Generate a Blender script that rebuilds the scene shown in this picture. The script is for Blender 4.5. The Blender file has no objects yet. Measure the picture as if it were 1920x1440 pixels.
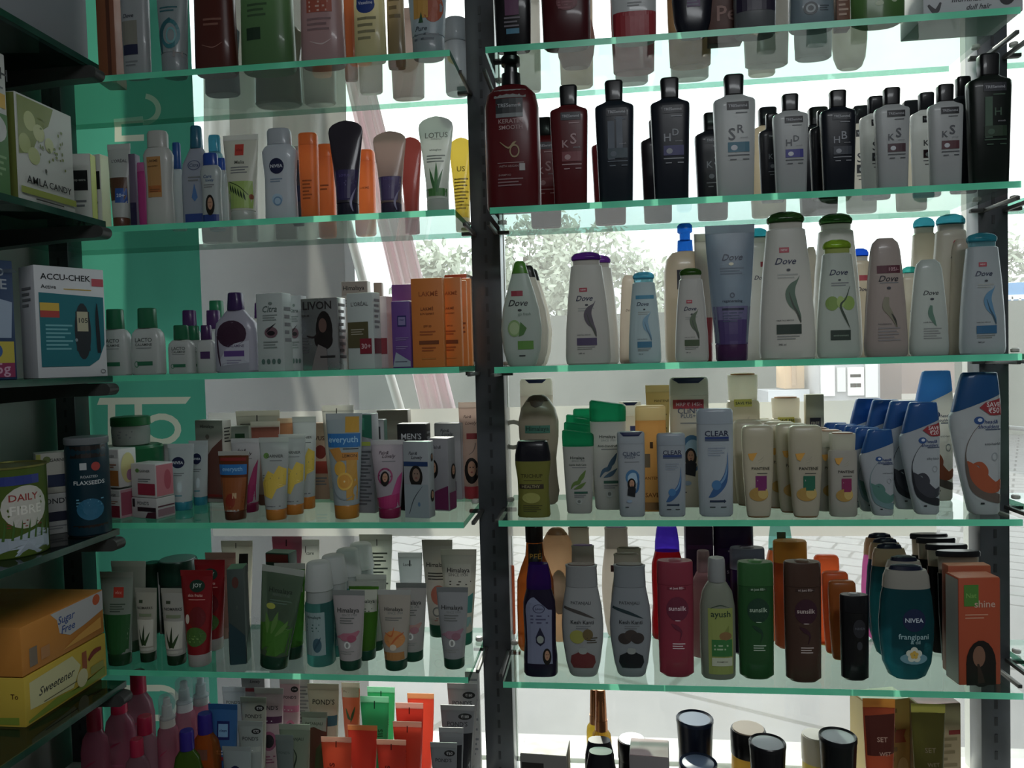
import bpy, bmesh, math, random
from mathutils import Vector, Matrix
random.seed(7)
scene = bpy.context.scene
C = scene.collection

# ------------------------------------------------------------------ camera, world, lights, exposure
F = 1410.0                      # focal length in pixels of a 1920 px wide frame
YAW, PITCH, ROLL = (math.radians(a) for a in (6.589, 1.917, -1.553))
EYE = 1.45                      # eye height above the shop floor
cy, sy, cp, sp = math.cos(YAW), math.sin(YAW), math.cos(PITCH), math.sin(PITCH)
fwd = Vector((-sy*cp, cy*cp, -sp)); rgt = Vector((cy, sy, 0)); upv = rgt.cross(fwd)
cr, sr = math.cos(ROLL), math.sin(ROLL)
cam_r = rgt*cr + upv*sr; cam_u = upv*cr - rgt*sr
cam_data = bpy.data.cameras.new('camera'); cam = bpy.data.objects.new('camera', cam_data); C.objects.link(cam)
cam_data.sensor_width = 36.0; cam_data.sensor_fit = 'HORIZONTAL'; cam_data.lens = F*36.0/1920.0
cam_data.clip_start = 0.02; cam_data.clip_end = 400
m3 = Matrix((cam_r, cam_u, -fwd)).transposed()
cam.matrix_world = Matrix.Translation((0, 0, EYE)) @ m3.to_4x4()
scene.camera = cam

world = bpy.data.worlds.new('overcast_sky'); scene.world = world; world.use_nodes = True
wn = world.node_tree; wn.nodes.clear()
wo = wn.nodes.new('ShaderNodeOutputWorld'); wb = wn.nodes.new('ShaderNodeBackground')
wtc = wn.nodes.new('ShaderNodeTexCoord'); wns = wn.nodes.new('ShaderNodeTexNoise'); wcr = wn.nodes.new('ShaderNodeValToRGB')
wns.inputs['Scale'].default_value = 2.2; wns.inputs['Detail'].default_value = 4
wcr.color_ramp.elements[0].color = (.80, .87, 1, 1); wcr.color_ramp.elements[0].position = .35
wcr.color_ramp.elements[1].color = (1, .98, .95, 1); wcr.color_ramp.elements[1].position = .62
wn.links.new(wtc.outputs['Generated'], wns.inputs['Vector']); wn.links.new(wns.outputs['Fac'], wcr.inputs['Fac'])
wn.links.new(wcr.outputs['Color'], wb.inputs['Color']); wn.links.new(wb.outputs['Background'], wo.inputs['Surface'])
wb.inputs['Strength'].default_value = 3.3

sun_d = bpy.data.lights.new('sun', 'SUN'); sun = bpy.data.objects.new('sun', sun_d); C.objects.link(sun)
sun_d.energy = 5.0; sun_d.angle = math.radians(1.5); sun_d.color = (1, .93, .82)
sun.location = (-.6, 6, 6)
sun.rotation_euler = Vector((-.13, 1, .62)).to_track_quat('Z', 'Y').to_euler()

lamp_d = bpy.data.lights.new('added_fill_light', 'AREA'); lamp = bpy.data.objects.new('added_fill_light', lamp_d); C.objects.link(lamp)  # unseen fill light added to brighten the fronts of the packs
lamp_d.shape = 'RECTANGLE'; lamp_d.size = 1.2; lamp_d.size_y = .3; lamp_d.energy = 23; lamp_d.color = (.93, .97, 1)
lamp.location = (.55, -.75, 2.66)

vs = scene.view_settings
vs.view_transform = 'Standard'; vs.look = 'None'; vs.gamma = 1.0; vs.use_curve_mapping = False; vs.exposure = 0.0
cyc = scene.cycles
cyc.use_denoising = True; cyc.max_bounces = 10; cyc.diffuse_bounces = 4; cyc.glossy_bounces = 4; cyc.transmission_bounces = 6
cyc.transparent_max_bounces = 40; cyc.caustics_reflective = False; cyc.caustics_refractive = False
cyc.sample_clamp_indirect = 4.0; cyc.use_light_tree = True

# ------------------------------------------------------------------ picture -> place
def ray(x, y): return cam_r*((x-960)/F) - cam_u*((y-720)/F) + fwd
def onY(x, y, Y): d = ray(x, y); return d*(Y/d.y)
def onZ(x, y, z): d = ray(x, y); return d*(z/d.z)
def onX(x, y, X): d = ray(x, y); return d*(X/d.x)
def prj(p): p = Vector(p); k = p.dot(fwd); return 960+F*p.dot(cam_r)/k, 720-F*p.dot(cam_u)/k
Y0 = 1.13                                       # front edge of the window shelves
SZ = {'L1': .467, 'R1': .467, 'L2': .2290, 'R2': .2285, 'L3': -.0098, 'R3': -.0118, 'L4': -.2485, 'R4': -.2460,
      'L5': -.4900, 'R5': -.4955, 'D': -.735}     # shelf top heights relative to the eye

# ------------------------------------------------------------------ materials
def lin(h):
    h = h.lstrip('#'); v = [int(h[i:i+2], 16)/255 for i in (0, 2, 4)]
    return tuple(x/12.92 if x <= .04045 else ((x+.055)/1.055)**2.4 for x in v) + (1,)
_m = {}
def M(col, kind='p'):
    key = (col, kind)
    if key in _m: return _m[key]
    m = bpy.data.materials.new('%s_%s' % ({'p': 'plastic', 'q': 'translucent_plastic', 'c': 'card', 'd': 'print', 'g': 'tinted_gel', 'm': 'metallic', 'k': 'clear_plastic', 'f': 'foil'}[kind], col.strip('#')))
    _m[key] = m; m.use_nodes = True; n = m.node_tree; n.nodes.clear(); L = n.links.new
    out = n.nodes.new('ShaderNodeOutputMaterial'); c = lin(col); lu = .3*c[0]+.6*c[1]+.1*c[2]; c = tuple(x*.88+lu*.12 for x in c[:3]) + (1,)
    pb = n.nodes.new('ShaderNodeBsdfPrincipled')
    def mix(a, b, f):
        s = n.nodes.new('ShaderNodeMixShader')
        if isinstance(f, float): s.inputs[0].default_value = f
        else: L(f, s.inputs[0])
        L(a, s.inputs[1]); L(b, s.inputs[2]); return s.outputs[0]
    pb.inputs['Base Color'].default_value = c
    pb.inputs['Coat Weight'].default_value = .25 if kind in 'pqg' else 0; pb.inputs['Coat Roughness'].default_value = .08
    rough = {'p': .32, 'q': .35, 'c': .5, 'd': .42, 'g': .12, 'm': .28, 'k': .08, 'f': .25}[kind]
    # faint unevenness of the surface
    tc = n.nodes.new('ShaderNodeTexCoord'); nz = n.nodes.new('ShaderNodeTexNoise'); nz.inputs['Scale'].default_value = 45
    mr = n.nodes.new('ShaderNodeMapRange'); mr.inputs['To Min'].default_value = rough*.8; mr.inputs['To Max'].default_value = rough*1.25
    L(tc.outputs['Object'], nz.inputs['Vector']); L(nz.outputs['Fac'], mr.inputs['Value']); L(mr.outputs[0], pb.inputs['Roughness'])
    if kind in 'm f'.split(): pb.inputs['Metallic'].default_value = .75
    if kind in 'pq':
        tl = n.nodes.new('ShaderNodeBsdfTranslucent'); tl.inputs['Color'].default_value = tuple(min(1, x**(.5 if kind == 'q' else .85)) for x in c[:3]) + (1,)
        L(mix(pb.outputs[0], tl.outputs[0], .36 if kind == 'p' else .52), out.inputs[0])
    elif kind in 'gk':
        tr = n.nodes.new('ShaderNodeBsdfTransparent'); tr.inputs['Color'].default_value = tuple(min(1, x**.6) for x in c[:3]) + (1,)
        tl = n.nodes.new('ShaderNodeBsdfTranslucent'); tl.inputs['Color'].default_value = c
        a = mix(pb.outputs[0], tl.outputs[0], .6)
        L(mix(tr.outputs[0], a, .55 if kind == 'g' else .22), out.inputs[0])
    else: L(pb.outputs[0], out.inputs[0])
    return m

def tag(o, label=None, cat=None, group=None, kind=None):
    if label: o['label'] = label
    if cat: o['category'] = cat
    if group: o['group'] = group
    if kind: o['kind'] = kind
    return o
def mesh_obj(name, verts, faces, mats, midx=None, parent=None, smooth=35):
    me = bpy.data.meshes.new(name); me.from_pydata([tuple(v) for v in verts], [], faces)
    for m in mats: me.materials.append(m)
    if midx: me.polygons.foreach_set('material_index', midx)
    if smooth:
        me.polygons.foreach_set('use_smooth', [True]*len(me.polygons)); me.set_sharp_from_angle(angle=math.radians(smooth))
    me.update()
    o = bpy.data.objects.new(name, me); C.objects.link(o)
    if parent: o.parent = parent
    return o
def empty(name, loc, rz=0.0, tilt=0.0):
    o = bpy.data.objects.new(name, None); C.objects.link(o); o.location = loc; o.rotation_euler = (0, tilt, rz); o.empty_display_size = .02
    return o
def kids(o): return [c for c in bpy.data.objects if c.parent == o]
def copy_tree(o, parent=None):
    c = o.copy(); C.objects.link(c); c.parent = parent
    for k in kids(o): copy_tree(k, c)
    return c

# ------------------------------------------------------------------ shapes
def loft(name, rows, n, W, D, H, mat, parent, seg=28):
    vs_, fs = [], []
    for r in rows:
        t, fw, fd = r[:3]; cx = r[3] if len(r) > 3 else 0; sh = r[4] if len(r) > 4 else 0; cyy = r[5] if len(r) > 5 else 0
        for k in range(seg):
            a = 2*math.pi*k/seg; c, s = math.cos(a), math.sin(a)
            x = math.copysign(abs(c)**(2/n), c)*fw*W/2 + cx*W/2
            y = math.copysign(abs(s)**(2/n), s)*fd*D/2 + cyy*D/2
            vs_.append((x, y, (t + sh*x/(W/2))*H))
    for i in range(len(rows)-1):
        for k in range(seg):
            k2 = (k+1) % seg; fs.append((i*seg+k, i*seg+k2, (i+1)*seg+k2, (i+1)*seg+k))
    fs.append(tuple(range(seg-1, -1, -1))); b = (len(rows)-1)*seg; fs.append(tuple(range(b, b+seg)))
    return mesh_obj(name, vs_, fs, [mat], None, parent)
def box_verts(x0, x1, y0, y1, z0, z1):
    v = [(x, y, z) for z in (z0, z1) for y in (y0, y1) for x in (x0, x1)]
    return v, [(0, 2, 3, 1), (4, 5, 7, 6), (0, 1, 5, 4), (2, 6, 7, 3), (0, 4, 6, 2), (1, 3, 7, 5)]
def box(name, x0, x1, y0, y1, z0, z1, mat, parent=None, bev=0.0):
    v, f = box_verts(x0, x1, y0, y1, z0, z1)
    if bev:
        bm = bmesh.new(); bv = [bm.verts.new(p) for p in v]; [bm.faces.new([bv[i] for i in q]) for q in f]
        bmesh.ops.bevel(bm, geom=bm.edges[:], offset=bev, segments=2, profile=.5, affect='EDGES')
        me = bpy.data.meshes.new(name); bm.to_mesh(me); bm.free(); me.materials.append(mat)
        me.polygons.foreach_set('use_smooth', [True]*len(me.polygons)); me.set_sharp_from_angle(angle=math.radians(40))
        o = bpy.data.objects.new(name, me); C.objects.link(o)
        if parent: o.parent = parent
        return o
    return mesh_obj(name, v, f, [mat], None, parent, 0)
_txt = {}
def text_mesh(s, shear=0.0):
    if (s, shear) in _txt: return _txt[(s, shear)]
    cu = bpy.data.curves.new('lettering', 'FONT'); cu.body = s; cu.shear = shear; cu.align_x = 'CENTER'; cu.resolution_u = 2; cu.offset = .012
    o = bpy.data.objects.new('lettering', cu); C.objects.link(o)
    dg = bpy.context.evaluated_depsgraph_get(); me = o.evaluated_get(dg).to_mesh()
    V = [(v.co.x, v.co.y) for v in me.vertices]; P = [tuple(p.vertices) for p in me.polygons]
    o.evaluated_get(dg).to_mesh_clear(); bpy.data.objects.remove(o); bpy.data.curves.remove(cu)
    if not V: V, P = [(0, 0), (1, 0), (1, 1)], [(0, 1, 2)]
    x0, x1 = min(v[0] for v in V), max(v[0] for v in V); y0, y1 = min(v[1] for v in V), max(v[1] for v in V)
    w = max(x1-x0, 1e-6); V = [((v[0]-(x0+x1)/2)/w, (v[1]-(y0+y1)/2)/w) for v in V]
    _txt[(s, shear)] = (V, P); return V, P

class Art:
    """collects printed shapes laid on a surface; pos(u,t,off) gives the point on that surface"""
    def __init__(s, pos, W, H, flip=False): s.pos, s.W, s.H, s.V, s.Fc, s.I, s.mats, s.off, s.flip = pos, W, H, [], [], [], [], .0005, flip
    def add(s, pts, faces, col):
        m = M(col, 'd') if isinstance(col, str) else col
        if m not in s.mats: s.mats.append(m)
        b = len(s.V); s.V += [s.pos(u, t, s.off) for u, t in pts]
        for f in faces: s.Fc.append(tuple(b+i for i in f)); s.I.append(s.mats.index(m))
    def run(s, ops):
        for op in ops:
            k = op[0]; s.off += .00007
            if k == 'R':
                _, u0, t0, u1, t1, c = op; nx, nz = max(1, int(abs(u1-u0)*5)), max(1, min(10, int(abs(t1-t0)*12)))
                s.add([(u0+(u1-u0)*i/nx, t0+(t1-t0)*j/nz) for j in range(nz+1) for i in range(nx+1)],
                      [(j*(nx+1)+i, j*(nx+1)+i+1, (j+1)*(nx+1)+i+1, (j+1)*(nx+1)+i) for j in range(nz) for i in range(nx)], c)
            elif k in 'EO':
                u, t, ru, rt = op[1:5]; c = op[-1]; n = 18; ins = op[5] if k == 'O' else 0.0
                rings = [1, .55] if k == 'E' else [1, ins]
                pts = [(u+ru*r*math.cos(2*math.pi*i/n), t+rt*r*math.sin(2*math.pi*i/n)) for r in rings for i in range(n)]
                fc = [(i, (i+1) % n, n+(i+1) % n, n+i) for i in range(n)]
                if k == 'E': pts.append((u, t)); fc += [(n+i, n+(i+1) % n, 2*n) for i in range(n)]
                s.add(pts, fc, c)
            elif k == 'S':
                P0 = op[1]; P = []; pts = []
                for i in range(len(P0)-1):
                    a, b, c_, d = P0[max(0, i-1)], P0[i], P0[i+1], P0[min(len(P0)-1, i+2)]
                    for k_ in range(4):
                        t_ = k_/4; P.append(tuple(.5*((2*b[j])+(c_[j]-a[j])*t_+(2*a[j]-5*b[j]+4*c_[j]-d[j])*t_*t_+(3*b[j]-a[j]-3*c_[j]+d[j])*t_**3) for j in range(3)))
                P.append(P0[-1])
                for i, p in enumerate(P):
                    a, b = P[max(0, i-1)], P[min(len(P)-1, i+1)]
                    dx, dz = (b[0]-a[0])*s.W/2, (b[1]-a[1])*s.H; l = math.hypot(dx, dz) or 1; w = p[2]*s.W/2
                    pts += [(p[0]-dz/l*w/(s.W/2), p[1]+dx/l*w/s.H), (p[0]+dz/l*w/(s.W/2), p[1]-dx/l*w/s.H)]
                if max(p[2] for p in P) > .07:
                    pts = [tuple(pts[2*i][j]*(1-q/6)+pts[2*i+1][j]*q/6 for j in (0, 1)) for i in range(len(P)) for q in range(7)]
                    s.add(pts, [(7*i+q, 7*i+q+1, 7*i+q+8, 7*i+q+7) for i in range(len(P)-1) for q in range(6)], op[2])
                else: s.add(pts, [(2*i, 2*i+1, 2*i+3, 2*i+2) for i in range(len(P)-1)], op[2])
            elif k == 'P':
                P = op[1]
                if len(P) == 4:
                    a, b, c_, d = P; g = 8; bl = lambda i, j: tuple(((a[k_]*(1-i/g)+b[k_]*i/g)*(1-j/g)+(d[k_]*(1-i/g)+c_[k_]*i/g)*j/g) for k_ in (0, 1))
                    s.add([bl(i, j) for j in range(g+1) for i in range(g+1)], [(j*(g+1)+i, j*(g+1)+i+1, (j+1)*(g+1)+i+1, (j+1)*(g+1)+i) for j in range(g) for i in range(g)], op[2]); continue
                P = [tuple(P[i][k_]*(1-q/3)+P[(i+1) % len(P)][k_]*q/3 for k_ in (0, 1)) for i in range(len(P)) for q in range(3)]
                n = len(P); cu, ct = sum(p[0] for p in P)/n, sum(p[1] for p in P)/n
                pts = [(p[0]*r_+cu*(1-r_), p[1]*r_+ct*(1-r_)) for r_ in (1, .75, .5, .25) for p in P] + [(cu, ct)]
                s.add(pts, [(r_*n+i, r_*n+(i+1) % n, (r_+1)*n+(i+1) % n, (r_+1)*n+i) for r_ in range(3) for i in range(n)] + [(3*n+i, 3*n+(i+1) % n, 4*n) for i in range(n)], op[2])
            elif k in 'TV':                    # T: line of text; V: text that runs up the surface
                _, tx, u, t, wu, c = op[:6]; V, P = text_mesh(tx, op[6] if len(op) > 6 else 0.0); wm = wu*s.W/2
                if k == 'T': s.add([(u+x*wm/(s.W/2), t+y*wm/s.H) for x, y in V], P, c)
                else: s.add([(u-y*wm/(s.W/2), t+x*wm/s.H) for x, y in V], P, c)
            elif k == 'L':
                _, u0, u1, t, dt, n, c = op
                for i in range(n):
                    e = u1 - (u1-u0)*(.0, .18, .07, .3)[i % 4]; h = dt*.22
                    s.add([(u0, t-i*dt-h), ((u0+e)/2, t-i*dt-h), (e, t-i*dt-h), (u0, t-i*dt+h), ((u0+e)/2, t-i*dt+h), (e, t-i*dt+h)], [(0, 1, 4, 3), (1, 2, 5, 4)], c)
    def build(s, parent, name='label_print'):
        if s.V:
            return mesh_obj(name, s.V, [f[::-1] for f in s.Fc] if s.flip else s.Fc, s.mats, s.I, parent, 0)
def face(u, t, ru, rt, hair='#17120f', skin='#b98a6c'):
    return [('E', u, t-rt*.25, ru*1.25, rt*1.35, hair), ('E', u+ru*.05, t-.05*rt, ru*.72, rt*.8, skin),
            ('E', u-ru*.22, t+rt*.1, ru*.12, rt*.07, '#241a16'), ('E', u+ru*.3, t+rt*.1, ru*.12, rt*.07, '#241a16'), ('E', u+ru*.05, t-rt*.4, ru*.2, rt*.08, '#8c3a3a')]

# ------------------------------------------------------------------ kinds of packs: sections (part, colour slot, rows, roundness)
K = {
 'taper': (.50, [('body', 0, [(0,.88,.84),(.012,.96,.95),(.06,1,1),(.3,.96,1),(.6,.84,.9),(.84,.70,.76),(.875,.68,.72),(.885,.60,.62)], 2.6),
                 ('neck', 2, [(.883,.585,.6),(.935,.60,.64)], 2.4), ('cap', 1, [(.925,.62,.7),(.94,.66,.74),(.96,.655,.72),(.985,.54,.56),(1,.28,.3)], 2.4)]),
 'inv': (.50, [('cap', 1, [(0,.62,.62),(.008,.68,.7),(.055,.70,.72)], 2.4),
               ('body', 0, [(.001,.9,.84),(.02,.97,.96),(.1,1,1),(.4,.92,.95),(.75,.76,.8),(.9,.67,.7),(.96,.58,.6),(1,.36,.3)], 2.4)]),
 'tres': (.46, [('body', 0, [(0,.80,.8),(.015,.86,.9),(.4,.93,1),(.74,1,1),(.785,.995,.96),(.80,.93,.86),(.82,.62,.66),(.835,.44,.6)], 3.4),
                ('cap', 1, [(.83,.40,.58),(.84,.44,.68),(.985,.47,.70),(.997,.43,.66),(1,.40,.62)], 4)]),
 'strt': (.46, [('body', 0, [(0,.80,.8),(.02,.92,.94),(.25,.95,1),(.6,.99,1),(.86,1,1)], 2.6),
                ('cap', 1, [(.862,1,1),(.97,1,.98),(.99,.96,.92),(1,.88,.8)], 2.6)]),
 'sun': (.52, [('body', 0, [(0,.70,.7),(.03,.96,.94),(.3,.98,1),(.60,1,1),(.80,1,1)], 2.3),
               ('cap', 1, [(.803,1.01,1.01),(.985,1,1),(1,.94,.92)], 2.3), ('dimple', 2, [(.93,.36,.9),(.99,.5,.96),(1.008,.34,.6)], 2.5)]),
 'pcond': (.48, [('cap', 1, [(0,.62,.64),(.01,.70,.74),(.045,.72,.76)], 2.6),
                 ('body', 0, [(.02,.72,.76),(.12,.80,.86),(.5,.94,1),(.88,1,1),(.965,.97,.9),(.99,.86,.7),(1,.7,.5)], 3)]),
 'pshamp': (.55, [('body', 0, [(0,.86,.86),(.02,.97,.97),(.3,1,1),(.76,1,1),(.785,.94,.92),(.79,.86,.84)], 2.6),
                  ('neck', 2, [(.788,.86,.84),(.96,.92,.9),(.985,.9,.88)], 2.6), ('cap', 1, [(.972,.70,.74),(.995,.74,.78),(1,.60,.6)], 2.3)]),
 'hs': (.40, [('body', 0, [(0,.50,.7,.36),(.02,.60,.84,.34),(.2,.72,.95,.24),(.45,.88,1,.1),(.62,.97,1,.02),(.74,.98,1,.02,.05),(.78,.92,1,.05,.07)], 2.5),
              ('cap', 1, [(.782,.92,1,.05,.07),(.86,.84,.95,.10,.05),(.96,.72,.85,.18,.01),(.99,.68,.76,.2,.005),(1,.6,.6,.2)], 2.5)]),
 'him': (.46, [('body', 0, [(0,.72,.76),(.02,.80,.9),(.3,.88,1),(.6,.95,1),(.80,1,1,0,.0)], 2.8),
               ('cap', 1, [(.805,1,1,0,0),(.90,1.02,1,0,-.01),(.96,1.0,.96,0,-.025),(.975,.9,.8,0,-.025)], 2.8)]),
 'pat': (.48, [('body', 0, [(0,.58,.66),(.02,.68,.8),(.12,.82,.92),(.32,.97,1),(.45,1,1),(.62,.94,.96),(.78,.78,.85),(.8,.76,.83)], 2.4),
               ('cap', 1, [(.803,.77,.84),(.96,.74,.8),(.985,.77,.82),(.99,.70,.7)], 2.4), ('cap_insert', 2, [(.984,.66,.64),(.996,.64,.6)], 2.2)]),
 'lacto': (.50, [('body', 0, [(0,.93,.9),(.02,1,1),(.52,1,1),(.62,.93,.92),(.68,.74,.72),(.705,.5,.56),(.72,.38,.5)], 3.6),
                 ('cap', 1, [(.70,.56,.95),(.71,.58,.98),(.985,.54,.94),(1,.49,.84)], 2.2)]),
 'cala': (.46, [('body', 0, [(0,.93,.9),(.02,1,1),(.5,1,1),(.62,.92,.9),(.70,.66,.66),(.78,.40,.5),(.80,.34,.46)], 3.2),
                ('cap', 1, [(.775,.37,.72),(.79,.39,.76),(.985,.33,.66),(1,.29,.56)], 2.2)]),
 'tear': (.42, [('body', 0, [(0,.60,.7),(.02,.70,.86),(.15,.90,.98),(.35,1,1),(.55,.88,.95),(.74,.62,.8),(.88,.40,.62)], 2.4),
                ('cap', 1, [(.882,.41,.64),(.93,.34,.58),(.98,.27,.5),(1,.18,.34)], 2.4)]),
 'tube': (.62, [('cap', 1, [(0,.60,.94),(.012,.64,1),(.12,.66,1.02),(.13,.62,.98)], 2),
                ('body', 0, [(.131,.66,1),(.2,.69,1.0),(.5,.84,.72),(.8,.96,.32),(.94,1,.08)], 2.1), ('crimp', 2, [(.938,1,.07),(1,1.01,.05)], 6)]),
 'fan': (.60, [('cap', 1, [(0,.58,.94),(.012,.62,1),(.13,.62,1.0),(.14,.58,.9)], 2),
               ('body', 0, [(.14,.61,.98),(.3,.64,.9),(.55,.78,.6),(.8,.95,.2),(.88,1,.1),(.93,.94,.07),(.965,.74,.06),(.99,.4,.05),(1,.1,.04)], 2.2)]),
 'nivl': (.52, [('body', 0, [(0,.84,.86),(.02,.92,.96),(.2,.9,.95),(.45,.87,.92),(.65,.96,1),(.75,1,1),(.80,.86,.84),(.83,.66,.7)], 2.6),
                ('cap', 1, [(.825,.68,.84),(.97,.68,.84),(1,.60,.7)], 2.4)]),
 'shower': (.46, [('body', 0, [(0,.48,.6),(.03,.68,.84),(.14,.88,.95),(.35,.98,1),(.5,1,1),(.72,.92,.95),(.80,.84,.9)], 2.3),
                  ('cap', 1, [(.80,.86,.92),(.90,.82,.86),(.955,.72,.74)], 2.3), ('cap_insert', 2, [(.95,.64,.6),(.985,.56,.5),(1,.3,.25)], 2)]),
 'foam': (1.0, [('body', 0, [(0,.88,.88),(.02,.97,.97),(.30,.98,.98),(.58,1,1),(.62,.93,.93)], 2), ('collar', 2, [(.62,.88,.88),(.74,.88,.88)], 2),
                ('cap', 1, [(.735,.96,.96),(.745,.97,.97),(.97,.80,.80),(.99,.76,.76),(1,.66,.66)], 2)]),
 'round': (.56, [('body', 0, [(0,.86,.86),(.02,.96,.96),(.3,1,1),(.6,.98,1),(.72,.84,.9),(.79,.56,.66),(.81,.46,.56)], 2.3),
                 ('cap', 1, [(.805,.50,.74),(.82,.51,.76),(.985,.47,.70),(1,.42,.62)], 2)]),
 'jar': (1.0, [('body', 0, [(0,.86,.86),(.03,.94,.94),(.5,.97,.97),(.70,.95,.95)], 2), ('lid', 1, [(.69,.98,.98),(.70,1,1),(.97,1,1),(1,.95,.95)], 2),
               ('lid_disc', 2, [(.995,.90,.90),(1.012,.88,.88)], 2)]),
 'sjar': (1.0, [('body', 0, [(0,.92,.92),(.02,1,1),(.86,1,1),(.90,.96,.96),(.93,.94,.94)], 2), ('lid', 1, [(.93,.99,.99),(.94,1.01,1.01),(.99,1.01,1.01),(1,.97,.97)], 2)]),
 'tin': (1.0, [('body', 0, [(0,.98,.98),(.01,1,1),(.975,1,1),(.98,.98,.98)], 2), ('rim', 1, [(0.978,1.02,1.02),(1,1.02,1.02),(1,.96,.96),(.985,.94,.94)], 2)]),
 'bjar': (1.0, [('body', 0, [(0,.97,.97),(.02,1,1),(.4,.93,.93),(.6,.91,.91),(.85,.97,.97),(.955,1,1)], 2), ('lid', 1, [(.955,1.02,1.02),(.99,1.02,1.02),(1,.98,.98),(.985,.90,.90),(.972,.5,.5)], 2), ('lid_disc', 2, [(.974,.3,.3),(.982,.86,.86),(.985,.84,.84)], 2)]),  # pale disc on this lid stands for the sky reflected in it
 'blk': (.55, [('body', 0, [(0,.7,.8),(.02,.8,.9),(.4,.92,1),(.80,.98,1)], 2.3), ('neck', 2, [(.80,.93,.95),(.95,.97,1)], 2.3),
               ('cap', 1, [(.95,1.06,1.14),(.985,1.08,1.16),(1,1.02,1.06)], 2)]),
 'pump': (.62, [('body', 0, [(0,.92,.92),(.02,.98,.98),(.4,1,1),(.66,.98,.98),(.74,.88,.9),(.79,.62,.66),(.80,.36,.5)], 2.8),
                ('collar', 1, [(.80,.36,.56),(.88,.34,.54)], 2), ('pump_head', 1, [(.88,.24,.36),(.93,.24,.36),(.94,.34,.5),(.985,.34,.5),(1,.26,.4)], 2.4)]),
 'oval': (.55, [('body', 0, [(0,.72,.8),(.02,.84,.92),(.12,.94,1),(.25,.86,.96),(.42,.82,.95),(.62,.96,1),(.76,.98,.95),(.88,.84,.8),(.96,.56,.5),(1,.25,.2)], 2.2),
                ('cap', 1, [(.945,.60,.62),(.985,.44,.45),(1.004,.26,.24)], 2.2)]),
 'tri': (.52, [('body', 0, [(0,.86,.9),(.02,.92,.98),(.3,.86,.96),(.5,.88,.96),(.7,.99,1),(.78,.98,1)], 2.8),
               ('cap', 1, [(.74,.99,1.01),(.82,.98,1.01),(.93,.90,.92),(.985,.84,.8),(1,.76,.66)], 2.8)]),
 'liv': (.56, [('body', 0, [(0,.92,.94),(.02,1,1),(.16,1,1),(.3,.92,.96),(.55,.96,1),(.66,.94,.96),(.76,.76,.8),(.78,.72,.76)], 2.8),
               ('cap', 1, [(.78,.74,.8),(.86,.72,.78),(.97,.62,.68),(1,.56,.6)], 2.8)]),
 'honey': (.9, [('body', 0, [(0,.9,.9),(.03,1,1),(.35,1,1),(.55,.96,.96),(.66,.74,.74),(.75,.50,.50),(.87,.42,.42)], 2.2),
                ('cap', 1, [(.865,.46,.46),(.99,.47,.47),(1,.42,.42)], 2)]),
 'spray': (1.0, [('body', 0, [(0,.90,.90),(.02,1,1),(.60,1,1),(.66,.93,.93),(.70,.72,.72)], 2), ('collar', 1, [(.695,.74,.74),(.79,.70,.70),(.80,.56,.56)], 2),
                 ('nozzle', 1, [(.80,.50,.50),(.90,.46,.46),(.905,.34,.34),(.965,.32,.32),(.975,.24,.24)], 2), ('clear_cap', 2, [(.775,.80,.80),(.97,.76,.76),(.995,.66,.66),(1,.5,.5)], 2)]),
 'rose': (.62, [('body', 0, [(0,.92,.92),(.02,1,1),(.55,1,1),(.68,.84,.88),(.76,.5,.6),(.78,.42,.56)], 2.4), ('cap', 1, [(.775,.50,.78),(.98,.48,.76),(1,.43,.66)], 2)]),
 'gold': (1.0, [('body', 0, [(0,.92,.92),(.02,1,1),(.46,1,1),(.53,.93,.93),(.58,.6,.6)], 2), ('collar', 1, [(.575,.66,.66),(.68,.64,.64)], 2),
                ('cap', 2, [(.68,.60,.60),(.985,.50,.50),(1,.44,.44)], 2)]),
 'tcap': (.8, [('body', 0, [(0,.9,.9),(.03,1,1),(.70,1,1),(.78,.96,.96)], 2.4), ('cap', 1, [(.78,.98,.98),(.95,.80,.80),(1,.74,.74)], 2.3)]),
}
NAMES = {}
def front_pos(rows, n, W, D, H):
    def pos(u, t, off):
        a = rows[0]; b = rows[-1]
        for i in range(len(rows)-1):
            if rows[i][0] <= t <= rows[i+1][0]: a, b = rows[i], rows[i+1]; break
        else:
            if t < rows[0][0]: b = a
            else: a = b
        k = (t-a[0])/(b[0]-a[0]) if b[0] > a[0] else 0
        fw = a[1]+(b[1]-a[1])*k; fd = a[2]+(b[2]-a[2])*k
        ca = a[3] if len(a) > 3 else 0; cb = b[3] if len(b) > 3 else 0; cx = ca+(cb-ca)*k
        xr = max(-.965, min(.965, (u-cx)/max(fw, .01))); x = (xr*fw+cx)*W/2
        y = -fd*D/2*(1-abs(xr)**n)**(1/n) - off
        return (x, y, t*H)
    return pos
LOG = []
def spot(cx, w, top, b, shelf, ratio):
    z0 = SZ.get(shelf, shelf if isinstance(shelf, float) else 0)
    Yf = onZ(cx, b, z0).y if b > 2 else Y0 + b
    Yf = max(Yf, Y0+.004)
    P = onY(cx, b if b > 2 else 600, Yf); zf = P.dot(fwd); Wd = w*zf/F/(.993+.115*P.dot(cam_r)/zf)/(1+.25*abs(P.x/P.y)**2*min(1, ratio)); Dp = Wd*ratio
    Yf = min(Yf, Y0+.212-Dp)
    Yc = Yf + Dp/2
    zt = onY(cx, top, Yc).z; H = zt - z0
    ymid = (max(top, 0) + prj((onY(cx, 500, Yc).x, Yc, z0))[1])/2
    X = onY(cx, ymid, Yc).x
    return X, Yc, z0+EYE, Wd, Dp, H
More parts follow.
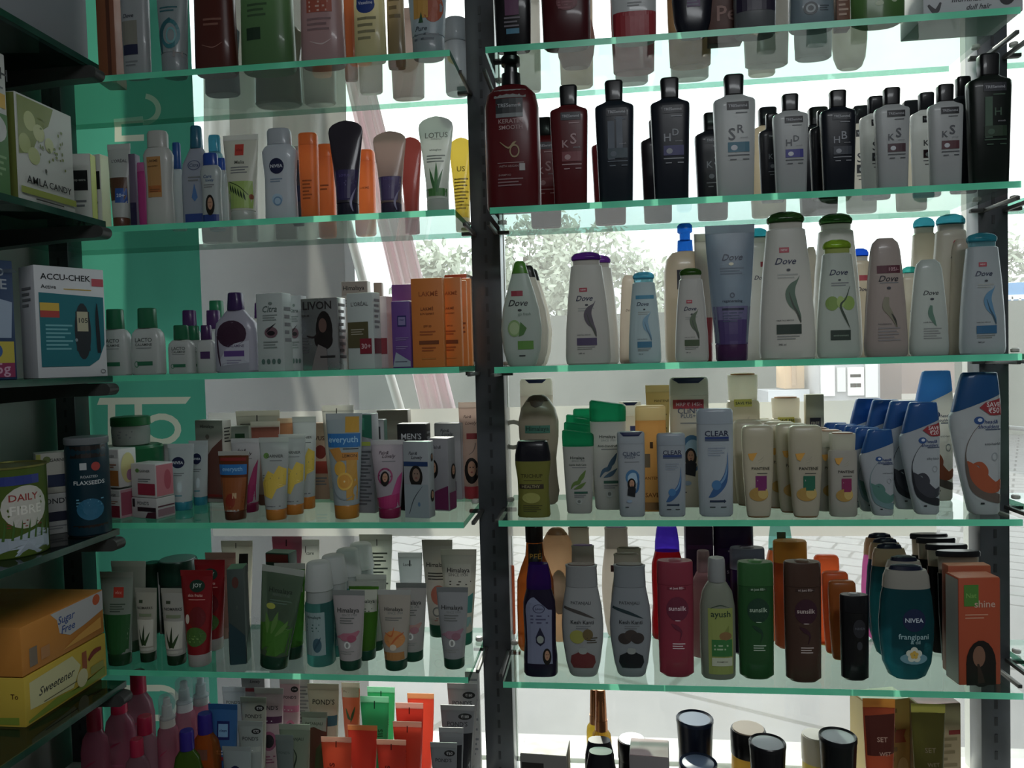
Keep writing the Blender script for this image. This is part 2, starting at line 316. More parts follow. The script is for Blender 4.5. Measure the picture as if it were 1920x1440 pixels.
def I(kind, name, cat, cx, w, top, b, shelf, cols, art, label, group=None, mk='p', rz=0.0, ratio=None, tilt=0.0):
    """one bottle, tube or jar. cols: body, cap, third colour; mk: material kind of each"""
    rt, secs = K[kind]; rt = ratio or rt
    if mk == 'p' and any(q in label for q in ('behind', 'at the back', 'far back', 'the very back')) and sum(lin(cols[0])[:3]) > .9: mk = 'q'
    X, Y, Z, W, D, H = spot(cx, w, top, b, shelf, rt)
    root = tag(empty(name, (X, Y, Z), math.radians(rz), math.radians(tilt)), label, cat, group)
    allrows = []
    for part, slot, rows, n in secs:
        c = cols[min(slot, len(cols)-1)]; k = mk[min(slot, len(mk)-1)]
        loft(part, rows, n, W, D, H, M(c, k), root, 24 if w < 45 else 32)
        if part in ('body', 'cap', 'collar', 'lid'): allrows += list(rows)
    body = [s for s in secs if s[0] == 'body'][0]
    allrows.sort(key=lambda r: r[0])
    if art:
        A = Art(front_pos(allrows if kind not in ('inv', 'pcond') else body[2], body[3], W, D, H), W, H); A.run(art); A.build(root)
    LOG.append((root, W, D, shelf))
    return root
def B(name, cat, cx, w, top, b, shelf, col, art, label, group=None, rz=0.0, ratio=.45, side=None, topc=None, H=None, mk='c', sidec=None):
    """a carton: body with printed front and side; w is the width of its front face as seen"""
    X, Y, Z, W, D, Hh = spot(cx, w, top, b, shelf, ratio); Hh = H or Hh
    a = math.radians(rz); Wr = W/max(.3, math.cos(a))
    root = tag(empty(name, (X, Y, Z), a), label, cat, group)
    box('body', -Wr/2, Wr/2, -D/2, D/2, 0, Hh, M(col, mk), root, .0012)
    if topc:
        v, f = box_verts(-Wr/2+.001, Wr/2-.001, -D/2+.001, D/2-.001, Hh-.0005, Hh+.0006); mesh_obj('lid_flap', v, f, [M(topc, mk)], None, root, 0)
    A = Art(lambda u, t, off: (u*Wr/2, -D/2-off, t*Hh), Wr, Hh); A.run(art or []); A.build(root)
    if side or sidec:
        for sg, nm in ((1, 'side_print'), (-1, 'side_print')):
            A = Art(lambda u, t, off, sg=sg: (sg*(Wr/2+off), sg*u*D/2, t*Hh), D, Hh)
            A.run(([('R', -.97, .01, .97, .99, sidec)] if sidec else []) + (side or [])); A.build(root, nm)
    LOG.append((root, Wr, D, shelf))
    return root
ORD = ['second', 'third', 'fourth', 'fifth', 'sixth', 'seventh']
def file_of(root, n, dy, base, group, dx=0.0):
    """more of the same standing one behind another"""
    out = []
    root['group'] = group
    for i in range(n):
        c = copy_tree(root); c.location = root.location + Vector((dx*(i+1), dy*(i+1), 0)); c['label'] = '%s, %s of its file from the front' % (base, ORD[i]); c['group'] = group
        out.append(c)
    return out

# ------------------------------------------------------------------ surfaces of the place
def surf(name, c1, c2, scale=6.0, rough=.7, bump=0.0, detail=5):
    m = bpy.data.materials.new(name); m.use_nodes = True; n = m.node_tree; L = n.links.new; pb = n.nodes['Principled BSDF']
    tc = n.nodes.new('ShaderNodeTexCoord'); nz = n.nodes.new('ShaderNodeTexNoise'); nz.inputs['Scale'].default_value = scale; nz.inputs['Detail'].default_value = detail
    cr_ = n.nodes.new('ShaderNodeValToRGB'); cr_.color_ramp.elements[0].color = lin(c1); cr_.color_ramp.elements[1].color = lin(c2)
    cr_.color_ramp.elements[0].position = .3; cr_.color_ramp.elements[1].position = .7
    L(tc.outputs['Object'], nz.inputs['Vector']); L(nz.outputs['Fac'], cr_.inputs['Fac']); L(cr_.outputs['Color'], pb.inputs['Base Color'])
    pb.inputs['Roughness'].default_value = rough
    if bump:
        bp = n.nodes.new('ShaderNodeBump'); bp.inputs['Strength'].default_value = bump; L(nz.outputs['Fac'], bp.inputs['Height']); L(bp.outputs[0], pb.inputs['Normal'])
    return m
def paving(name):
    m = bpy.data.materials.new(name); m.use_nodes = True; n = m.node_tree; L = n.links.new; pb = n.nodes['Principled BSDF']
    tc = n.nodes.new('ShaderNodeTexCoord'); mp = n.nodes.new('ShaderNodeMapping'); mp.inputs['Rotation'].default_value = (0, 0, math.radians(28))
    def brick(s, w, h, mo):
        b = n.nodes.new('ShaderNodeTexBrick'); b.inputs['Scale'].default_value = s; b.inputs['Brick Width'].default_value = w; b.inputs['Row Height'].default_value = h
        b.inputs['Mortar Size'].default_value = mo; b.inputs['Color1'].default_value = lin('#656468'); b.inputs['Color2'].default_value = lin('#6e6d70'); b.inputs['Mortar'].default_value = lin('#2f2e30')
        L(mp.outputs[0], b.inputs['Vector']); return b
    big = brick(1, 1.3, 1.0, .016); small = brick(1, .30, .20, .012)
    sx = n.nodes.new('ShaderNodeSeparateXYZ'); L(tc.outputs['Object'], sx.inputs[0]); L(tc.outputs['Object'], mp.inputs['Vector'])
    gt = n.nodes.new('ShaderNodeMath'); gt.operation = 'GREATER_THAN'; gt.inputs[1].default_value = 4.3; L(sx.outputs['Y'], gt.inputs[0])
    mx = n.nodes.new('ShaderNodeMix'); mx.data_type = 'RGBA'; L(gt.outputs[0], mx.inputs[0]); L(big.outputs['Color'], mx.inputs[6]); L(small.outputs['Color'], mx.inputs[7])
    nz = n.nodes.new('ShaderNodeTexNoise'); nz.inputs['Scale'].default_value = 3.5; nz.inputs['Detail'].default_value = 8; L(tc.outputs['Object'], nz.inputs['Vector'])
    m2 = n.nodes.new('ShaderNodeMix'); m2.data_type = 'RGBA'; m2.blend_type = 'MULTIPLY'; m2.inputs[0].default_value = .45
    L(mx.outputs[2], m2.inputs[6]); L(nz.outputs['Fac'], m2.inputs[7]); L(m2.outputs[2], pb.inputs['Base Color']); pb.inputs['Roughness'].default_value = .75
    return m
def glass_mat(name, tint, haze, hazecol, streak=False, ior=1.5, refl=1.0):
    """thin glass: tinted see-through, mirror-like by angle, with a thin pale haze"""
    m = bpy.data.materials.new(name); m.use_nodes = True; n = m.node_tree; n.nodes.clear(); L = n.links.new
    out = n.nodes.new('ShaderNodeOutputMaterial'); tr = n.nodes.new('ShaderNodeBsdfTransparent'); tr.inputs[0].default_value = lin(tint)
    gl = n.nodes.new('ShaderNodeBsdfGlossy'); gl.inputs['Roughness'].default_value = .03; fr = n.nodes.new('ShaderNodeFresnel'); fr.inputs[0].default_value = ior
    df = n.nodes.new('ShaderNodeBsdfDiffuse'); df.inputs[0].default_value = lin(hazecol); tl = n.nodes.new('ShaderNodeBsdfTranslucent'); tl.inputs[0].default_value = lin(hazecol)
    a = n.nodes.new('ShaderNodeMixShader'); a.inputs[0].default_value = .7; L(df.outputs[0], a.inputs[1]); L(tl.outputs[0], a.inputs[2])
    b = n.nodes.new('ShaderNodeMixShader'); L(tr.outputs[0], b.inputs[1]); L(a.outputs[0], b.inputs[2])
    tc = n.nodes.new('ShaderNodeTexCoord'); nz = n.nodes.new('ShaderNodeTexNoise'); nz.inputs['Scale'].default_value = 9 if not streak else 5; nz.inputs['Detail'].default_value = 6
    mp = n.nodes.new('ShaderNodeMapping'); mp.inputs['Scale'].default_value = (1, 1, .35) if streak else (1, 1, 1)
    mr = n.nodes.new('ShaderNodeMapRange'); mr.inputs['From Min'].default_value = .3; mr.inputs['From Max'].default_value = .75; mr.inputs['To Min'].default_value = haze*.6; mr.inputs['To Max'].default_value = haze*1.6
    L(tc.outputs['Object'], mp.inputs[0]); L(mp.outputs[0], nz.inputs['Vector']); L(nz.outputs['Fac'], mr.inputs[0]); L(mr.outputs[0], b.inputs[0])
    c = n.nodes.new('ShaderNodeMixShader'); mu = n.nodes.new('ShaderNodeMath'); mu.operation = 'MULTIPLY'; mu.inputs[1].default_value = refl
    ge = n.nodes.new('ShaderNodeNewGeometry'); iv = n.nodes.new('ShaderNodeMath'); iv.operation = 'SUBTRACT'; iv.inputs[0].default_value = 1; L(ge.outputs['Backfacing'], iv.inputs[1])
    m2 = n.nodes.new('ShaderNodeMath'); m2.operation = 'MULTIPLY'; L(mu.outputs[0], m2.inputs[0]); L(iv.outputs[0], m2.inputs[1])
    L(fr.outputs[0], mu.inputs[0]); L(m2.outputs[0], c.inputs[0]); L(b.outputs[0], c.inputs[1]); L(gl.outputs[0], c.inputs[2]); L(c.outputs[0], out.inputs[0])
    return m
m_pane = glass_mat('dusty_glare_glass', '#f2f7f5', .10, '#d9dad6', True, 1.45, .6)  # haze stands for dust and for the veiling glare of the sky
m_shelf = glass_mat('shelf_glass', '#dbe7e1', .03, '#a9b8b2', False, 1.5, 1.0)
def edge_mat():
    m = bpy.data.materials.new('green_glass_edge'); m.use_nodes = True; n = m.node_tree; n.nodes.clear(); L = n.links.new
    out = n.nodes.new('ShaderNodeOutputMaterial'); g = lin('#a8ffe0')
    tl = n.nodes.new('ShaderNodeBsdfTranslucent'); tl.inputs[0].default_value = g
    pb = n.nodes.new('ShaderNodeBsdfPrincipled'); pb.inputs['Roughness'].default_value = .25
    tc = n.nodes.new('ShaderNodeTexCoord'); nz = n.nodes.new('ShaderNodeTexNoise'); nz.inputs['Scale'].default_value = 30; cr_ = n.nodes.new('ShaderNodeValToRGB')
    cr_.color_ramp.elements[0].color = lin('#45f0b8'); cr_.color_ramp.elements[1].color = lin('#7dffd4'); L(tc.outputs['Object'], nz.inputs['Vector']); L(nz.outputs['Fac'], cr_.inputs[0]); L(cr_.outputs[0], pb.inputs['Base Color'])
    mx = n.nodes.new('ShaderNodeMixShader'); mx.inputs[0].default_value = .42; L(pb.outputs[0], mx.inputs[1]); L(tl.outputs[0], mx.inputs[2]); L(mx.outputs[0], out.inputs[0]); return m
m_edge = edge_mat(); m_sedge = glass_mat('green_glass_side', '#86b8a6', .10, '#1f5a48', False, 1.5, .8)
m_wall = surf('painted_wall', '#8d8f8c', '#9b9c98', 3, .8); m_ceil = surf('ceiling_paint', '#b0b0ac', '#bcbcb8', 3, .85)
m_floor = surf('floor_tile', '#76746f', '#8b8983', 2, .4); m_conc = surf('grey_render', '#3c3d3f', '#4a4b4c', 2.5, .9, .1)
m_alu = surf('window_aluminium', '#bdbcb6', '#cfcec8', 12, .35); m_post = surf('dark_post_paint', '#3f4245', '#50545a', 14, .3)
m_brk = surf('bracket_paint', '#3a3b3a', '#474846', 10, .45); m_white = surf('white_board', '#e4e3de', '#efeeea', 5, .5)
m_pave = paving('stone_paving'); m_step = surf('pale_granite_step', '#908e8c', '#a4a29f', 20, .6)
def struct(o): o['kind'] = 'structure'; return o
def wbox(name, x0, x1, y0, y1, z0, z1, m): return struct(box(name, x0, x1, y0, y1, z0+EYE, z1+EYE, m))
WY = 1.362                                        # the window pane
wbox('floor', -1.1, 2.9, -3.1, 1.5, -1.55, -1.45, m_floor)
wbox('ceiling', -1.1, 2.9, -3.1, 1.5, 1.25, 1.33, m_ceil)
wbox('wall_left', -1.14, -1.03, -3.1, 1.46, -1.45, 1.25, m_wall)
wbox('wall_right', 2.8, 2.9, -3.1, 1.46, -1.45, 1.25, m_wall)
wbox('wall_back', -1.03, 2.8, -3.1, -3.0, -1.45, 1.25, m_wall)
wbox('wall_front', -1.03, 2.8, 1.345, 1.46, -1.45, -.765, m_wall)
wbox('wall_front', -1.03, 2.8, 1.345, 1.46, .98, 1.25, m_wall)
wbox('wall_front', 1.75, 2.8, 1.345, 1.46, -.765, .98, m_wall)
# window: pane and slim frame
struct(mesh_obj('window_1', [(x, y, z+EYE) for y in (WY, WY+.006) for z in (-.765, .98) for x in (-1.03, 1.75)], [(0, 1, 3, 2), (4, 6, 7, 5)], [m_pane], None, None, 0))
for nm, a in (('trim_1', (-1.029, -1.003, 1.355, 1.385, -.765, .98)), ('trim_2', (onY(1816, 500, 1.375).x, onY(1850, 500, 1.375).x, 1.371, 1.40, -.765, .98)), ('trim_3', (-.178, -.166, 1.371, 1.385, -.765, .98)),
              ('trim_4', (-1.003, 1.75, 1.371, 1.42, -.765, -.742))):
    wbox(nm, *a, m_alu)
# films stuck on the pane: the tall green panel with pale strokes and the white frosted band
def film(col, tl):
    m = bpy.data.materials.new('window_film'); m.use_nodes = True; n = m.node_tree; L = n.links.new; pb = n.nodes['Principled BSDF']; pb.inputs['Base Color'].default_value = lin(col); pb.inputs['Roughness'].default_value = .5
    t = n.nodes.new('ShaderNodeBsdfTranslucent'); t.inputs[0].default_value = lin(col); mx = n.nodes.new('ShaderNodeMixShader'); nz = n.nodes.new('ShaderNodeTexNoise'); nz.inputs['Scale'].default_value = 4
    mr = n.nodes.new('ShaderNodeMapRange'); mr.inputs['To Min'].default_value = tl*.85; mr.inputs['To Max'].default_value = tl*1.15; L(nz.outputs[0], mr.inputs[0]); L(mr.outputs[0], mx.inputs[0])
    L(pb.outputs[0], mx.inputs[1]); L(t.outputs[0], mx.inputs[2]); L(mx.outputs[0], n.nodes['Material Output'].inputs[0]); return m
FY = WY-.0016
def film_quad(name, x0, x1, z0, z1, m, y=FY, parent=None):
    return mesh_obj(name, [(x0, y, z0+EYE), (x1, y, z0+EYE), (x1, y, z1+EYE), (x0, y, z1+EYE)], [(0, 1, 2, 3)], [m], None, parent, 0)
def flat_art(ops_px, parent, name, y, m):
    """strokes given as picture points, laid on the pane at their real place"""
    V, Fc = [], []
    for poly in ops_px:
        b = len(V); pts = [onY(px, py, y) for px, py in poly]; V += [(p.x, y-.0006, p.z+EYE) for p in pts]
        Fc += [tuple(b+i for i in q) for q in ([(i, i+1, len(poly)-1-i-1, len(poly)-1-i) for i in range(len(poly)//2-1)])]
    return mesh_obj(name, V, Fc, [m], None, parent, 0)
def arc(cx, cy_, rx, ry, a0, a1, th, n=14):
    o = [(cx+rx*math.cos(math.radians(a0+(a1-a0)*i/n)), cy_-ry*math.sin(math.radians(a0+(a1-a0)*i/n))) for i in range(n+1)]
    i_ = [(cx+(rx-th)*math.cos(math.radians(a0+(a1-a0)*i/n)), cy_-(ry-th)*math.sin(math.radians(a0+(a1-a0)*i/n))) for i in range(n+1)]
    return o + i_[::-1]
m_gfilm = film('#4d9a84', .38); m_lfilm = film('#c9ccba', .34); m_wfilm = film('#e2e0da', .30)
from mathutils.geometry import delaunay_2d_cdt
def lettered_film(name, x0, x1, z0, z1, polys_px, m_film_, m_let):
    V = [Vector(p) for p in ((x0, z0), (x1, z0), (x1, z1), (x0, z1))]; Fc = [[0, 1, 2, 3]]
    for poly in polys_px:
        b = len(V); pts = [onY(px, py, FY) for px, py in poly]; V += [Vector((p.x, p.z)) for p in pts]; Fc.append(list(range(b, b+len(poly)))[::-1])
    ov, oe, of, _, _, ids = delaunay_2d_cdt(V, [], Fc, 1, 1e-6, True)
    return mesh_obj(name, [(v.x, FY, v.y+EYE) for v in ov], [tuple(f) for f in of], [m_film_, m_let], [1 if any(k > 0 for k in q) else 0 for q in ids], None, 0)
green = tag(lettered_film('window_sticker', -1.002, -.748, -.762, .97, [[(182, 759), (187, 746), (358, 744), (348, 757)],
          [(202, 756), (216, 756), (216, 850), (202, 850)], [(252, 756), (266, 756), (267, 792), (253, 792)],
          arc(303, 805, 37, 30, 140, -150, 12),
          [(215, 236), (228, 236), (228, 262), (215, 262)], [(215, 255), (270, 252), (270, 264), (215, 266)], arc(268, 205, 34, 30, 80, -90, 10),
          [(206, 1285), (300, 1284), (300, 1296), (206, 1297)], arc(300, 1318, 40, 34, 90, -90, 11), [(262, 1340), (300, 1340), (300, 1352), (262, 1352)]], m_gfilm, m_lfilm),
    'tall green window sticker with pale mirrored lettering, seen between the shelves', 'sticker')
band = tag(film_quad('frosted_strip', -.744, .572, -.325, -.088, m_wfilm), 'white frosted strip stuck along the window glass behind the shelves', 'window film')
flat_art([arc(962, 815, 26, 28, 50, 310, 8)], band, 'lettering', FY, film('#9a9b98', .1))

# ------------------------------------------------------------------ the upright posts and the glass shelves
m_slot = surf('slot_shadow', '#2a2c2f', '#303236', 10, .5)
def post(x0, x1, label, y0=1.285, y1=1.325, name='shelf_post'):
    r = tag(empty(name, ((x0+x1)/2, (y0+y1)/2, 0)), label, 'post', 'uprights that carry the glass shelves')
    w = (x1-x0)/2; box('upright', -w, w, (y0-y1)/2, (y1-y0)/2, 0.0, EYE+1.25, m_post, r, .0015)
    v, fs, = [], []
    for i in range(60):                            # slotted bright strip on the face
        z = EYE-.73+i*.028
        b = len(v); q, f_ = box_verts(-.0022, .0022, (y0-y1)/2-.0009, (y0-y1)/2+.0002, z, z+.014); v += q; fs += [tuple(b+k for k in g) for g in f_]
    mesh_obj('slotted_strip', v, fs, [m_slot], None, r, 0)
    return r
post(-.2125, -.1625, 'dark steel shelf post standing between the two bays of glass shelves')
post(.607, .652, 'dark steel shelf post at the far end of the shampoo shelves')
post(-1.0, -.962, 'dark steel post against the side wall in the corner by the green sticker')
def shelf(x0, x1, y0, y1, z, label, group, edges='f'):
    t = .0095; z += EYE; r = tag(empty('glass_shelf', ((x0+x1)/2, (y0+y1)/2, z)), label, 'shelf', group)
    cx, cyy = (x0+x1)/2, (y0+y1)/2; a, b, c, d = x0-cx, x1-cx, y0-cyy, y1-cyy; e = .0025
    ia, ib, ic = a, b, c+.0002
    v, f = box_verts(ia, ib, ic, d, -t, 0); mesh_obj('pane', v, [f[0], f[1]], [m_shelf], None, r, 0)
    V = [(a, c, -t), (b, c, -t), (b, c, 0), (a, c, 0)]; q = [(0, 1, 2, 3)]
    mesh_obj('edge', V, q, [m_edge], None, r, 0)
    x = a if 'l' in edges else b
    mesh_obj('side_edge', [(x, c, -t), (x, d, -t), (x, d, 0), (x, c, 0)], [(0, 1, 2, 3)], [m_sedge], None, r, 0)
    mesh_obj('rear_edge', [(a, d, -t), (b, d, -t), (b, d, 0), (a, d, 0)], [(0, 1, 2, 3)], [m_sedge], None, r, 0)
    return r
TH = {'1': 'topmost', '2': 'second', '3': 'middle', '4': 'fourth', '5': 'lowest'}
for k in '12345':
    shelf(-.995, -.211, Y0, Y0+.2135, SZ['L'+k], '%s green-edged glass shelf of the bay with creams and lotions' % TH[k], 'glass shelves of the cream bay', 'fr')
    shelf(-.157, .5905, Y0, Y0+.2135, SZ['R'+k], '%s green-edged glass shelf of the bay with shampoos' % TH[k], 'glass shelves of the shampoo bay', 'fl')
    shelf(.6555, 1.42, Y0-.012, Y0+.2135, SZ['R'+k]-.002, '%s glass shelf of the narrow bay past the far post' % TH[k], 'glass shelves past the far post', 'fl')
def bracket(x, sgn, k, z, label):
    r = tag(empty('shelf_clip', (x, 1.283, z+EYE)), label, 'bracket')
    a = Vector((0, .0015, -.0135)); t = []
    for i in range(10): t.append(i)
    box('arm', -.003, .003, -.10, .0015, -.0165, -.0105, m_brk, r, .001)
    box('clamp', *(sorted((0, sgn*.022))), -.008, .0015, -.0165, -.0105, m_brk, r, .001)
    loft('knob', [(0, .8, .8), (.2, 1, 1), (.8, 1, 1), (1, .7, .7)], 2, .013, .013, .007, m_alu, r, 16).location = (sgn*.012, -.004, .0006)
    return r
for k in '12345':
    bracket(-.1995-.006, -1, k, SZ['L'+k], 'small dark shelf clip under the %s cream shelf at the post' % TH[k])
    bracket(-.1675, 1, k, SZ['R'+k], 'small dark shelf clip under the %s shampoo shelf at the middle post' % TH[k])
    bracket(.614, -1, k, SZ['R'+k], 'small dark shelf clip under the %s shampoo shelf at the far post' % TH[k])
    bracket(.646, 1, k, SZ['R'+k], 'small dark shelf clip under the %s shelf past the far post' % TH[k])
# white base board of the display
tag(box('display_board', -1.0, 1.42, Y0-.02, 1.343, SZ['D']+EYE-.03, SZ['D']+EYE, m_white, None, .002), 'white board at the foot of the window display', 'board')

# ------------------------------------------------------------------ side unit on the wall: dark shelves running towards the viewer
m_sideglass = glass_mat('side_shelf_glass', '#8fb0a4', .12, '#5c6662', False, 1.5, .9)
m_darkedge = surf('dark_green_glass_edge', '#123c31', '#1d5343', 20, .2)
SS = {'1': .467, '2': .229, '3': -.0098, '4': -.2485, '5': -.490}
for k, z in SS.items():
    r = tag(empty('side_shelf', (-.888, .6, z+EYE)), '%s dark glass shelf on arms along the side wall' % TH[k], 'shelf', 'shelves along the side wall')
    v, f = box_verts(-.139, .1355, -.45, .49, -.0095, 0); mesh_obj('pane', v, f, [m_sideglass], None, r, 0)
    box('edge', .1355, .138, -.45, .49, -.0095, 0, m_darkedge, r)
    # arm with a rounded nose, near the end of the shelf
    n = 8; prof = [(-.139, -.045), (.09, -.030)] + [(.142+.010*math.cos(math.radians(a)), -.020+.0092*math.sin(math.radians(a))) for a in range(-90, 91, 22)] + [(-.139, -.0105)]
    V = [(x, y, zz) for y in (.462, .484) for x, zz in prof]; q = len(prof)
    mesh_obj('arm', V, [tuple(range(q)), tuple(range(2*q-1, q-1, -1))] + [((i+1) % q, i, q+i, q+(i+1) % q) for i in range(q)], [m_brk], None, r, 30)
    V2 = [(x, y-.62, zz) for x, y, zz in V]; mesh_obj('arm', V2, [tuple(range(q)), tuple(range(2*q-1, q-1, -1))] + [((i+1) % q, i, q+i, q+(i+1) % q) for i in range(q)], [m_brk], None, r, 30)
tag(box('side_rail', -1.029, -1.022, 1.03, 1.075, 0, EYE+1.2, m_post, None, .001), 'dark rail on the side wall that carries the side shelves', 'rail')

# unseen lamp housing, added to go with the fill light
r = tag(empty('ceiling_lamp', (1.35, -.9, 2.70)), 'long white ceiling lamp of the shop', 'lamp')
box('housing', -.65, .65, -.18, .18, -.02, 0.0, m_white, r, .004)

# ------------------------------------------------------------------ outside
wbox('ground', -30, 30, 1.46, 60, -1.52, -1.452, m_pave)
wbox('trim_5', -6, 6, 1.46, 2.55, -1.452, -1.30, m_step)
wbox('wall_front', -1.2, 6, 1.46, 1.47, 1.0, 4.0, m_conc)
wbox('wall_side', onY(370, 600, 1.9).x, onY(650, 600, 1.9).x, 1.9, 1.98, -1.45, onY(500, 452, 1.9).z, m_conc)
wbox('added_canopy', -1.7, .3, 1.47, 2.02, 1.22, 1.27, m_conc)  # unseen canopy added to hold the hanging sheets; also dims the left
m_cloth = film('#b9b6b0', .35)
def drape(name, c4, m, nx, nz, amp, fr, label, cat):
    V = []
    a, b, c, d = [Vector(p) for p in c4]
    for j in range(nz+1):
        for i in range(nx+1):
            u, v = i/nx, j/nz; p = (a*(1-u)+b*u)*(1-v) + (d*(1-u)+c*u)*v
            V.append((p.x, p.y + amp*math.sin(u*fr+v*2.1)+amp*.5*math.sin(u*fr*2.3+1), p.z+EYE))
    n1 = nx+1
    o = mesh_obj(name, V, [(j*n1+i, j*n1+i+1, (j+1)*n1+i+1, (j+1)*n1+i) for j in range(nz) for i in range(nx)], [m], None, None, 60)
    s = o.modifiers.new('thickness', 'SOLIDIFY'); s.thickness = .003
    return tag(o, label, cat)
def oy(x, y, Y): return onY(x, y, Y)
drape('awning_sheet', [oy(375, -90, 1.75), oy(650, -90, 1.75), oy(650, 446, 1.75), oy(375, 462, 1.75)], m_cloth, 30, 20, .015, 18, 'pale translucent awning sheet hanging outside above the grey wall', 'awning')
drape('plastic_curtain', [oy(590, -90, 1.85), oy(640, -90, 1.85), oy(862, 800, 1.85), oy(795, 800, 1.85)], film('#e4cfd6', .4), 24, 12, .012, 22, 'pinkish white plastic curtain slanting down outside the window', 'curtain')
def curve_mesh(name, cu):
    t_ = bpy.data.objects.new(name, cu); C.objects.link(t_); dg = bpy.context.evaluated_depsgraph_get(); me = bpy.data.meshes.new_from_object(t_.evaluated_get(dg), depsgraph=dg)
    bpy.data.objects.remove(t_); o = bpy.data.objects.new(name, me); C.objects.link(o); return o
def tube_px(name, pts, r_, m, label, cat):
    cu = bpy.data.curves.new(name, 'CURVE'); cu.dimensions = '3D'; cu.bevel_depth = r_; cu.bevel_resolution = 3; sp_ = cu.splines.new('POLY'); sp_.points.add(len(pts)-1)
    for q, p in zip(sp_.points, pts): q.co = (p.x, p.y, p.z+EYE, 1)
    cu.materials.append(m); return tag(curve_mesh(name, cu), label, cat)
p = oy(655, 700, 1.95)
tube_px('awning_pole', [Vector((p.x, 1.95, 1.0)), Vector((p.x, 1.95, -1.45))], .009, m_alu, 'thin white pole standing outside behind the creams', 'pole')
tube_px('slanting_pipe', [oy(628, 330, 1.9), oy(700, 600, 1.9), oy(760, 800, 1.9)], .012, m_alu, 'grey pipe slanting down beside the plastic drape', 'pipe')
wbox('wall_street', onY(560, 600, 13).x, onY(2300, 600, 13).x, 13, 13.3, -1.45, .72, surf('weathered_wall', '#505450', '#6a6d66', .6, .9))
# street: stalls, signboards, trees, buildings
def ext_box(name, x0, x1, z0, z1, Y, dep, col, label, cat, parts=()):
    a, b = oy(x0, 670, Y), oy(x1, 670, Y); cxm = (a.x+b.x)/2; w = (b.x-a.x)/2
    r = tag(empty(name, (cxm, Y, z0)), label, cat); box('body', -w, w, 0, dep, 0, z1-z0, surf(name+'_paint', col, col, 3, .8), r, .01)
    for pn, u0, t0, u1, t1, c in parts:
        v, f = box_verts(u0*w, u1*w, -.03, .0, t0*(z1-z0), t1*(z1-z0)); mesh_obj(pn, v, f, [M(c, 'c')], None, r, 0)
    return r
ext_box('apartment_building', 1380, 2250, 0, 3.3, 30, 6, '#8a8f9a', 'pale grey low building across the street', 'building', [('window', -.9+.3*i, .55, -.72+.3*i, .8, '#5b6470') for i in range(6)])
ext_box('shop_building', 700, 1290, 0, 2.6, 34, 6, '#9a9d9c', 'low grey building beyond the trees', 'building', [('window', -.8+.4*i, .45, -.6+.4*i, .75, '#6b7278') for i in range(4)])
ext_box('street_stall', 1535, 1650, 0, 1.35, 10.5, 1.2, '#a5a3a6', 'grey street stall pasted with white notices', 'stall',
        [('notice', -.95, .62, -.5, .92, '#e6e4e2'), ('notice', -.42, .66, -.15, .9, '#dcdad8'), ('notice', -.08, .62, .45, .9, '#e9e6e4'), ('notice', .5, .6, .9, .95, '#dedcda'), ('red_stripe', .0, .70, .35, .74, '#b14848'), ('red_stripe', .0, .80, .35, .83, '#b14848')])
ext_box('street_stall', 1690, 1790, 0, 1.75, 11.5, 1.2, '#7f6b66', 'brown wooden street stall beside the noticed stall', 'stall', [('counter', -1.02, .35, 1.02, .45, '#b9b0a8'), ('canopy', -1.1, .9, 1.1, 1.02, '#9a8d88')])
ext_box('goods_heap', 1470, 1508, .919, 1.35, 11, .5, '#c9a57c', 'tan bundle lying on a street stall', 'bundle', [('fold', -.3, .1, .1, 1.1, '#b58f66')])
ext_box('stall_table', 1440, 1515, 0, .9, 10.8, .8, '#93959b', 'grey covered table under the tan bundle', 'table', [('cover', -1.02, .8, 1.02, 1.02, '#c9ccd4')])
sg = ext_box('signboard', 1880, 2040, 1.62, 3.0, 20, .2, '#4e83b4', 'blue shop signboard with white lettering past the far post', 'signboard',
        [('letter', -.80, .35, -.76, .75, '#ffffff'), ('letter', -.92, .70, -.4, .78, '#ffffff'), ('letter', -.62, .30, -.57, .72, '#ffffff'), ('letter', -.48, .35, -.44, .75, '#ffffff'), ('letter', -.9, .14, .9, .18, '#ffffff')])
box('leg', -1.2, -1.12, 0, .1, -1.62, 0, m_alu, sg); box('leg', 1.12, 1.2, 0, .1, -1.62, 0, m_alu, sg)
ext_box('parked_van', 1885, 2060, .35, 1.45, 16, 2, '#b9b5bb', 'pale parked van below the blue signboard', 'van',
        [('windscreen', -.9, .55, .9, .95, '#6a6f78'), ('bumper', -1.0, .02, 1.0, .18, '#b04a5c'), ('wheel', -.85, -.33, -.6, .1, '#1b1b1d'), ('wheel', .6, -.33, .85, .1, '#1b1b1d')])
m_leaf = surf('tree_leaves', '#8c9484', '#b4baa8', 3, .7); m_trunk = surf('tree_bark', '#5a5048', '#6e645a', 6, .9)
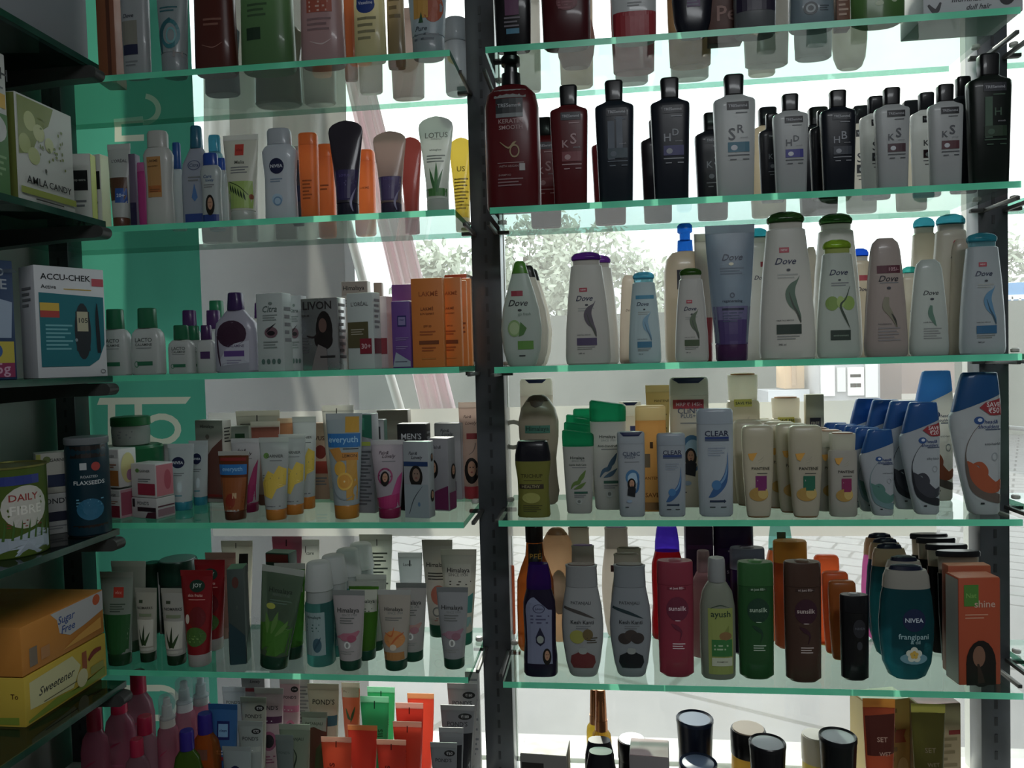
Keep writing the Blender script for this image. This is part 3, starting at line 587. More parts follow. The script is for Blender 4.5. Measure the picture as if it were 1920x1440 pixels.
def tree(px, py, Y, rad, label, n=1500):
    c = oy(px, py, Y); r = tag(empty('street_tree', (c.x, Y, 0)), label, 'tree', 'trees across the street')
    V, Fc = [], []
    blobs = [Vector((random.uniform(-.7, .7)*rad, random.uniform(-.6, .6)*rad, random.uniform(-.55, .55)*rad)) for _ in range(11)]
    for i in range(n):
        o = random.choice(blobs); d = Vector((random.gauss(0, 1), random.gauss(0, 1), random.gauss(0, .8))); p = o + d.normalized()*rad*random.uniform(.12, .42) + Vector((0, 0, c.z+EYE))
        a = Vector((random.gauss(0, 1), random.gauss(0, 1), random.gauss(0, 1))).normalized(); b = a.orthogonal().normalized(); s = random.uniform(.05, .11)*rad*.9
        k = len(V); V += [p-a*s, p+b*s*.5, p+a*s, p-b*s*.5]; Fc.append((k, k+1, k+2, k+3))
    mesh_obj('foliage', V, Fc, [m_leaf], None, r, 0)
    loft('trunk', [(0, 1, 1), (.5, .75, .75), (1, .5, .5)], 2, .3, .3, c.z+EYE, m_trunk, r, 12)
    for bl in blobs[:5]:
        V = [(.05, 0, c.z+EYE-rad*.5), (-.05, 0, c.z+EYE-rad*.5), (0, .05, c.z+EYE-rad*.5), (bl.x, bl.y, bl.z+c.z+EYE)]; mesh_obj('branch', V, [(0, 1, 3), (1, 2, 3), (2, 0, 3)], [m_trunk], None, r, 0)
tree(1120, 520, 17, 1.55, 'thin pale tree seen above the purple-capped bottle'); tree(985, 480, 22, 1.7, 'thin tree seen above the green-capped body wash')
tree(1265, 560, 19, 1.7, 'pale tree seen beside the cream pump bottle'); tree(840, 540, 18, 1.7, 'hazy tree seen beyond the orange tubes'); tree(1960, 520, 26, 2.2, 'low distant tree above the blue signboard')
# parked scooter past the far post
sc_ = onZ(1945, 1230, -1.45); sr_ = tag(empty('parked_scooter', (sc_.x+.25, sc_.y-.1, 0), math.radians(70)), 'dark parked scooter with a pale seat outside past the far post', 'scooter')
loft('body', [(0, .5, .6), (.2, .95, 1), (.6, 1, 1), (.85, .8, .7), (1, .5, .5)], 2.4, 1.1, .32, .45, M('#2a3038', 'm'), sr_).location = (0, 0, .22)
loft('seat', [(0, .8, .8), (.4, 1, 1), (1, .8, .7)], 2.6, .75, .3, .12, M('#c8c6c6', 'c'), sr_).location = (-.1, 0, .66)
loft('front_shield', [(0, 1, .6), (.6, .9, .8), (1, .5, .6)], 2.4, .16, .42, .62, M('#3d5f86', 'm'), sr_).location = (.55, 0, .35)
for x in (-.5, .62):
    cu = bpy.data.meshes.new('wheel'); bm = bmesh.new(); bmesh.ops.create_cone(bm, cap_ends=True, segments=28, radius1=.23, radius2=.23, depth=.1, matrix=Matrix.Rotation(math.pi/2, 4, 'X')); bmesh.ops.bevel(bm, geom=[e for e in bm.edges if e.is_manifold and abs(e.calc_face_angle(0)) > 1], offset=.03, segments=2, affect='EDGES'); bm.to_mesh(cu); bm.free()
    cu.materials.append(M('#141416', 'c')); w_ = bpy.data.objects.new('wheel', cu); C.objects.link(w_); w_.parent = sr_; w_.location = (x, 0, .23)
tube = bpy.data.curves.new('handlebar', 'CURVE'); tube.dimensions = '3D'; tube.bevel_depth = .012; s_ = tube.splines.new('POLY'); s_.points.add(3)
for q, p in zip(s_.points, [(.5, -.32, 1.02), (.58, -.15, 1.0), (.58, .15, 1.0), (.5, .32, 1.02)]): q.co = p + (1,)
tube.materials.append(m_post); curve_mesh('handlebar', tube).parent = sr_

# ------------------------------------------------------------------ printing
DK = '#22242a'; WH = '#e9e9e6'; GR = '#7d8084'
def a_dove(blk='#3a4a42', sw='#56705c', new='#b0394a', wide=.95, tag_t=.735, h=1.0, two=None, lines=True):
    o = []
    if new: o += [('R', -.34*wide, tag_t-.018, .02*wide, tag_t+.018, new), ('T', 'NEW', -.16*wide, tag_t, .24*wide, '#e8d8d8')]
    o += [('T', 'Dove', -.12*wide, tag_t-.075, .78*wide, '#20264c', .35), ('E', -.02, tag_t-.135, .07, .009, '#3c4048'), ('L', -.42*wide, .32*wide, tag_t-.165, .02, 2, '#a9aca8'),
          ('S', [(.36, .56, .006), (.28, .53, .03), (.10, .49, .12), (.02, .44, .17), (.10, .38, .16), (.25, .33, .08), (.34, .29, .05), (.38, .25, .01)], sw),
          ('S', [(-.02, .45, .01), (.10, .37, .03), (.26, .31, .04), (.36, .26, .035), (.38, .24, .0)], two or '#4a5048'),
          ('T', 'HAIR FALL RESCUE', -.18*wide, .262, .62*wide, '#55585c'), ('R', -.5*wide, .17, .42*wide, .235, blk), ('L', -.48*wide, .34*wide, .155, .017, 2, '#8a8d8a'),
          ('T', '340 ml', -.3*wide, .10, .28*wide, '#3a3c40')]
    return o
def a_tres(a, b, blk, dark=False, tx=None, sub='#8d9096'):
    f = tx or ('#8e929c' if dark else '#4b4e56')
    return [('R', -.42, .70, .62, .765, '#1b1c22' if not dark else '#2a2d36'), ('T', 'TRESemmé', .1, .733, .9, '#b9bcc4'), ('L', .0, .55, .675, .02, 1, f),
            ('T', a, -.2, .505, .34, f), ('T', b, .22, .545, .32, f), ('T', 'smooth', .38, .475, .36, sub), ('R', -.40, .36, .62, .44, blk), ('E', -.1, .395, .16, .022, f if dark else '#c9ccd4'),
            ('L', -.40, .62, .335, .02, 1, f), ('L', -.3, .0, .30, .02, 1, f), ('L', .3, .6, .30, .02, 1, f)]
def a_sun(c, t='#e3c9cf', disc='#6d1f3a'):
    return [('R', -.5, .765, .55, .79, c), ('T', 'at just 85/-', .05, .777, .8, t), ('E', .06, .60, .62, .105, disc), ('T', 'sunsilk', .06, .605, .98, t), ('E', .06, .50, .16, .004, t),
            ('S', [(-.3, .47, .03), (.0, .44, .12), (.25, .40, .05), (.15, .33, .02)], disc), ('L', -.25, .45, .30, .02, 3, t)]
def a_clear(sz=1.0):
    return [('T', 'CLEAR', .05, .775, 1.3, '#1e2448'), ('R', -.60, .725, .70, .745, '#27407e'), ('R', -.60, .705, .70, .725, '#4c5a74'), ('L', -.45, .5, .64, .022, 4, '#8b97a8'),
            ('S', [(.62, .60, .005), (.60, .50, .04), (.52, .40, .11), (.34, .32, .2), (.05, .26, .22), (-.22, .21, .15), (-.45, .185, .01)], '#2f5d93'),
            ('S', [(.60, .58, .0), (.56, .45, .03), (.40, .36, .06), (.10, .30, .05)], '#6f97bd'), ('E', -.02, .30, .26, .045, '#3f79ad'), ('R', -.40, .14, .38, .158, '#20304a'), ('P', [(.38, .13), (.5, .149), (.38, .168)], '#20304a'),
            ('L', -.4, -.1, .095, .02, 1, DK), ('L', .2, .5, .095, .02, 1, DK)]
def a_clinic():
    return [('T', 'CLiNiC', .0, .745, 1.25, '#3d4a66'), ('T', 'PLUS+', -.1, .705, .75, '#5b677e'), ('L', -.5, .55, .65, .02, 1, GR), ('E', .05, .47, .5, .09, '#3f79a8'), ('E', .1, .455, .40, .07, '#9fc0d8'),
            ('S', [(.35, .52, .04), (.48, .42, .07), (.38, .32, .08), (.1, .28, .05)], '#2f6596')] + face(-.02, .40, .24, .055) + [('P', [(-.35, .26), (.2, .24), (.28, .34), (.0, .37), (-.3, .34)], '#15171f'), ('E', -.2, .19, .2, .018, '#8fa4bc'), ('L', -.5, -.25, .12, .02, 1, DK)]
def a_pant(c, save=False, txt='CONDITIONER'):
    o = [('S', [(-.1, .62, .01), (.15, .645, .03), (.28, .67, .01)], '#b9b39c'), ('S', [(-.05, .60, .01), (.2, .62, .02), (.3, .65, .0)], '#b9b39c'), ('T', 'PANTENE', .08, .54, 1.12, '#34342f'), ('L', -.15, .5, .487, .02, 1, '#5a5a54'),
         ('R', -.25, .28, .45, .46, c), ('T', 'SMOOTH', .1, .41, .5, '#d8c8d0'), ('E', -.05, .26, .6, .075, '#b08a3a'), ('E', .22, .27, .32, .06, '#c9ab5a'), ('R', -.1, .30, .38, .44, c)]
    if save: o += [('R', -.62, .745, .45, .80, '#dfc93c'), ('T', 'SAVE \u20b950', -.06, .772, .95, '#2a2a1e')]
    else: o += [('P', [(-.7, .70), (-.12, .71), (-.3, .655), (-.42, .62), (-.6, .64)], '#dfa232')]
    return o
def a_hs(wave, wave2, save=None, sub='cool menthol'):
    o = [('E', .02, .665, .2, .028, '#26508f'), ('E', .05, .668, .09, .013, '#cdd6e4'), ('T', 'head&', .50, .655, .56, '#27407a', .2), ('T', 'shoulders', .40, .622, .86, '#27407a', .2), ('L', .25, .9, .60, .02, 1, '#4c5a74'),
         ('T', sub, .55, .50, .66, '#6b6f78'), ('O', .62, .41, .14, .03, .7, '#9ea4ab'),
         ('S', [(.05, .64, .012), (-.22, .58, .012), (-.42, .50, .014), (-.48, .42, .018), (-.42, .34, .06), (-.28, .27, .14), (-.02, .19, .26), (.35, .14, .22), (.85, .11, .18), (.95, .11, .1)], wave2),
         ('S', [(-.42, .38, .02), (-.25, .34, .14), (.0, .27, .30), (.35, .21, .30), (.70, .20, .22), (.95, .24, .12)], wave), ('S', [(-.2, .36, .03), (.05, .36, .10), (.22, .31, .14), (.18, .25, .1)], wave),
         ('R', .08, .075, .22, .088, DK)]
    if save: o += [('P', [(.98, .82), (.98, .70), (.45, .70), (.02, .755), (.25, .79)], '#a02c36'), ('T', 'SAVE', .58, .775, .56, '#eadfe0'), ('T', save, .6, .735, .46, '#eadfe0')]
    return o
def a_himt(acc, acc2='#5d8a3c', extra='face wash', leaf=False):
    o = [('T', 'Himalaya', .0, .75, 1.35, '#2c2f2c'), ('T', 'SINCE 1930', .1, .70, .9, '#8b8f8c'), ('L', -.5, .4, .66, .03, 3, '#6f7370')]
    o += [('S', [(-.7, .42, .03), (-.2, .44, .16), (.3, .44, .2), (.68, .50, .05)], acc), ('E', -.15, .43, .3, .05, acc), ('E', .25, .41, .28, .045, acc2), ('E', .0, .33, .2, .045, '#d8dad6'), ('E', .0, .33, .09, .03, '#8d918c'), ('L', -.45, .4, .25, .025, 2, '#8f928e')]
    if leaf: o += [('S', [(0, .34, .02), (-.25, .44, .1), (-.4, .52, .01)], acc2), ('S', [(.05, .34, .02), (.05, .48, .11), (.12, .56, .0)], acc2), ('S', [(.1, .34, .02), (.35, .44, .09), (.5, .5, .0)], acc2)]
    return o
def a_ponds(c, price=None, c2=None):
    o = [('T', "POND'S", .05, .80, 1.25, '#3a3a3c')]
    if price: o += [('E', .5, .885, .36, .032, '#17181a'), ('T', price, .5, .885, .42, '#c9c9c9')]
    o += [('R', -.6, .64, .97, .71, c), ('L', -.5, .3, .665, .02, 1, '#dcdcdc')]
    if c2: o += [('E', .1, .46, .5, .10, c2), ('E', .1, .46, .34, .07, '#1d1a20'), ('L', -.5, .5, .3, .03, 3, c2)]
    return o
def a_lotus(fruit):
    return [('T', 'LOTUS', .05, .80, 1.3, '#8b9089'), ('T', 'HERBALS', .05, .76, .6, '#a9ada8'), ('T', 'whiteglow', .0, .64, .7, '#7b8580'), ('L', -.5, .55, .58, .03, 3, '#8b938e')] + fruit
LEAF = [('S', [(.0, .20, .09), (-.2, .34, .08), (-.35, .46, .0)], '#3f7d43'), ('S', [(.02, .2, .1), (.05, .38, .09), (.05, .52, .0)], '#4c8d4d'), ('S', [(.05, .2, .09), (.25, .34, .07), (.42, .44, .0)], '#3f7d43'), ('R', -.6, .16, .6, .24, '#4a8a42')]
def a_nivea(t=.62, rt=.085, ru=.42):
    return [('E', .0, t, ru, rt, '#141c46'), ('T', 'NIVEA', .0, t, ru*1.65, '#dfe3ea')]
def a_garn(c='#e0c02c'):
    return [('E', -.45, .78, .2, .035, '#6a9a44'), ('T', 'GARNIER', .12, .775, 1.1, '#4a4d48'), ('L', -.2, .6, .72, .02, 1, GR), ('P', [(-.6, .30), (-.7, .45), (-.3, .60), (.1, .56), (.4, .66), (.85, .62), (.85, .42), (.3, .38), (.0, .26)], c),
            ('L', -.7, .7, .54, .03, 2, '#6d6f6a'), ('L', -.4, .5, .17, .03, 1, GR)]
def a_fair(pic=True):
    o = [('T', 'Fair&', -.2, .84, .6, '#4a3a44', .3), ('T', 'Lovely', .1, .79, .8, '#4a3a44', .3), ('L', -.3, .5, .73, .02, 1, GR)]
    if pic: o += [('O', -.1, .54, .46, .11, .8, '#a03a6c'), ('P', [(-.64, .13), (.64, .13), (.70, .33), (-.68, .26)], '#a81c64'), ('P', [(.28, .30), (.70, .32), (.88, .60), (.62, .52)], '#b23a7c')] + [('E', .36*math.cos(k)-.1, .54+.10*math.sin(k), .05, .012, '#7a2a52') for k in range(6)] + face(-.1, .53, .22, .07)
    return o
def a_loreal(c, sub='30+'):
    return [('T', "L'OR\u00c9AL", .0, .86, 1.3, '#6b6d6e'), ('R', -.95, .28, .62, .62, c), ('L', -.7, .3, .52, .03, 3, '#a8a290')] + ([('R', -.05, .20, .85, .40, '#8c2034'), ('T', sub, .42, .30, .7, '#dcb8bf')] if sub else [])
def lines(c=GR, t=.7, n=8, dt=.05, u=.7): return [('L', -u, u, t, dt, n, c)]

# ================================================================== top shelf, cream bay
CR = '#cfc9b4'; G1 = 'bottles hidden behind on the top cream shelf'
B('carton', 'box', 209, 34, -150, .03, 'L1', '#8a4a22', [('R', .1, 0, .5, 1, '#5a2c18')], 'rust-brown carton at the dark end of the top cream shelf', rz=8, ratio=1.2)
I('strt', 'lotion_bottle', 'bottle', 256, 54, -170, .012, 'L1', ('#b9bcc0', '#c4c7ca'), [('R', -.75, .19, .35, .33, '#8e8c80'), ('R', -.72, .13, .35, .19, '#23284a'), ('L', -.6, .3, .09, .02, 2, GR), ('T', 'Dove', -.25, .36, .8, '#3a3c4e', .3)], 'grey-white bottle with a beige and navy label on the top cream shelf')
I('tube', 'cream_tube', 'tube', 326, 72, -170, .012, 'L1', ('#aeb9bd', '#aab2b8', '#c0c6c8'), [('O', .05, .24, .50, .09, .72, '#2a7c86'), ('S', [(-.40, .13, .05), (-.50, .22, .14), (-.3, .29, .12), (.1, .33, .08)], '#1f6670'), ('O', .12, .23, .26, .05, .7, '#6fb0b4'), ('L', -.5, .45, .40, .02, 2, '#2e6e78'), ('R', .2, .10, .6, .14, '#5a5250')], 'white tube with teal swirls on the top cream shelf', ratio=.5)
I('nivl', 'lotion_bottle', 'bottle', 405, 86, -170, .012, 'L1', ('#6a2f26', '#5a2620'), [('L', -.3, .5, .31, .03, 2, '#8a5a4c'), ('S', [(-.4, .16, .01), (.1, .14, .02), (.5, .17, .01)], '#a37062')], 'dark red-brown lotion bottle on the top cream shelf')
I('nivl', 'lotion_bottle', 'bottle', 503, 110, -190, .012, 'L1', ('#58804f', '#4a7042'), [('R', -.55, .16, -.05, .23, '#1d3a26'), ('L', -.5, .2, .36, .03, 3, '#3d5c3a')], 'green lotion bottle on the top cream shelf', mk='qp')
I('nivl', 'lotion_bottle', 'bottle', 606, 90, -190, .012, 'L1', ('#b9999c', '#a98a8c'), [('R', -.5, .30, .55, .62, '#b3543f'), ('L', -.4, .4, .36, .025, 3, '#e2b9ac'), ('L', -.5, .5, .26, .03, 3, '#8d6f72'), ('S', [(-.4, .13, .01), (.1, .11, .03), (.5, .14, .01)], '#d4bfbf')], 'dusty pink lotion bottle with an orange-red label')
I('strt', 'lotion_bottle', 'bottle', 657, 26, -120, .09, 'L1', ('#a8541c', '#a8541c'), [], 'orange bottle half hidden behind the pink lotion bottle', mk='q')
I('nivl', 'lotion_bottle', 'bottle', 694, 64, -190, .012, 'L1', ('#c7bd8e', '#b9b080'), [('E', -.1, .33, .55, .05, '#20408f'), ('R', -.62, .33, .42, .42, '#20408f'), ('T', 'Vaseline', -.1, .345, .85, '#d9def0'), ('L', -.6, .5, .25, .04, 4, '#8a845f')], 'cream-yellow lotion bottle with a blue emblem', mk='q')
I('nivl', 'lotion_bottle', 'bottle', 743, 36, -190, .05, 'L1', ('#8f7c5c', '#84724f'), [('L', -.6, .6, .5, .05, 5, '#6a5a3e')], 'tan lotion bottle between the cream bottle and the fruit-print tube', mk='q')
I('tube', 'cream_tube', 'tube', 803, 92, -190, .012, 'L1', ('#a9b6bf', '#a0aab2', '#b6c0c8'), [('E', .28, .30, .40, .10, '#b0502c'), ('R', -.5, .23, .1, .42, '#d09a3a'), ('P', [(-.3, .20), (-.1, .20), (-.18, .27)], '#2f5a38'), ('T', 'Pure', -.2, .165, .5, '#3a4450', .3), ('L', -.5, .5, .13, .03, 2, '#5a646e')], 'pale blue tube with orange fruit print on the top cream shelf', ratio=.45)
for cx, w, b, lab, c, k in ((415, 70, 172, 'blue-capped bottle seen from below through the top cream shelf', '#7d8f9a', 'nivl'), (520, 96, 190, 'broad grey-green bottle standing far back on the top cream shelf', '#8f9788', 'nivl'),
                         (598, 62, 206, 'grey bottle standing far back behind the pink lotion bottle', '#a09a94', 'strt'), (694, 46, 172, 'stepped beige bottle far back on the top cream shelf', '#a39a8c', 'strt'), (764, 62, 196, 'rosy beige bottle far back behind the tan lotion bottle', '#b39d98', 'strt')):
    I(k, 'lotion_bottle', 'bottle', cx, w, 20, b, 'L1', (c, c), [], lab)
I('jar', 'cream_jar', 'jar', 856, 46, 40, 176, 'L1', ('#9aa0a8', '#8d949c', '#b0b6bc'), [], 'grey jar far back at the post end of the top cream shelf', mk='q')

# ================================================================== top shelf, shampoo bay
I('tres', 'shampoo_bottle', 'bottle', 962, 74, -150, .012, 'R1', ('#17151c', '#101014'), [('R', -.35, .25, .35, .80, '#5a1c50'), ('R', -.3, .11, .35, .15, '#2a7a9a'), ('L', -.4, .4, .23, .03, 3, '#6a6470')], 'black bottle with a purple label at the post end of the top shampoo shelf')
I('strt', 'shampoo_bottle', 'bottle', 1062, 96, -170, .012, 'R1', ('#5c1620', '#4a121a'), [('E', .05, .30, .42, .06, '#6e2430'), ('L', -.3, .4, .32, .02, 4, '#8c4a54')], 'deep red bottle on the top shampoo shelf')
I('strt', 'shampoo_bottle', 'bottle', 1189, 88, -170, .012, 'R1', ('#c9ccd0', '#b7babd'), [('R', -1, .02, 1, .20, '#a01828'), ('S', [(-.9, .2, .06), (0, .19, .1), (.9, .2, .06)], '#a01828'), ('L', -.3, .3, .27, .02, 2, GR)], 'white bottle with a red band round its foot on the top shampoo shelf')
I('tear', 'shampoo_bottle', 'bottle', 1298, 76, -130, .012, 'R1', ('#181a2c', '#c8823c'), [('R', -.3, .26, .35, .62, '#4a1c5c'), ('E', .0, .36, .14, .03, '#8a7aa0'), ('L', -.3, .3, .34, .03, 3, '#5a5c74')], 'navy bottle with a violet label on the top shampoo shelf')
B('carton', 'box', 1358, 62, -120, .05, 'R1', '#5a2f22', [('T', 'Pe', .1, .27, 1.2, '#8a5444'), ('L', -.5, .6, .12, .03, 2, '#7a4a3a')], 'brown carton with large faint lettering on the top shampoo shelf', ratio=.4)
I('round', 'shampoo_bottle', 'bottle', 1415, 80, -140, .02, 'R1', ('#6f7278', '#1f1a2e'), [('P', [(-.9, .2), (.9, .2), (.9, .6), (-.9, .6)], '#241c38')], 'grey bottle with a dark violet sleeve on the top shampoo shelf')
I('nivl', 'shampoo_bottle', 'bottle', 1521, 92, -150, .012, 'R1', ('#8797a3', '#7a8894'), [('E', -.15, .16, .3, .06, '#3a4348'), ('L', .22, .6, .18, .02, 3, '#4a5660'), ('O', -.15, .16, .2, .04, .6, '#9aa4a8')], 'blue-grey bottle with a round dark emblem on the top shampoo shelf')
B('carton', 'box', 1578, 26, -120, .03, 'R1', '#7a4a30', lines('#b08a70', .8, 14, .05, .7), 'narrow brown carton beside the blue-grey bottle', ratio=.9)
I('sun', 'shampoo_bottle', 'bottle', 1645, 104, -170, .012, 'R1', ('#456a34', '#3a5c2c', '#5a7a48'), [('E', -.1, .15, .16, .02, '#b9c9a8'), ('E', .45, .17, .1, .015, '#b9c9a8')], 'broad green bottle on the top shampoo shelf', mk='q')
B('carton', 'box', 1798, 190, -110, .014, 'R1', '#c9ccd2', [('T', 'Illuminates', -.05, .185, .75, '#3a3e46', .3), ('T', 'dull hair', .12, .085, .5, '#3a3e46', .3), ('E', .68, .18, .16, .10, '#26262c'), ('E', .68, .18, .08, .05, '#8a8c92'), ('S', [(-.9, .14, .02), (-.75, .06, .05), (-.65, .16, .02)], '#2a2a30')], 'large white carton about dull hair on the top shampoo shelf', ratio=.62)
for cx, w, b, lab, c, k, kk in ((992, 44, 174, 'frosted white bottle far back behind the black bottle', '#c9c6c0', 'strt', 'q'), (1079, 74, 122, 'clear red-tinged bottle behind the deep red bottle', '#b98a80', 'tear', 'q'), (1080, 64, 176, 'tan bottle standing far back behind the deep red bottle', '#b8a48c', 'strt', 'p'),
                               (1187, 84, 131, 'white and red bottle close behind the red-banded one', '#b96a74', 'strt', 'q'), (1183, 66, 160, 'grey bottle far back behind the red-banded one', '#9ea3a6', 'strt', 'p'), (1293, 84, 119, 'orange-tinted bottle behind the navy bottle', '#b38a5c', 'strt', 'q'),
                               (1292, 74, 166, 'grey-green bottle far back behind the navy bottle', '#a0a8a4', 'strt', 'p'), (1436, 88, 118, 'pale bottle behind the violet-sleeved bottle', '#b4b0ac', 'strt', 'p'), (1427, 52, 150, 'narrow cream bottle far back behind the violet-sleeved bottle', '#c4b8a8', 'round', 'p'),
                               (1524, 72, 104, 'round grey bottle behind the blue-grey bottle', '#9aa0a6', 'round', 'p'), (1592, 68, 134, 'rounded beige bottle far back behind the green bottle', '#b3a99c', 'shower', 'p')):
    I(k, 'shampoo_bottle', 'bottle', cx, w, -20, b, 'R1', (c, c), [], lab, mk=kk)

# ================================================================== second shelf, cream bay
B('carton', 'box', 158, 36, 290, .02, 'L2', '#d8d9d2', [('R', -.95, .52, .7, .78, '#202022'), ('T', 'top extra', -.15, .65, 1.3, '#b9bab4'), ('L', -.6, .5, .38, .06, 2, GR), ('S', [(-.6, .02, .1), (-.1, .16, .14), (.2, .05, .1)], '#202022')], 'small white carton with a black label beside the sweets box', rz=6, ratio=.5, sidec='#b4c04a')
B('carton', 'box', 186, 30, 292, .045, 'L2', '#d2d3cc', [('R', -.9, .55, .9, .78, '#202022'), ('L', -.6, .5, .38, .06, 3, GR)], 'second small white carton, half behind the black-labelled one', rz=-10, ratio=.7, sidec='#c4cc9c')
I('tube', 'cream_tube', 'tube', 226, 46, 270, .02, 'L2', ('#cfd0ce', '#7a4a34', '#d8d8d6'), [('T', "L'OR\u00c9AL", .1, .80, 1.3, '#5a5c60'), ('R', -.8, .33, .75, .60, '#5a3a26'), ('R', -.15, .30, .72, .47, '#2456a4'), ('T', '20+', .28, .385, .6, '#c9d8ee')], 'white and brown sun cream tube with a small blue square')
B('carton', 'box', 254, 14, 290, .03, 'L2', '#6a5f74', [('R', -.9, .0, .9, .35, '#2c2448')], 'narrow purple-grey carton beside the brown sun cream tube', ratio=1.2)
I('strt', 'lip_care_tube', 'tube', 268, 18, 305, .02, 'L2', ('#d43f9a', '#e070b4'), [], 'slim bright pink tube in front of the tan-labelled bottle', mk='q')
I('nivl', 'lotion_bottle', 'bottle', 299, 56, 247, .014, 'L2', ('#d9d8d4', '#cfceca'), [('R', -.55, .30, .42, .72, '#b98444'), ('R', -.5, .35, .38, .42, '#b0601c'), ('T', 'LAKM\u00c9', -.1, .68, .7, '#4a3420'), ('T', 'SUN EXPERT', -.1, .62, .7, '#4a3420'), ('L', -.4, .3, .38, .02, 2, '#7a4a20')], 'white lotion bottle with a tan sun-care label')
I('lacto', 'lotion_bottle', 'bottle', 334, 26, 268, .06, 'L2', ('#d4d6d8', '#2f5fa8'), [], 'slim white bottle with a blue cap behind the tan-labelled bottle')
I('cala', 'lotion_bottle', 'bottle', 371, 58, 237, .03, 'L2', ('#b3b9c8', '#2c7a96'), [('O', .0, .60, .42, .05, .85, '#5c6688'), ('T', 'Citra', .0, .60, .6, '#4a5478', .2), ('P', [(.0, .42), (-.2, .28), (0, .24), (.2, .28)], '#4a78b4'), ('L', -.4, .4, .48, .03, 2, GR), ('R', -.7, .04, .5, .12, '#27418c')], 'grey-blue lotion bottle with a tall teal cap')
I('nivl', 'toner_bottle', 'bottle', 405, 32, 254, .075, 'L2', ('#9cc4cc', '#5ab0c8'), [], 'clear bottle with an aqua cap behind the baby lotion bottles', mk='g')
I('nivl', 'baby_lotion_bottle', 'bottle', 397, 40, 288, .012, 'L2', ('#c4cccc', '#2a58b8'), [('T', 'Care', -.1, .66, .8, '#3a5a8c', .2), ('T', 'lovely', .1, .60, .8, '#3a5a8c', .2), ('L', -.5, .5, .54, .03, 2, GR), ('R', -.75, .02, .8, .12, '#1f3a86')] + face(.05, .28, .34, .11), 'small bottle with a blue cap and a printed face')
I('nivl', 'baby_lotion_bottle', 'bottle', 416, 26, 297, .05, 'L2', ('#c9d0d0', '#2a58b8'), [], 'small blue-capped bottle half hidden behind the one with a printed face')
I('tube', 'face_wash_tube', 'tube', 454, 68, 253, .012, 'L2', ('#dcdcd0', '#c9cdc6', '#e8e8e2'), [('R', -.28, .76, .22, .89, '#c93a2a'), ('T', 'vlcc', -.03, .825, .36, '#8c1c14'), ('T', 'Melia', .0, .68, .55, '#4a4c44'), ('L', -.5, .5, .62, .03, 3, GR), ('R', -.7, .15, .7, .46, '#9dbb5a'), ('E', .62, .28, .1, .03, '#8a4a2c')] + [('S', [(-.55+.16*i, .44-.02*i, .0), (-.5+.16*i, .38-.02*i, .05), (-.42+.16*i, .33-.02*i, .0)], '#1f3a20') for i in range(6)] + [('S', [(-.6, .46, .015), (0, .40, .015), (.5, .30, .015)], '#1f3a20')], 'white face wash tube with a red square and green leaf print', ratio=.5)
I('nivl', 'lotion_bottle', 'bottle', 526, 66, 243, .012, 'L2', ('#d3dae2', '#c2c8cf'), a_nivea(.58, .085, .42) + [('L', -.4, .3, .44, .025, 2, '#7a90a8'), ('E', -.02, .22, .32, .06, '#a8c6dc'), ('O', .0, .20, .25, .05, .7, '#6a92b8')], 'white lotion bottle with a round navy emblem on the second cream shelf')
I('nivl', 'lotion_bottle', 'bottle', 558, 22, 275, .07, 'L2', ('#4a4e5c', '#b0aca4'), [('R', -.8, .3, .8, .5, '#27305e')], 'small grey bottle peeping out behind the navy-emblem bottle')
OR = '#e0701c'
I('strt', 'sun_cream_bottle', 'bottle', 580, 36, 251, .03, 'L2', (OR, OR), lines('#a04c10', .45, 6, .04, .5), 'tallest slim orange sun cream bottle', mk='q', ratio=.7)
I('strt', 'sun_cream_bottle', 'bottle', 612, 34, 272, 453, 'L2', (OR, OR), [('L', -.4, .5, .55, .04, 2, '#a04c10')], 'orange sun cream bottle right behind the tallest orange one', mk='q', ratio=.7)
I('strt', 'sun_cream_bottle', 'bottle', 684, 40, 283, 448, 'L2', (OR, OR), [('T', 'LAKM\u00c9', .2, .55, .8, '#a04c10')], 'orange sun cream bottle between the dark purple tube and the mauve tube', mk='q', ratio=.7)
pur = [('T', 'LOTUS', .0, .42, .6, '#6a5aa0'), ('L', -.4, .6, .36, .02, 3, '#5a4a8a'), ('S', [(.45, .05, .02), (.35, .15, .06), (.6, .30, .0)], '#9a94b8')]
I('fan', 'sunscreen_tube', 'tube', 650, 66, 226, .012, 'L2', ('#403a46', '#2c2740', '#403a46'), [('P', [(-.62, .14), (.62, .14), (.78, .48), (-.74, .48)], '#33285c')] + pur, 'dark fan-topped tube with a purple lower half')
I('fan', 'sunscreen_tube', 'tube', 732, 63, 246, .012, 'L2', ('#a58a82', '#4a3a5c', '#a58a82'), [('P', [(-.60, .14), (.60, .14), (.75, .45), (-.70, .45)], '#584878')] + pur, 'mauve fan-topped tube fading to purple', mk='qpq')
I('fan', 'sunscreen_tube', 'tube', 771, 42, 257, 446, 'L2', ('#8f3a34', '#5c2430', '#8f3a34'), [], 'brick red fan-topped tube behind the mauve tube', mk='q')
I('fan', 'face_wash_tube', 'tube', 819, 66, 218, .012, 'L2', ('#c9cfca', '#c2c8c4', '#c9cfca'), a_lotus(LEAF), 'pale fan-topped tube with a green aloe print', mk='q')
I('fan', 'face_wash_tube', 'tube', 866, 42, 258, 443, 'L2', ('#e8cc2a', '#dcd0a0', '#e8cc2a'), [('T', 'US', .0, .66, .7, '#9a8420')] + lines('#b89a1c', .55, 10, .035, .6), 'bright yellow fan-topped tube beside the post', mk='q')
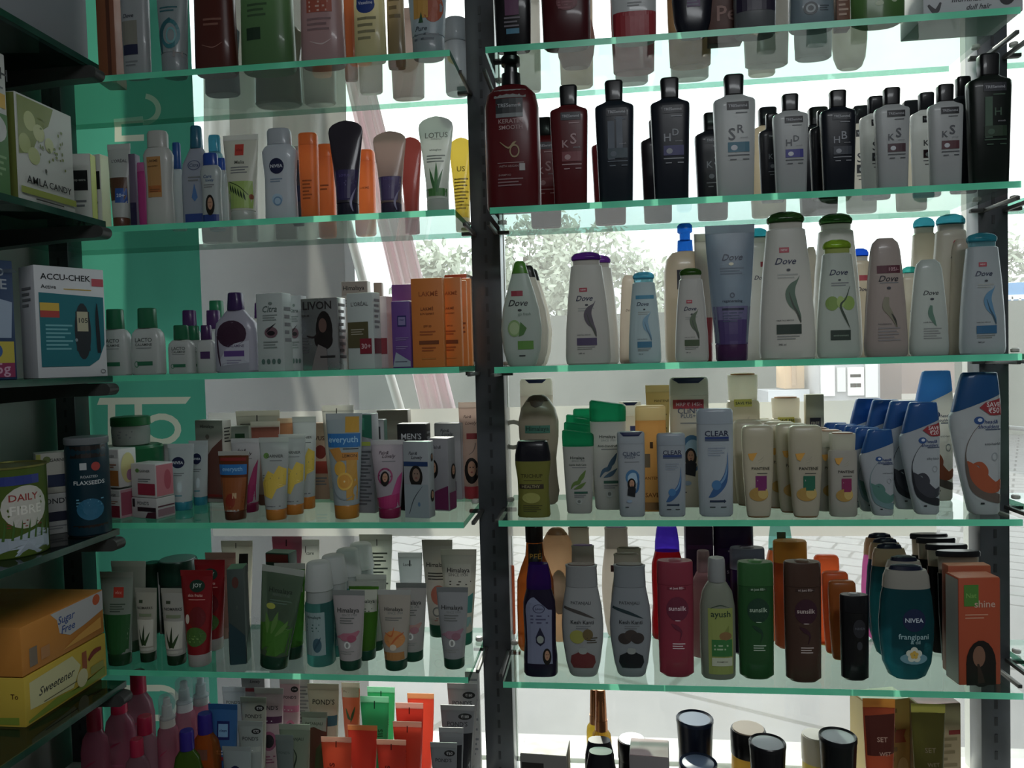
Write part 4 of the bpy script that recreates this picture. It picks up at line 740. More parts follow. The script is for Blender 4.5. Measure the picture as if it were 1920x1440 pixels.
for cx, w, b, t, lab in ((406, 60, 457, 330, 'pale grey bottle far back behind the teal-capped lotion'), (536, 44, 455, 300, 'grey bottle far back behind the navy-emblem lotion'), (462, 42, 456, 300, 'grey bottle far back behind the leaf-print tube')):
    I('strt', 'lotion_bottle', 'bottle', cx, w, t, b, 'L2', ('#a5a29c', '#a5a29c'), [], lab)

# ================================================================== second shelf, shampoo bay
WT = '#c3c5c8'; NV = '#1d2433'; BK = '#191a20'
r = I('pump', 'shampoo_pump_bottle', 'bottle', 961, 104, 105, .012, 'R2', ('#6e141e', BK), [('R', -.58, .70, .56, .755, '#8b8f8e'), ('R', -.52, .60, .45, .695, '#23282c'), ('T', 'TRESemm\u00e9', -.03, .65, .85, '#a9aeb4'), ('R', -.52, .575, .45, .60, '#7c8486'),
    ('T', 'KERATIN', .0, .55, .86, '#b08c8c'), ('T', 'SMOOTH', .0, .51, .84, '#b08c8c'), ('O', .12, .36, .18, .042, .75, '#a08a60'), ('S', [(-.4, .42, .01), (-.1, .38, .03), (.1, .41, .04), (.2, .42, .0)], '#a08a60'),
    ('R', -.5, .285, .45, .289, '#aa8888'), ('T', 'WITH ARGAN', -.1, .265, .7, '#a08080'), ('R', .28, .235, .48, .28, '#a9a2a2'), ('T', 'SHAMPOO', -.25, .21, .45, '#a08080'), ('L', -.5, .4, .185, .02, 3, '#8a6468')], 'large red pump bottle with black pump by the middle post')
w_ = LOG[-1][1]; h_ = spot(961, 104, 105, .012, 'R2', .62)[5]
box('spout', -w_*.32, 0, -.005, .005, h_*.955, h_*.985, M(BK), r, .002)
def tres(cx, w, top, b, body, art, label, **k): return I('tres', 'shampoo_bottle', 'bottle', cx, w, top, b, 'R2', (body, BK), art, label, **k)
tres(1068, 71, 162, .012, '#6a141e', a_tres('K', 'S', '#7a2a34', True, '#b08a8e'), 'red bottle with black cap, next to the big red pump bottle')
tres(1153, 73, 153, .012, '#212b38', a_tres('1', 'I', '#24404c', True, '#4a5868'), 'slate-blue bottle with black cap, nearest of the dark ones to the red bottle')
tres(1257, 74, 148, .012, '#1d2433', a_tres('H', 'D', '#2c2c6c', True), 'navy bottle with a violet patch and black cap')
tres(1377, 79, 142, .012, WT, a_tres('S', 'R', '#2c6f86'), 'tallest white bottle with a teal patch and black cap')
tres(1482, 66, 178, .012, WT, a_tres('H', 'D', '#30308c'), 'white bottle with a blue-violet patch and black cap')
tres(1571, 67, 171, .012, '#1b2230', a_tres('H', 'B', '#28303e', True), 'near-black bottle standing between two white black-capped ones')
tres(1672, 66, 166, .012, WT, a_tres('K', 'S', '#4a2a34'), 'white bottle with a maroon patch, nearer the middle')
tres(1772, 66, 160, .012, WT, a_tres('K', 'S', '#5a2c34'), 'white bottle with a maroon patch beside the large dark bottle')
tres(1853, 84, 103, .012, '#18231f', a_tres('1', 'H', '#1f3a24', True, '#3d5c48'), 'large green-black bottle in front of the far post')
tres(1022, 62, 222, 438, '#6a141e', a_tres('K', 'S', '#7a2a34', True, '#b08a8e'), 'red bottle at the back between the pump bottle and the red bottle')
tres(1143, 64, 236, 430, '#7a2430', [], 'dark red bottle far back behind the slate-blue one')
tres(1232, 58, 226, 425, '#26202c', [], 'dark plum bottle far back behind the navy one')
I('tres', 'shampoo_bottle', 'bottle', 1335, 62, 213, 420, 'R2', ('#232631', BK), a_tres('K', 'S', '#2c2f3a', True), 'charcoal bottle at the back beside the tallest white one')
tres(1440, 70, 203, 417, '#b8a88c', [], 'beige bottle with black cap at the back beyond the tallest white one')
tres(1448, 50, 214, .06, '#26262f', a_tres('K', 'D', '#303240', True), 'small charcoal bottle tucked behind the violet-patch white one')
tres(1534, 76, 203, 412, '#22242e', [], 'dark bottle at the back before the near-black one'); tres(1545, 54, 208, .06, '#20232d', [], 'dark bottle tucked close behind the near-black one')
tres(1614, 62, 200, 408, '#b9b4ac', a_tres('S', 'R', '#3a3a44'), 'greyish white bottle far back before the first maroon-patch one'); tres(1642, 60, 182, .075, '#b9bbbd', a_tres('S', 'R', '#3a3a44'), 'white bottle tucked close behind the first maroon-patch one')
tres(1708, 62, 190, 405, '#c0b8a8', [], 'cream bottle far back before the second maroon-patch one'); tres(1737, 60, 175, .075, '#bdbfc2', a_tres('K', 'S', '#4a2a34'), 'white bottle tucked close behind the second maroon-patch one')
tres(1806, 58, 145, .06, '#2b3038', [], 'charcoal bottle tucked behind the large green-black one')

# ================================================================== middle shelf, cream bay
def lacto(cx, w, top, b, label, capc='#1d7a52', big=True, group=None):
    return I('lacto', 'calamine_bottle', 'bottle', cx, w, top, b, 'L3', ('#cdd0ce', capc), ([('T', 'LACTO', .0, .52, 1.1, '#4a504c'), ('T', 'CALAMINE', .0, .45, 1.1, '#4a504c'), ('L', -.5, .5, .40, .02, 1, GR), ('O', -.5, .16, .16, .05, .7, '#5a8a70'), ('R', -.45, .14, .55, .20, '#1e6a48')] if capc != '#55306a' else [('R', -.5, .3, .6, .45, '#4a2c5c')]) if big else [], label, group)
lacto(218, 55, 580, .012, 'white lotion bottle with a green cap, half hidden by the meter carton')
lacto(278, 60, 578, .012, 'white lotion bottle with a green cap standing clear by itself')
lacto(341, 48, 610, .012, 'small white lotion bottle with a green cap, front one of the small ones')
lacto(364, 36, 611, .058, 'small white lotion bottle with a green cap, just behind the front small one')
lacto(388, 34, 610, .025, 'small white lotion bottle with a purple cap next to the large purple-capped one', '#55306a')
lacto(357, 44, 582, .115, 'white lotion bottle with a purple cap behind the small green-capped ones', '#55306a'); lacto(402, 44, 582, .085, 'white lotion bottle with a purple cap directly behind the small purple-capped one', '#55306a')
lacto(408, 46, 564, .15, 'white lotion bottle with a green cap, tallest at the back of its cluster')
I('cala', 'calamine_bottle', 'bottle', 444, 80, 549, .012, 'L3', ('#b9b7c6', '#4a2f6c'), [('E', -.05, .48, .72, .17, '#3a1c34'), ('P', [(-.75, .08), (.75, .12), (.78, .40), (.1, .36), (-.3, .30), (-.6, .18)], '#b4b6c4'), ('S', [(-.76, .46, .03), (-.72, .25, .05), (-.62, .08, .02)], '#3a1c34'), ('T', 'CALAMINE', .15, .33, .8, '#5a4a6a'), ('R', -.42, .2, .55, .27, '#5c3e86'), ('L', -.3, .4, .15, .03, 2, '#8a86a0')], 'large white lotion bottle with a purple cap and a dark curved label')
I('cala', 'calamine_bottle', 'bottle', 488, 48, 568, .10, 'L3', ('#cac7c0', '#55306a'), [('R', -.9, .3, .9, .5, '#3a1c34'), ('R', -.9, .18, .9, .24, '#5a2c3c')], 'pale bottle with a dark label behind the cream cartons')
cit = [('E', .1, .87, .16, .02, '#7c8a86'), ('T', 'Citra', .05, .80, 1.1, '#5f6f6c', .25), ('L', -.5, .6, .72, .03, 3, '#8d9896'), ('E', .1, .50, .5, .07, '#7a5a64'), ('S', [(-.3, .50, .02), (.0, .55, .06), (.5, .62, .0)], '#2a2a30'), ('E', .1, .49, .3, .03, '#2a2228'), ('L', -.5, .6, .38, .035, 3, '#8d9896')] + [('E', -.55+.4*i, .13, .14, .033, '#56746c') for i in range(4)]
B('cream_carton', 'box', 515, 56, 551, .012, 'L3', '#bcc6c4', cit, 'pale cream carton with a spoon print, front of the two', rz=-12, ratio=.5, side=lines(GR, .8, 5, .1))
B('cream_carton', 'box', 557, 32, 555, .05, 'L3', '#b9bec0', cit, 'second pale cream carton, wedged before the hair serum pack', rz=-6, ratio=.7)
B('serum_pack', 'box', 608, 74, 560, .012, 'L3', '#a5a6a8', [('T', 'LIVON', -.1, .90, 1.55, '#2a2626'), ('E', .25, .55, .45, .27, '#1a1414'), ('E', .2, .42, .5, .14, '#1c1515'), ('E', .18, .62, .22, .10, '#6a5048'), ('P', [(-.5, .0), (.4, .0), (.35, .3), (-.1, .36), (-.3, .2)], '#7d7674'), ('S', [(-.7, .48, .03), (-.3, .46, .05), (.0, .55, .04)], '#2a2020'), ('T', 'SERUM', -.75, .76, .4, '#3a3636'), ('L', -.95, -.6, .45, .04, 6, '#56565a'), ('R', .0, .17, .8, .20, '#2a2626')], 'grey hair serum pack with a printed woman with long dark hair', rz=-8, ratio=.45, mk='f', side=lines('#2c2228', .9, 9, .09))
B('cream_carton', 'box', 670, 50, 528, .13, 'L3', '#c2bdb4', [('R', -.95, .84, .95, .99, '#a59a90'), ('T', 'Himalaya', -.05, .915, 1.6, '#2c2a28'), ('L', -.8, .8, .78, .03, 3, GR)], 'grey-brown carton standing tall behind the sun cream carton', ratio=.4)
B('cream_carton', 'box', 712, 16, 530, .12, 'L3', '#b09a84', [], 'narrow tan carton behind the sun cream carton', ratio=.8)
B('sun_cream_carton', 'box', 683, 54, 550, .012, 'L3', '#c3cdca', a_loreal('#5a5434'), 'white sun cream carton with an olive block and a red 30+ tag', rz=-14, ratio=.5, side=[('R', -.9, .2, .9, .40, '#6a2034')] + lines(GR, .9, 6, .07))
B('sun_cream_carton', 'box', 722, 22, 556, .045, 'L3', '#c9b4b8', [('R', -.5, .2, .9, .42, '#8c2034')], 'pale pink carton edge next to the sun cream carton', rz=-14, ratio=1.0)
cc = [('R', -.35, .62, .6, .78, '#2c2a6c'), ('R', -.25, .64, .5, .76, '#8a80b0'), ('T', 'clean', .12, .72, .5, '#2c2a6c'), ('L', -.6, .8, .45, .03, 2, '#8d78ac'), ('L', -.6, .7, .32, .03, 2, '#8d78ac')]
B('cleanser_carton', 'box', 756, 36, 565, .012, 'L3', '#6f4596', cc + [('P', [(-.95, .02), (.95, .02), (.95, .10), (-.6, .24)], '#9aa8b4'), ('R', -.7, .09, .6, .10, '#2c2448')], 'short purple carton in front of the orange packs', ratio=.6, rz=-6)
B('cleanser_carton', 'box', 759, 40, 534, .075, 'L3', '#7a3f8c', cc, 'tall purple carton behind the short purple one', ratio=.6)
B('cleanser_carton', 'box', 757, 36, 610, .13, 'L3', '#b04a28', [], 'low orange-red carton at the back of the purple cartons', ratio=.4)
lak = [('T', 'LAKM\u00c9', .1, .83, 1.2, '#a8500c'), ('T', 'LAKM\u00c9', .0, .66, .8, '#8a4410'), ('T', 'SUN EXPERT', .0, .60, .9, '#8a4410'), ('T', 'SPF 50', .0, .46, .5, '#8a4410'), ('L', -.5, .5, .40, .03, 2, '#a8500c'), ('R', -.55, .26, .7, .30, '#7a3c10'), ('L', -.4, .5, .22, .03, 2, '#a8500c'), ('L', -.4, .5, .10, .03, 1, '#c8781c')]
r = B('sun_cream_pack', 'box', 804, 60, 522, .012, 'L3', '#d9780f', lak, 'bright orange sun cream pack, widest and foremost', ratio=.30, rz=-3)
B('sun_cream_pack', 'box', 845, 44, 521, .040, 'L3', '#d9780f', lak, 'bright orange sun cream pack close behind the foremost one', ratio=.32, rz=-4)
B('sun_cream_pack', 'box', 868, 18, 526, .062, 'L3', '#dd7c12', lines('#8a4410', .5, 3, .05), 'narrow orange pack edge behind the second orange pack', ratio=.7)
B('sun_cream_pack', 'box', 877, 16, 522, .090, 'L3', '#e2841c', [], 'orange pack edge deepest in the row of orange packs', ratio=.9)
B('sun_cream_carton', 'box', 862, 42, 516, .135, 'L3', '#c9541c', [], 'tall red-orange carton at the back by the middle post', ratio=.9, sidec='#ddd3c9', rz=-8)

# ================================================================== middle shelf, shampoo bay
PW = '#cfcdc9'
def dv(kind, cx, w, top, b, cap, art, label, body=PW, neck=None, mk='p', **k):
    return I(kind, 'conditioner_bottle' if kind == 'inv' else 'shampoo_bottle', 'bottle', cx, w, top, b, 'R3', (body, cap, neck or '#ddd8ce'), art, label, mk=mk, **k)
I('tear', 'body_wash_bottle', 'bottle', 977, 78, 490, .012, 'R3', ('#c3cfc8', '#5a9a2c'), [('R', -.42, .665, .14, .715, '#9a2f40'), ('T', 'Dove', -.1, .60, .95, '#2a2c30', .35), ('E', -.02, .53, .1, .012, '#3a3c40'), ('T', 'go fresh', .2, .49, .6, '#7d9286'), ('E', -.3, .36, .32, .08, '#86a868'), ('E', -.3, .36, .24, .06, '#a9c08c'), ('P', [(-.1, .28), (.15, .30), (.3, .36), (.0, .42)], '#4c7a3a'), ('R', -.15, .16, .6, .24, '#5a8f34'), ('L', -.1, .2, .1, .02, 1, DK)], 'teardrop body wash bottle with a green cap and cucumber print')
I('tear', 'body_wash_bottle', 'bottle', 992, 74, 498, .055, 'R3', ('#cdc9bf', '#2a2c28'), [], 'cream teardrop bottle half hidden behind the cucumber one'); I('tear', 'body_wash_bottle', 'bottle', 1000, 70, 505, .10, 'R3', ('#cdc9bf', '#2a2c28'), [], 'cream teardrop bottle furthest back behind the cucumber one')
dv('taper', 1101, 86, 473, .012, '#6a3590', a_dove('#54486a', '#5c5460', tag_t=.66), 'white bottle with a violet cap, foremost of the two violet-capped', mk='pgp')
dv('taper', 1121, 80, 479, .075, '#7a449c', [], 'white bottle with a violet cap close behind the foremost violet-capped one', mk='pgp')
dv('taper', 1082, 40, 520, .14, '#8a4a7c', [('E', -.4, .7, .2, .02, '#8a3a6a')], 'pale small bottle at the back by the violet-capped one', ratio=.6)
dv('taper', 1208, 62, 510, .012, '#5aa9c4', [('R', -.52, .70, .58, .74, '#3f8fb0')] + a_dove('#3a7a9c', '#7fa9c2', None, tag_t=.72, two='#5a7c90'), 'short bottle with a clear aqua cap and blue print', body='#bccdd3', neck='#8cc0cc', mk='pgg')
dv('inv', 1180, 40, 516, .06, '#b9ad9f', [('T', 'Dove', .0, .60, .7, '#5a4a50', .35)], 'beige bottle with its cap down behind the short aqua-capped one', body='#c4b5a6')
r = I('pump', 'shampoo_pump_bottle', 'bottle', 1286, 84, 420, .09, 'R3', ('#cdbfac', '#1f74c8'), [('R', -.45, .52, .6, .66, '#2f2d36'), ('L', -.3, .5, .45, .03, 3, GR)], 'beige pump bottle with a bright blue pump', mk='pgg')
dv('taper', 1296, 64, 503, .012, '#4f7a30', a_dove('#4a5c40', '#5c6c54', tag_t=.64), 'short bottle with a green cap in front of the blue pump bottle', mk='pgp')
I('tube', 'hair_mask_tube', 'tube', 1370, 94, 422, .012, 'R3', ('#8b9cad', '#54285c', '#9aa9b6'), [('P', [(-.66, .12), (.66, .12), (.74, .32), (-.72, .32)], '#4c3a72'), ('P', [(-.72, .30), (.74, .30), (.78, .40), (-.76, .40)], '#6a668e'), ('T', 'Dove', .05, .76, .85, '#26304a', .35), ('E', .0, .71, .1, .012, '#d9d4b8'), ('L', -.45, .5, .68, .02, 3, '#5a6a7c'), ('O', .0, .48, .1, .02, .6, '#4a5668'), ('T', 'regenerating', .0, .435, .8, '#2c3448'), ('R', -.42, .37, .46, .385, '#232a44'), ('L', -.4, .4, .35, .02, 4, '#4a5272')], 'large blue-grey hair tube darkening to purple at its foot', ratio=.5)
I('tube', 'face_wash_tube', 'tube', 1322, 38, 438, .075, 'R3', ('#b9aea4', '#8c1c24', '#c4b9ae'), [('P', [(-.6, .13), (.6, .13), (.65, .34), (-.6, .34)], '#a01f28')], 'beige tube with a red foot tucked behind the blue-grey hair tube')
dv('taper', 1421, 62, 428, .075, '#2f96a0', [('R', .1, .70, .6, .74, '#b0394a'), ('T', 'Dove', .1, .62, .8, '#20264c', .35), ('S', [(.3, .5, .05), (.3, .36, .05)], '#4aa0a0'), ('R', .0, .2, .9, .24, '#3a8fb0'), ('R', .0, .17, .9, .19, '#c9a870')], 'teal-capped bottle half hidden between the hair tube and the tall green-capped one', mk='pgp')
dv('taper', 1474, 108, 398, .012, '#3a5a2c', a_dove('#33423a', '#5c7664'), 'tallest white bottle with a dark green cap', mk='pgp')
dv('taper', 1568, 96, 401, .075, '#3a5a2c', [], 'tall white bottle with a dark green cap behind the lime-capped one', mk='pgp')
dv('taper', 1570, 82, 450, .012, '#9cb82c', [('T', 'Dove', -.05, .72, .85, '#20264c', .35), ('E', -.02, .655, .07, .008, '#3c4048'), ('L', -.4, .4, .63, .02, 2, GR), ('E', -.38, .46, .3, .06, '#7f9f44'), ('E', .38, .46, .3, .06, '#8fae50'), ('E', .0, .47, .18, .05, '#a3bd66'), ('S', [(.45, .6, .01), (.25, .5, .03), (.0, .44, .05), (.2, .34, .05), (.45, .24, .0)], '#3a4a3c'), ('R', -.48, .15, .45, .235, '#33423a'), ('T', 'environment', .0, .19, .7, '#8aa08c')], 'white bottle with a lime cap and lime blossoms', mk='pgp', body='#c3cac4', neck='#b4c060')
dv('inv', 1522, 30, 463, .12, '#a89f92', [], 'pale bottle glimpsed between the two dark-green-capped ones', body='#b5aea4')
dv('taper', 1613, 50, 466, .13, '#1f5fc4', [('R', -.2, .7, .6, .75, '#b0394a'), ('T', 'Dove', .1, .62, 1.0, '#20264c', .35)], 'bottle with a bright blue cap far back between lime and rosy ones', mk='pgp', body='#cabfae')
dv('inv', 1660, 84, 447, .012, '#a8958a', [('R', -.50, .70, .56, .765, '#5c2434'), ('T', '105/-', .25, .733, .45, '#c9a0a8'), ('T', 'Dove', -.0, .655, .9, '#2c2a34', .35), ('E', .0, .575, .1, .012, '#3c4048'), ('L', -.4, .45, .62, .018, 1, GR), ('S', [(-.1, .5, .1), (-.15, .42, .16), (.05, .36, .12), (.2, .31, .07), (.35, .24, .01)], '#8a8670'), ('S', [(.1, .36, .02), (.25, .31, .05), (.36, .24, .0)], '#3a3a34'), ('T', 'NOURISHING', -.2, .275, .6, '#6a6468'), ('L', -.5, .5, .24, .025, 5, '#8d888a')], 'rosy beige bottle tapering to a plain top', body='#b9aba6')
dv('taper', 1706, 44, 500, .12, '#3fa49c', [('T', 'Dove', .2, .50, .8, '#20264c', .35)], 'aqua-capped bottle far back behind the small white one', mk='pgp', body='#cfc8ba')
dv('inv', 1741, 76, 487, .012, '#3c4a44', [('T', 'Dove', -.05, .65, .78, '#2c2e38', .35), ('E', .0, .585, .1, .012, '#3c4048'), ('S', [(-.05, .52, .06), (-.1, .44, .13), (.05, .36, .09), (.2, .3, .0)], '#5c8472'), ('T', 'HAIR FALL', -.2, .345, .5, '#55585c'), ('L', -.45, .45, .28, .025, 5, '#8d8f90')], 'small white bottle with its dark cap down, before the tall aqua-capped pair', body='#bec4c2')
dv('taper', 1733, 62, 408, .13, '#3f9fae', [], 'tall aqua-capped bottle far back of the pair', mk='pgp', body='#cdc6b8'); dv('taper', 1783, 84, 402, .07, '#3f9fae', [('E', .1, .79, .16, .022, '#b0394a'), ('T', 'Dove', .2, .70, .8, '#20264c', .35)], 'tall aqua-capped bottle, nearer of the pair', mk='pgp', body='#cdc6b8')
dv('inv', 1803, 52, 448, .06, '#a8958a', [], 'cream bottle squeezed behind the far aqua-capped one', body='#cbbfae')
dv('taper', 1841, 88, 437, .012, '#45a6b8', a_dove('#2f6a94', '#5c92b8', two='#3a5a70'), 'aqua-capped bottle with blue print before the far post', mk='pgg', body='#bcc3c8', neck='#8cbcc4')

# ================================================================== things on the side shelves
def SB(name, x, y, w, d, h, k, col, art, label, rz, side=None, topc=None, stack=0.0, tilt=0, mk='c', cat='box', group=None):
    """carton on a side shelf; front face looks towards rz (90 = out into the shop)"""
    root = tag(empty(name, (x, y, SS[k]+EYE+stack), math.radians(rz), math.radians(tilt)), label, cat, group)
    box('body', -w/2, w/2, -d/2, d/2, 0, h, M(col, mk), root, .0012)
    if topc: v, f = box_verts(-w/2+.001, w/2-.001, -d/2+.001, d/2-.001, h-.0005, h+.0006); mesh_obj('lid_flap', v, f, [M(topc, mk)], None, root, 0)
    A = Art(lambda u, t, off: (u*w/2, -d/2-off, t*h), w, h); A.run(art); A.build(root)
    if side:
        A = Art(lambda u, t, off: (-w/2-off, -u*d/2, t*h), d, h); A.run(side); A.build(root, 'side_print')
    return root
def corner(px0, py0, px1, py1, k, X0):
    a = onX(px0, py0, X0); return a
hs_ = (onX(58, 1168, -.79).z+.49)/2; hs_ = max(.05, min(.09, hs_))
SB('sweetener_box', -.89, 1.022, .172, .19, hs_-.002, '5', '#d8b818', [('P', [(-.95, .05), (.95, .05), (.95, .25), (.3, .14), (-.3, .22), (-.95, .10)], '#8aa024'), ('P', [(-.9, .3), (.1, .2), (.3, .6), (.1, .9), (-.9, .85)], '#ddd79c'),
   ('T', 'Sweetener', -.28, .55, .85, '#2a2a1c', .35), ('L', -.6, .3, .30, .05, 1, '#6a6440'), ('R', .34, .45, .46, .85, '#a5501c'), ('E', .33, .3, .14, .2, '#d8cf9c'), ('S', [(.5, .6, .03), (.65, .72, .05), (.85, .72, .03)], '#8c2c20'), ('R', .55, .25, .9, .42, '#9a9c3a')],
   'yellow sweetener carton under the orange one on the side shelf', 90, [('T', 'To', .84, .62, .12, '#5a2c1c'), ('P', [(-.9, .05), (.9, .05), (.9, .2), (-.9, .12)], '#8aa024')])
SB('sweetener_box', -.89, 1.020, .172, .19, hs_-.002, '5', '#d98a1a', [('P', [(-.35, .98), (.98, .98), (.98, .55), (.5, .42), (.1, .35), (-.15, .5), (-.2, .8)], '#c9c9cc'), ('T', 'Sugar', .03, .74, .42, '#27509a', .2), ('T', 'Free', .06, .54, .34, '#27509a', .2), ('E', .80, .84, .1, .12, '#d9602c'),
   ('P', [(-.1, .1), (.9, .15), (.9, .4), (.3, .25)], '#e8a83a'), ('R', -.85, .12, -.68, .5, '#8c7a6a'), ('R', -.6, .15, -.4, .4, '#c88a50')], 'orange sugar-substitute carton, topmost on the lowest side shelf', 90,
   [('R', -.2, .4, .6, .6, '#7a6a5c'), ('L', -.6, .6, .3, .08, 2, '#a8681a')], stack=hs_)
SB('meter_carton', -.797, 1.050, .098, .05, .163, '3', '#d5d8dc', [('T', 'ACCU-CHEK', -.12, .905, 1.42, '#1d2126'), ('T', 'Active', -.62, .815, .42, '#34383c'), ('L', -.2, .6, .80, .02, 1, '#c9a41c'), ('R', .62, .84, .97, .91, '#c4505c'),
   ('P', [(-.9, .10), (.45, .10), (.75, .16), (.93, .30), (.95, .74), (-.9, .76)], '#0f7480'), ('R', -.88, .60, -.35, .67, '#d8b22c'), ('R', -.88, .54, -.35, .60, '#b8403c'), ('L', -.75, .0, .47, .035, 7, '#6fb4bc'),
   ('E', .30, .42, .24, .26, '#2c3238'), ('R', .10, .24, .50, .60, '#2c3238'), ('R', .14, .42, .46, .60, '#b9b496'), ('T', '105', .32, .52, .26, '#20242a'), ('E', .1, .34, .04, .015, '#8a98a0'), ('S', [(.74, .68, .01), (.73, .55, .05), (.75, .3, .06), (.76, .22, .05)], '#20272e'), ('O', .85, .05, .08, .02, .7, GR)],
   'white and teal glucose meter carton with a printed meter display', 61, [('L', -.6, .6, .8, .05, 4, GR)])
gl = SB('glucose_pouch_box', -.86, .928, .115, .06, .165, '3', '#27406a', [('T', 'GOOD', .35, .90, .9, '#a9b0bc'), ('T', 'GLUCOSE', .1, .80, 1.5, '#a9b0bc'), ('P', [(-.9, .35), (.9, .35), (.95, .65), (.2, .72), (-.9, .68)], '#9fb0c8'), ('R', .0, .14, .95, .32, '#c9b62c'), ('R', .0, .02, .95, .14, '#9a2c5c'), ('T', '75g', .6, .08, .5, '#d8a8c0'), ('E', .55, .24, .14, .06, '#3a62a4'), ('R', -.9, .02, .0, .2, '#c3c9d4'), ('E', -.5, .3, .4, .12, '#6a5a40')],
   'blue glucose carton in crinkled clear wrap at the edge of view', 66)
V = []; nx = 10
for j in range(5):
    for i in range(nx+1):
        u = -1+2*i/nx; V.append((u*.06*(1-.12*j)+random.uniform(-.003, .003), -.0325+.006*j+random.uniform(-.004, .004), .150+.013*j*(1-.3*abs(u))+random.uniform(-.003, .003)))
o = mesh_obj('clear_wrap', V, [(j*(nx+1)+i, j*(nx+1)+i+1, (j+1)*(nx+1)+i+1, (j+1)*(nx+1)+i) for j in range(4) for i in range(nx)], [M('#c9d3dc', 'k')], None, gl, 0)
o.modifiers.new('thickness', 'SOLIDIFY').thickness = .0006
SB('candy_carton', -.815, .998, .110, .085, .150, '2', '#cfd2cc', [('P', [(-.95, .98), (.30, .98), (.1, .8), (-.2, .72), (-.5, .5), (-.95, .45)], '#7d8a34'), ('E', -.55, .78, .2, .09, '#b9c07a'), ('E', -.25, .70, .2, .08, '#c3c98a'), ('E', -.75, .56, .2, .09, '#aab56a'), ('E', -.45, .47, .2, .08, '#b9c27c'), ('E', .1, .62, .16, .07, '#c9ce98')]
   + [('E', random.uniform(-.3, .7), random.uniform(.42, .85), random.uniform(.015, .05), random.uniform(.008, .02), '#7c8a44') for _ in range(26)] + [('E', -.1, .36, .04, .02, '#4a4c40'), ('T', 'AMLA', -.42, .235, .72, '#1d2220'), ('T', 'CANDY', .40, .235, .82, '#1d2220'), ('R', -.98, .10, .98, .16, '#9aa83a'), ('L', -.5, .5, .07, .03, 1, '#3a3c34')],
   'white gooseberry candy carton with olive fruit print', 90, [('R', -.98, .01, .98, .99, '#6f7a2e')])
SB('herbal_carton', -.825, .868, .115, .11, .190, '2', '#c9cac6', [('T', 'CH', .80, .86, .5, '#3a3c40'), ('L', .3, .9, .76, .03, 2, GR), ('R', .6, .62, .95, .72, '#d8a81c'), ('R', -.98, .01, .98, .58, '#3f7a34'), ('E', .6, .47, .35, .1, '#c3c6c4'), ('L', .4, .9, .28, .04, 4, '#7aa46a')], 'white and green carton cut off at the edge of view', 90, [('R', -.98, .01, .98, .58, '#3f7a34')])
SB('plain_carton', -.855, .985, .235, .16, .16, '1', '#99a1aa', [('L', -.4, .4, .6, .05, 2, '#8a8f98')], 'plain grey-white carton on the topmost side shelf', 90)
def SI(kind, name, x, y, k, W, H, cols, art, label, cat, rz, mk='p', ratio=None):
    rt, secs = K[kind]; rt = ratio or rt; root = tag(empty(name, (x, y, SS[k]+EYE), math.radians(rz)), label, cat); D = W*rt; al = []
    for part, slot, rows, n in secs: loft(part, rows, n, W, D, H, M(cols[min(slot, len(cols)-1)], mk[min(slot, len(mk)-1)]), root, 40); al += rows
    A = Art(front_pos([s for s in secs if s[0] == 'body'][0][2], 2, W, D, H), W, H); A.run(art); A.build(root); return root
SI('tin', 'seed_tin', -.812, .945, '4', .092, .122, ('#5f7a1c', '#9a9a4a'), [('R', -.96, .80, .4, .9, '#2c3c8c'), ('E', .0, .55, .62, .24, '#c9c6bc'), ('T', 'DAILY', -.05, .66, .78, '#a02a24'), ('T', 'FIBRE', .0, .52, .86, '#e9e6dc'), ('L', -.5, .5, .40, .03, 3, '#8c3c2c'), ('P', [(-.96, .02), (.96, .02), (.96, .22), (.3, .30), (-.4, .22), (-.96, .26)], '#a9b6c4')] + [('S', [(-.8+.2*i, .2, .03), (-.75+.2*i, .34, .02), (-.8+.22*i, .42, .0)], '#3f6a1c') for i in range(8)],
   'green tin of daily fibre on the fourth side shelf', 'tin', 66, 'pm')
SI('sjar', 'seed_jar', -.776, 1.058, '4', .060, .148, ('#123c4c', '#8f959a', '#a4a8ac'), [('R', -.96, .0, .96, .12, '#2a1a14'), ('R', -.96, .80, .96, .92, '#1d1412'), ('R', -.4, .68, -.1, .75, '#b9c0c4'), ('E', .3, .71, .2, .045, '#b03a34'), ('T', 'ROASTED', .0, .61, .75, '#b9c4c8'), ('T', 'FLAXSEEDS', .0, .55, 1.35, '#d3dde0'), ('E', .0, .28, .6, .11, '#1f6a8c'), ('L', -.6, .6, .38, .03, 3, '#5a9ab4')], 'tall jar of roasted flaxseeds with a grey lid', 'jar', 40, 'pp')
SB('cream_carton', -.838, 1.068, .052, .034, .062, '4', '#aeb0ae', [('T', "POND'S", -.1, .82, 1.5, '#3a3c40'), ('R', -.5, .32, .95, .55, '#1c2038'), ('L', -.7, .4, .2, .06, 2, GR)], 'white cream carton under the blue-banded one behind the flaxseed jar', 45)
SB('cream_carton', -.838, 1.068, .052, .034, .062, '4', '#b0b0a4', [('R', -.98, .4, -.75, .98, '#a4a83c'), ('E', -.45, .84, .2, .08, '#6a7a3c'), ('T', 'GARNIER', .2, .82, 1.0, '#4a4c4a'), ('R', -.45, .16, .95, .46, '#1d2c4c'), ('E', .6, .3, .2, .1, '#4a6a9c')], 'small carton with a blue band stacked behind the flaxseed jar', 45, stack=.0625)
r = tag(empty('side_shelf', (-.888, .6, SZ['D']+EYE)), 'dark board at the foot of the side wall', 'shelf'); box('board', -.139, .138, -.45, .49, -.03, 0, m_brk, r, .002)
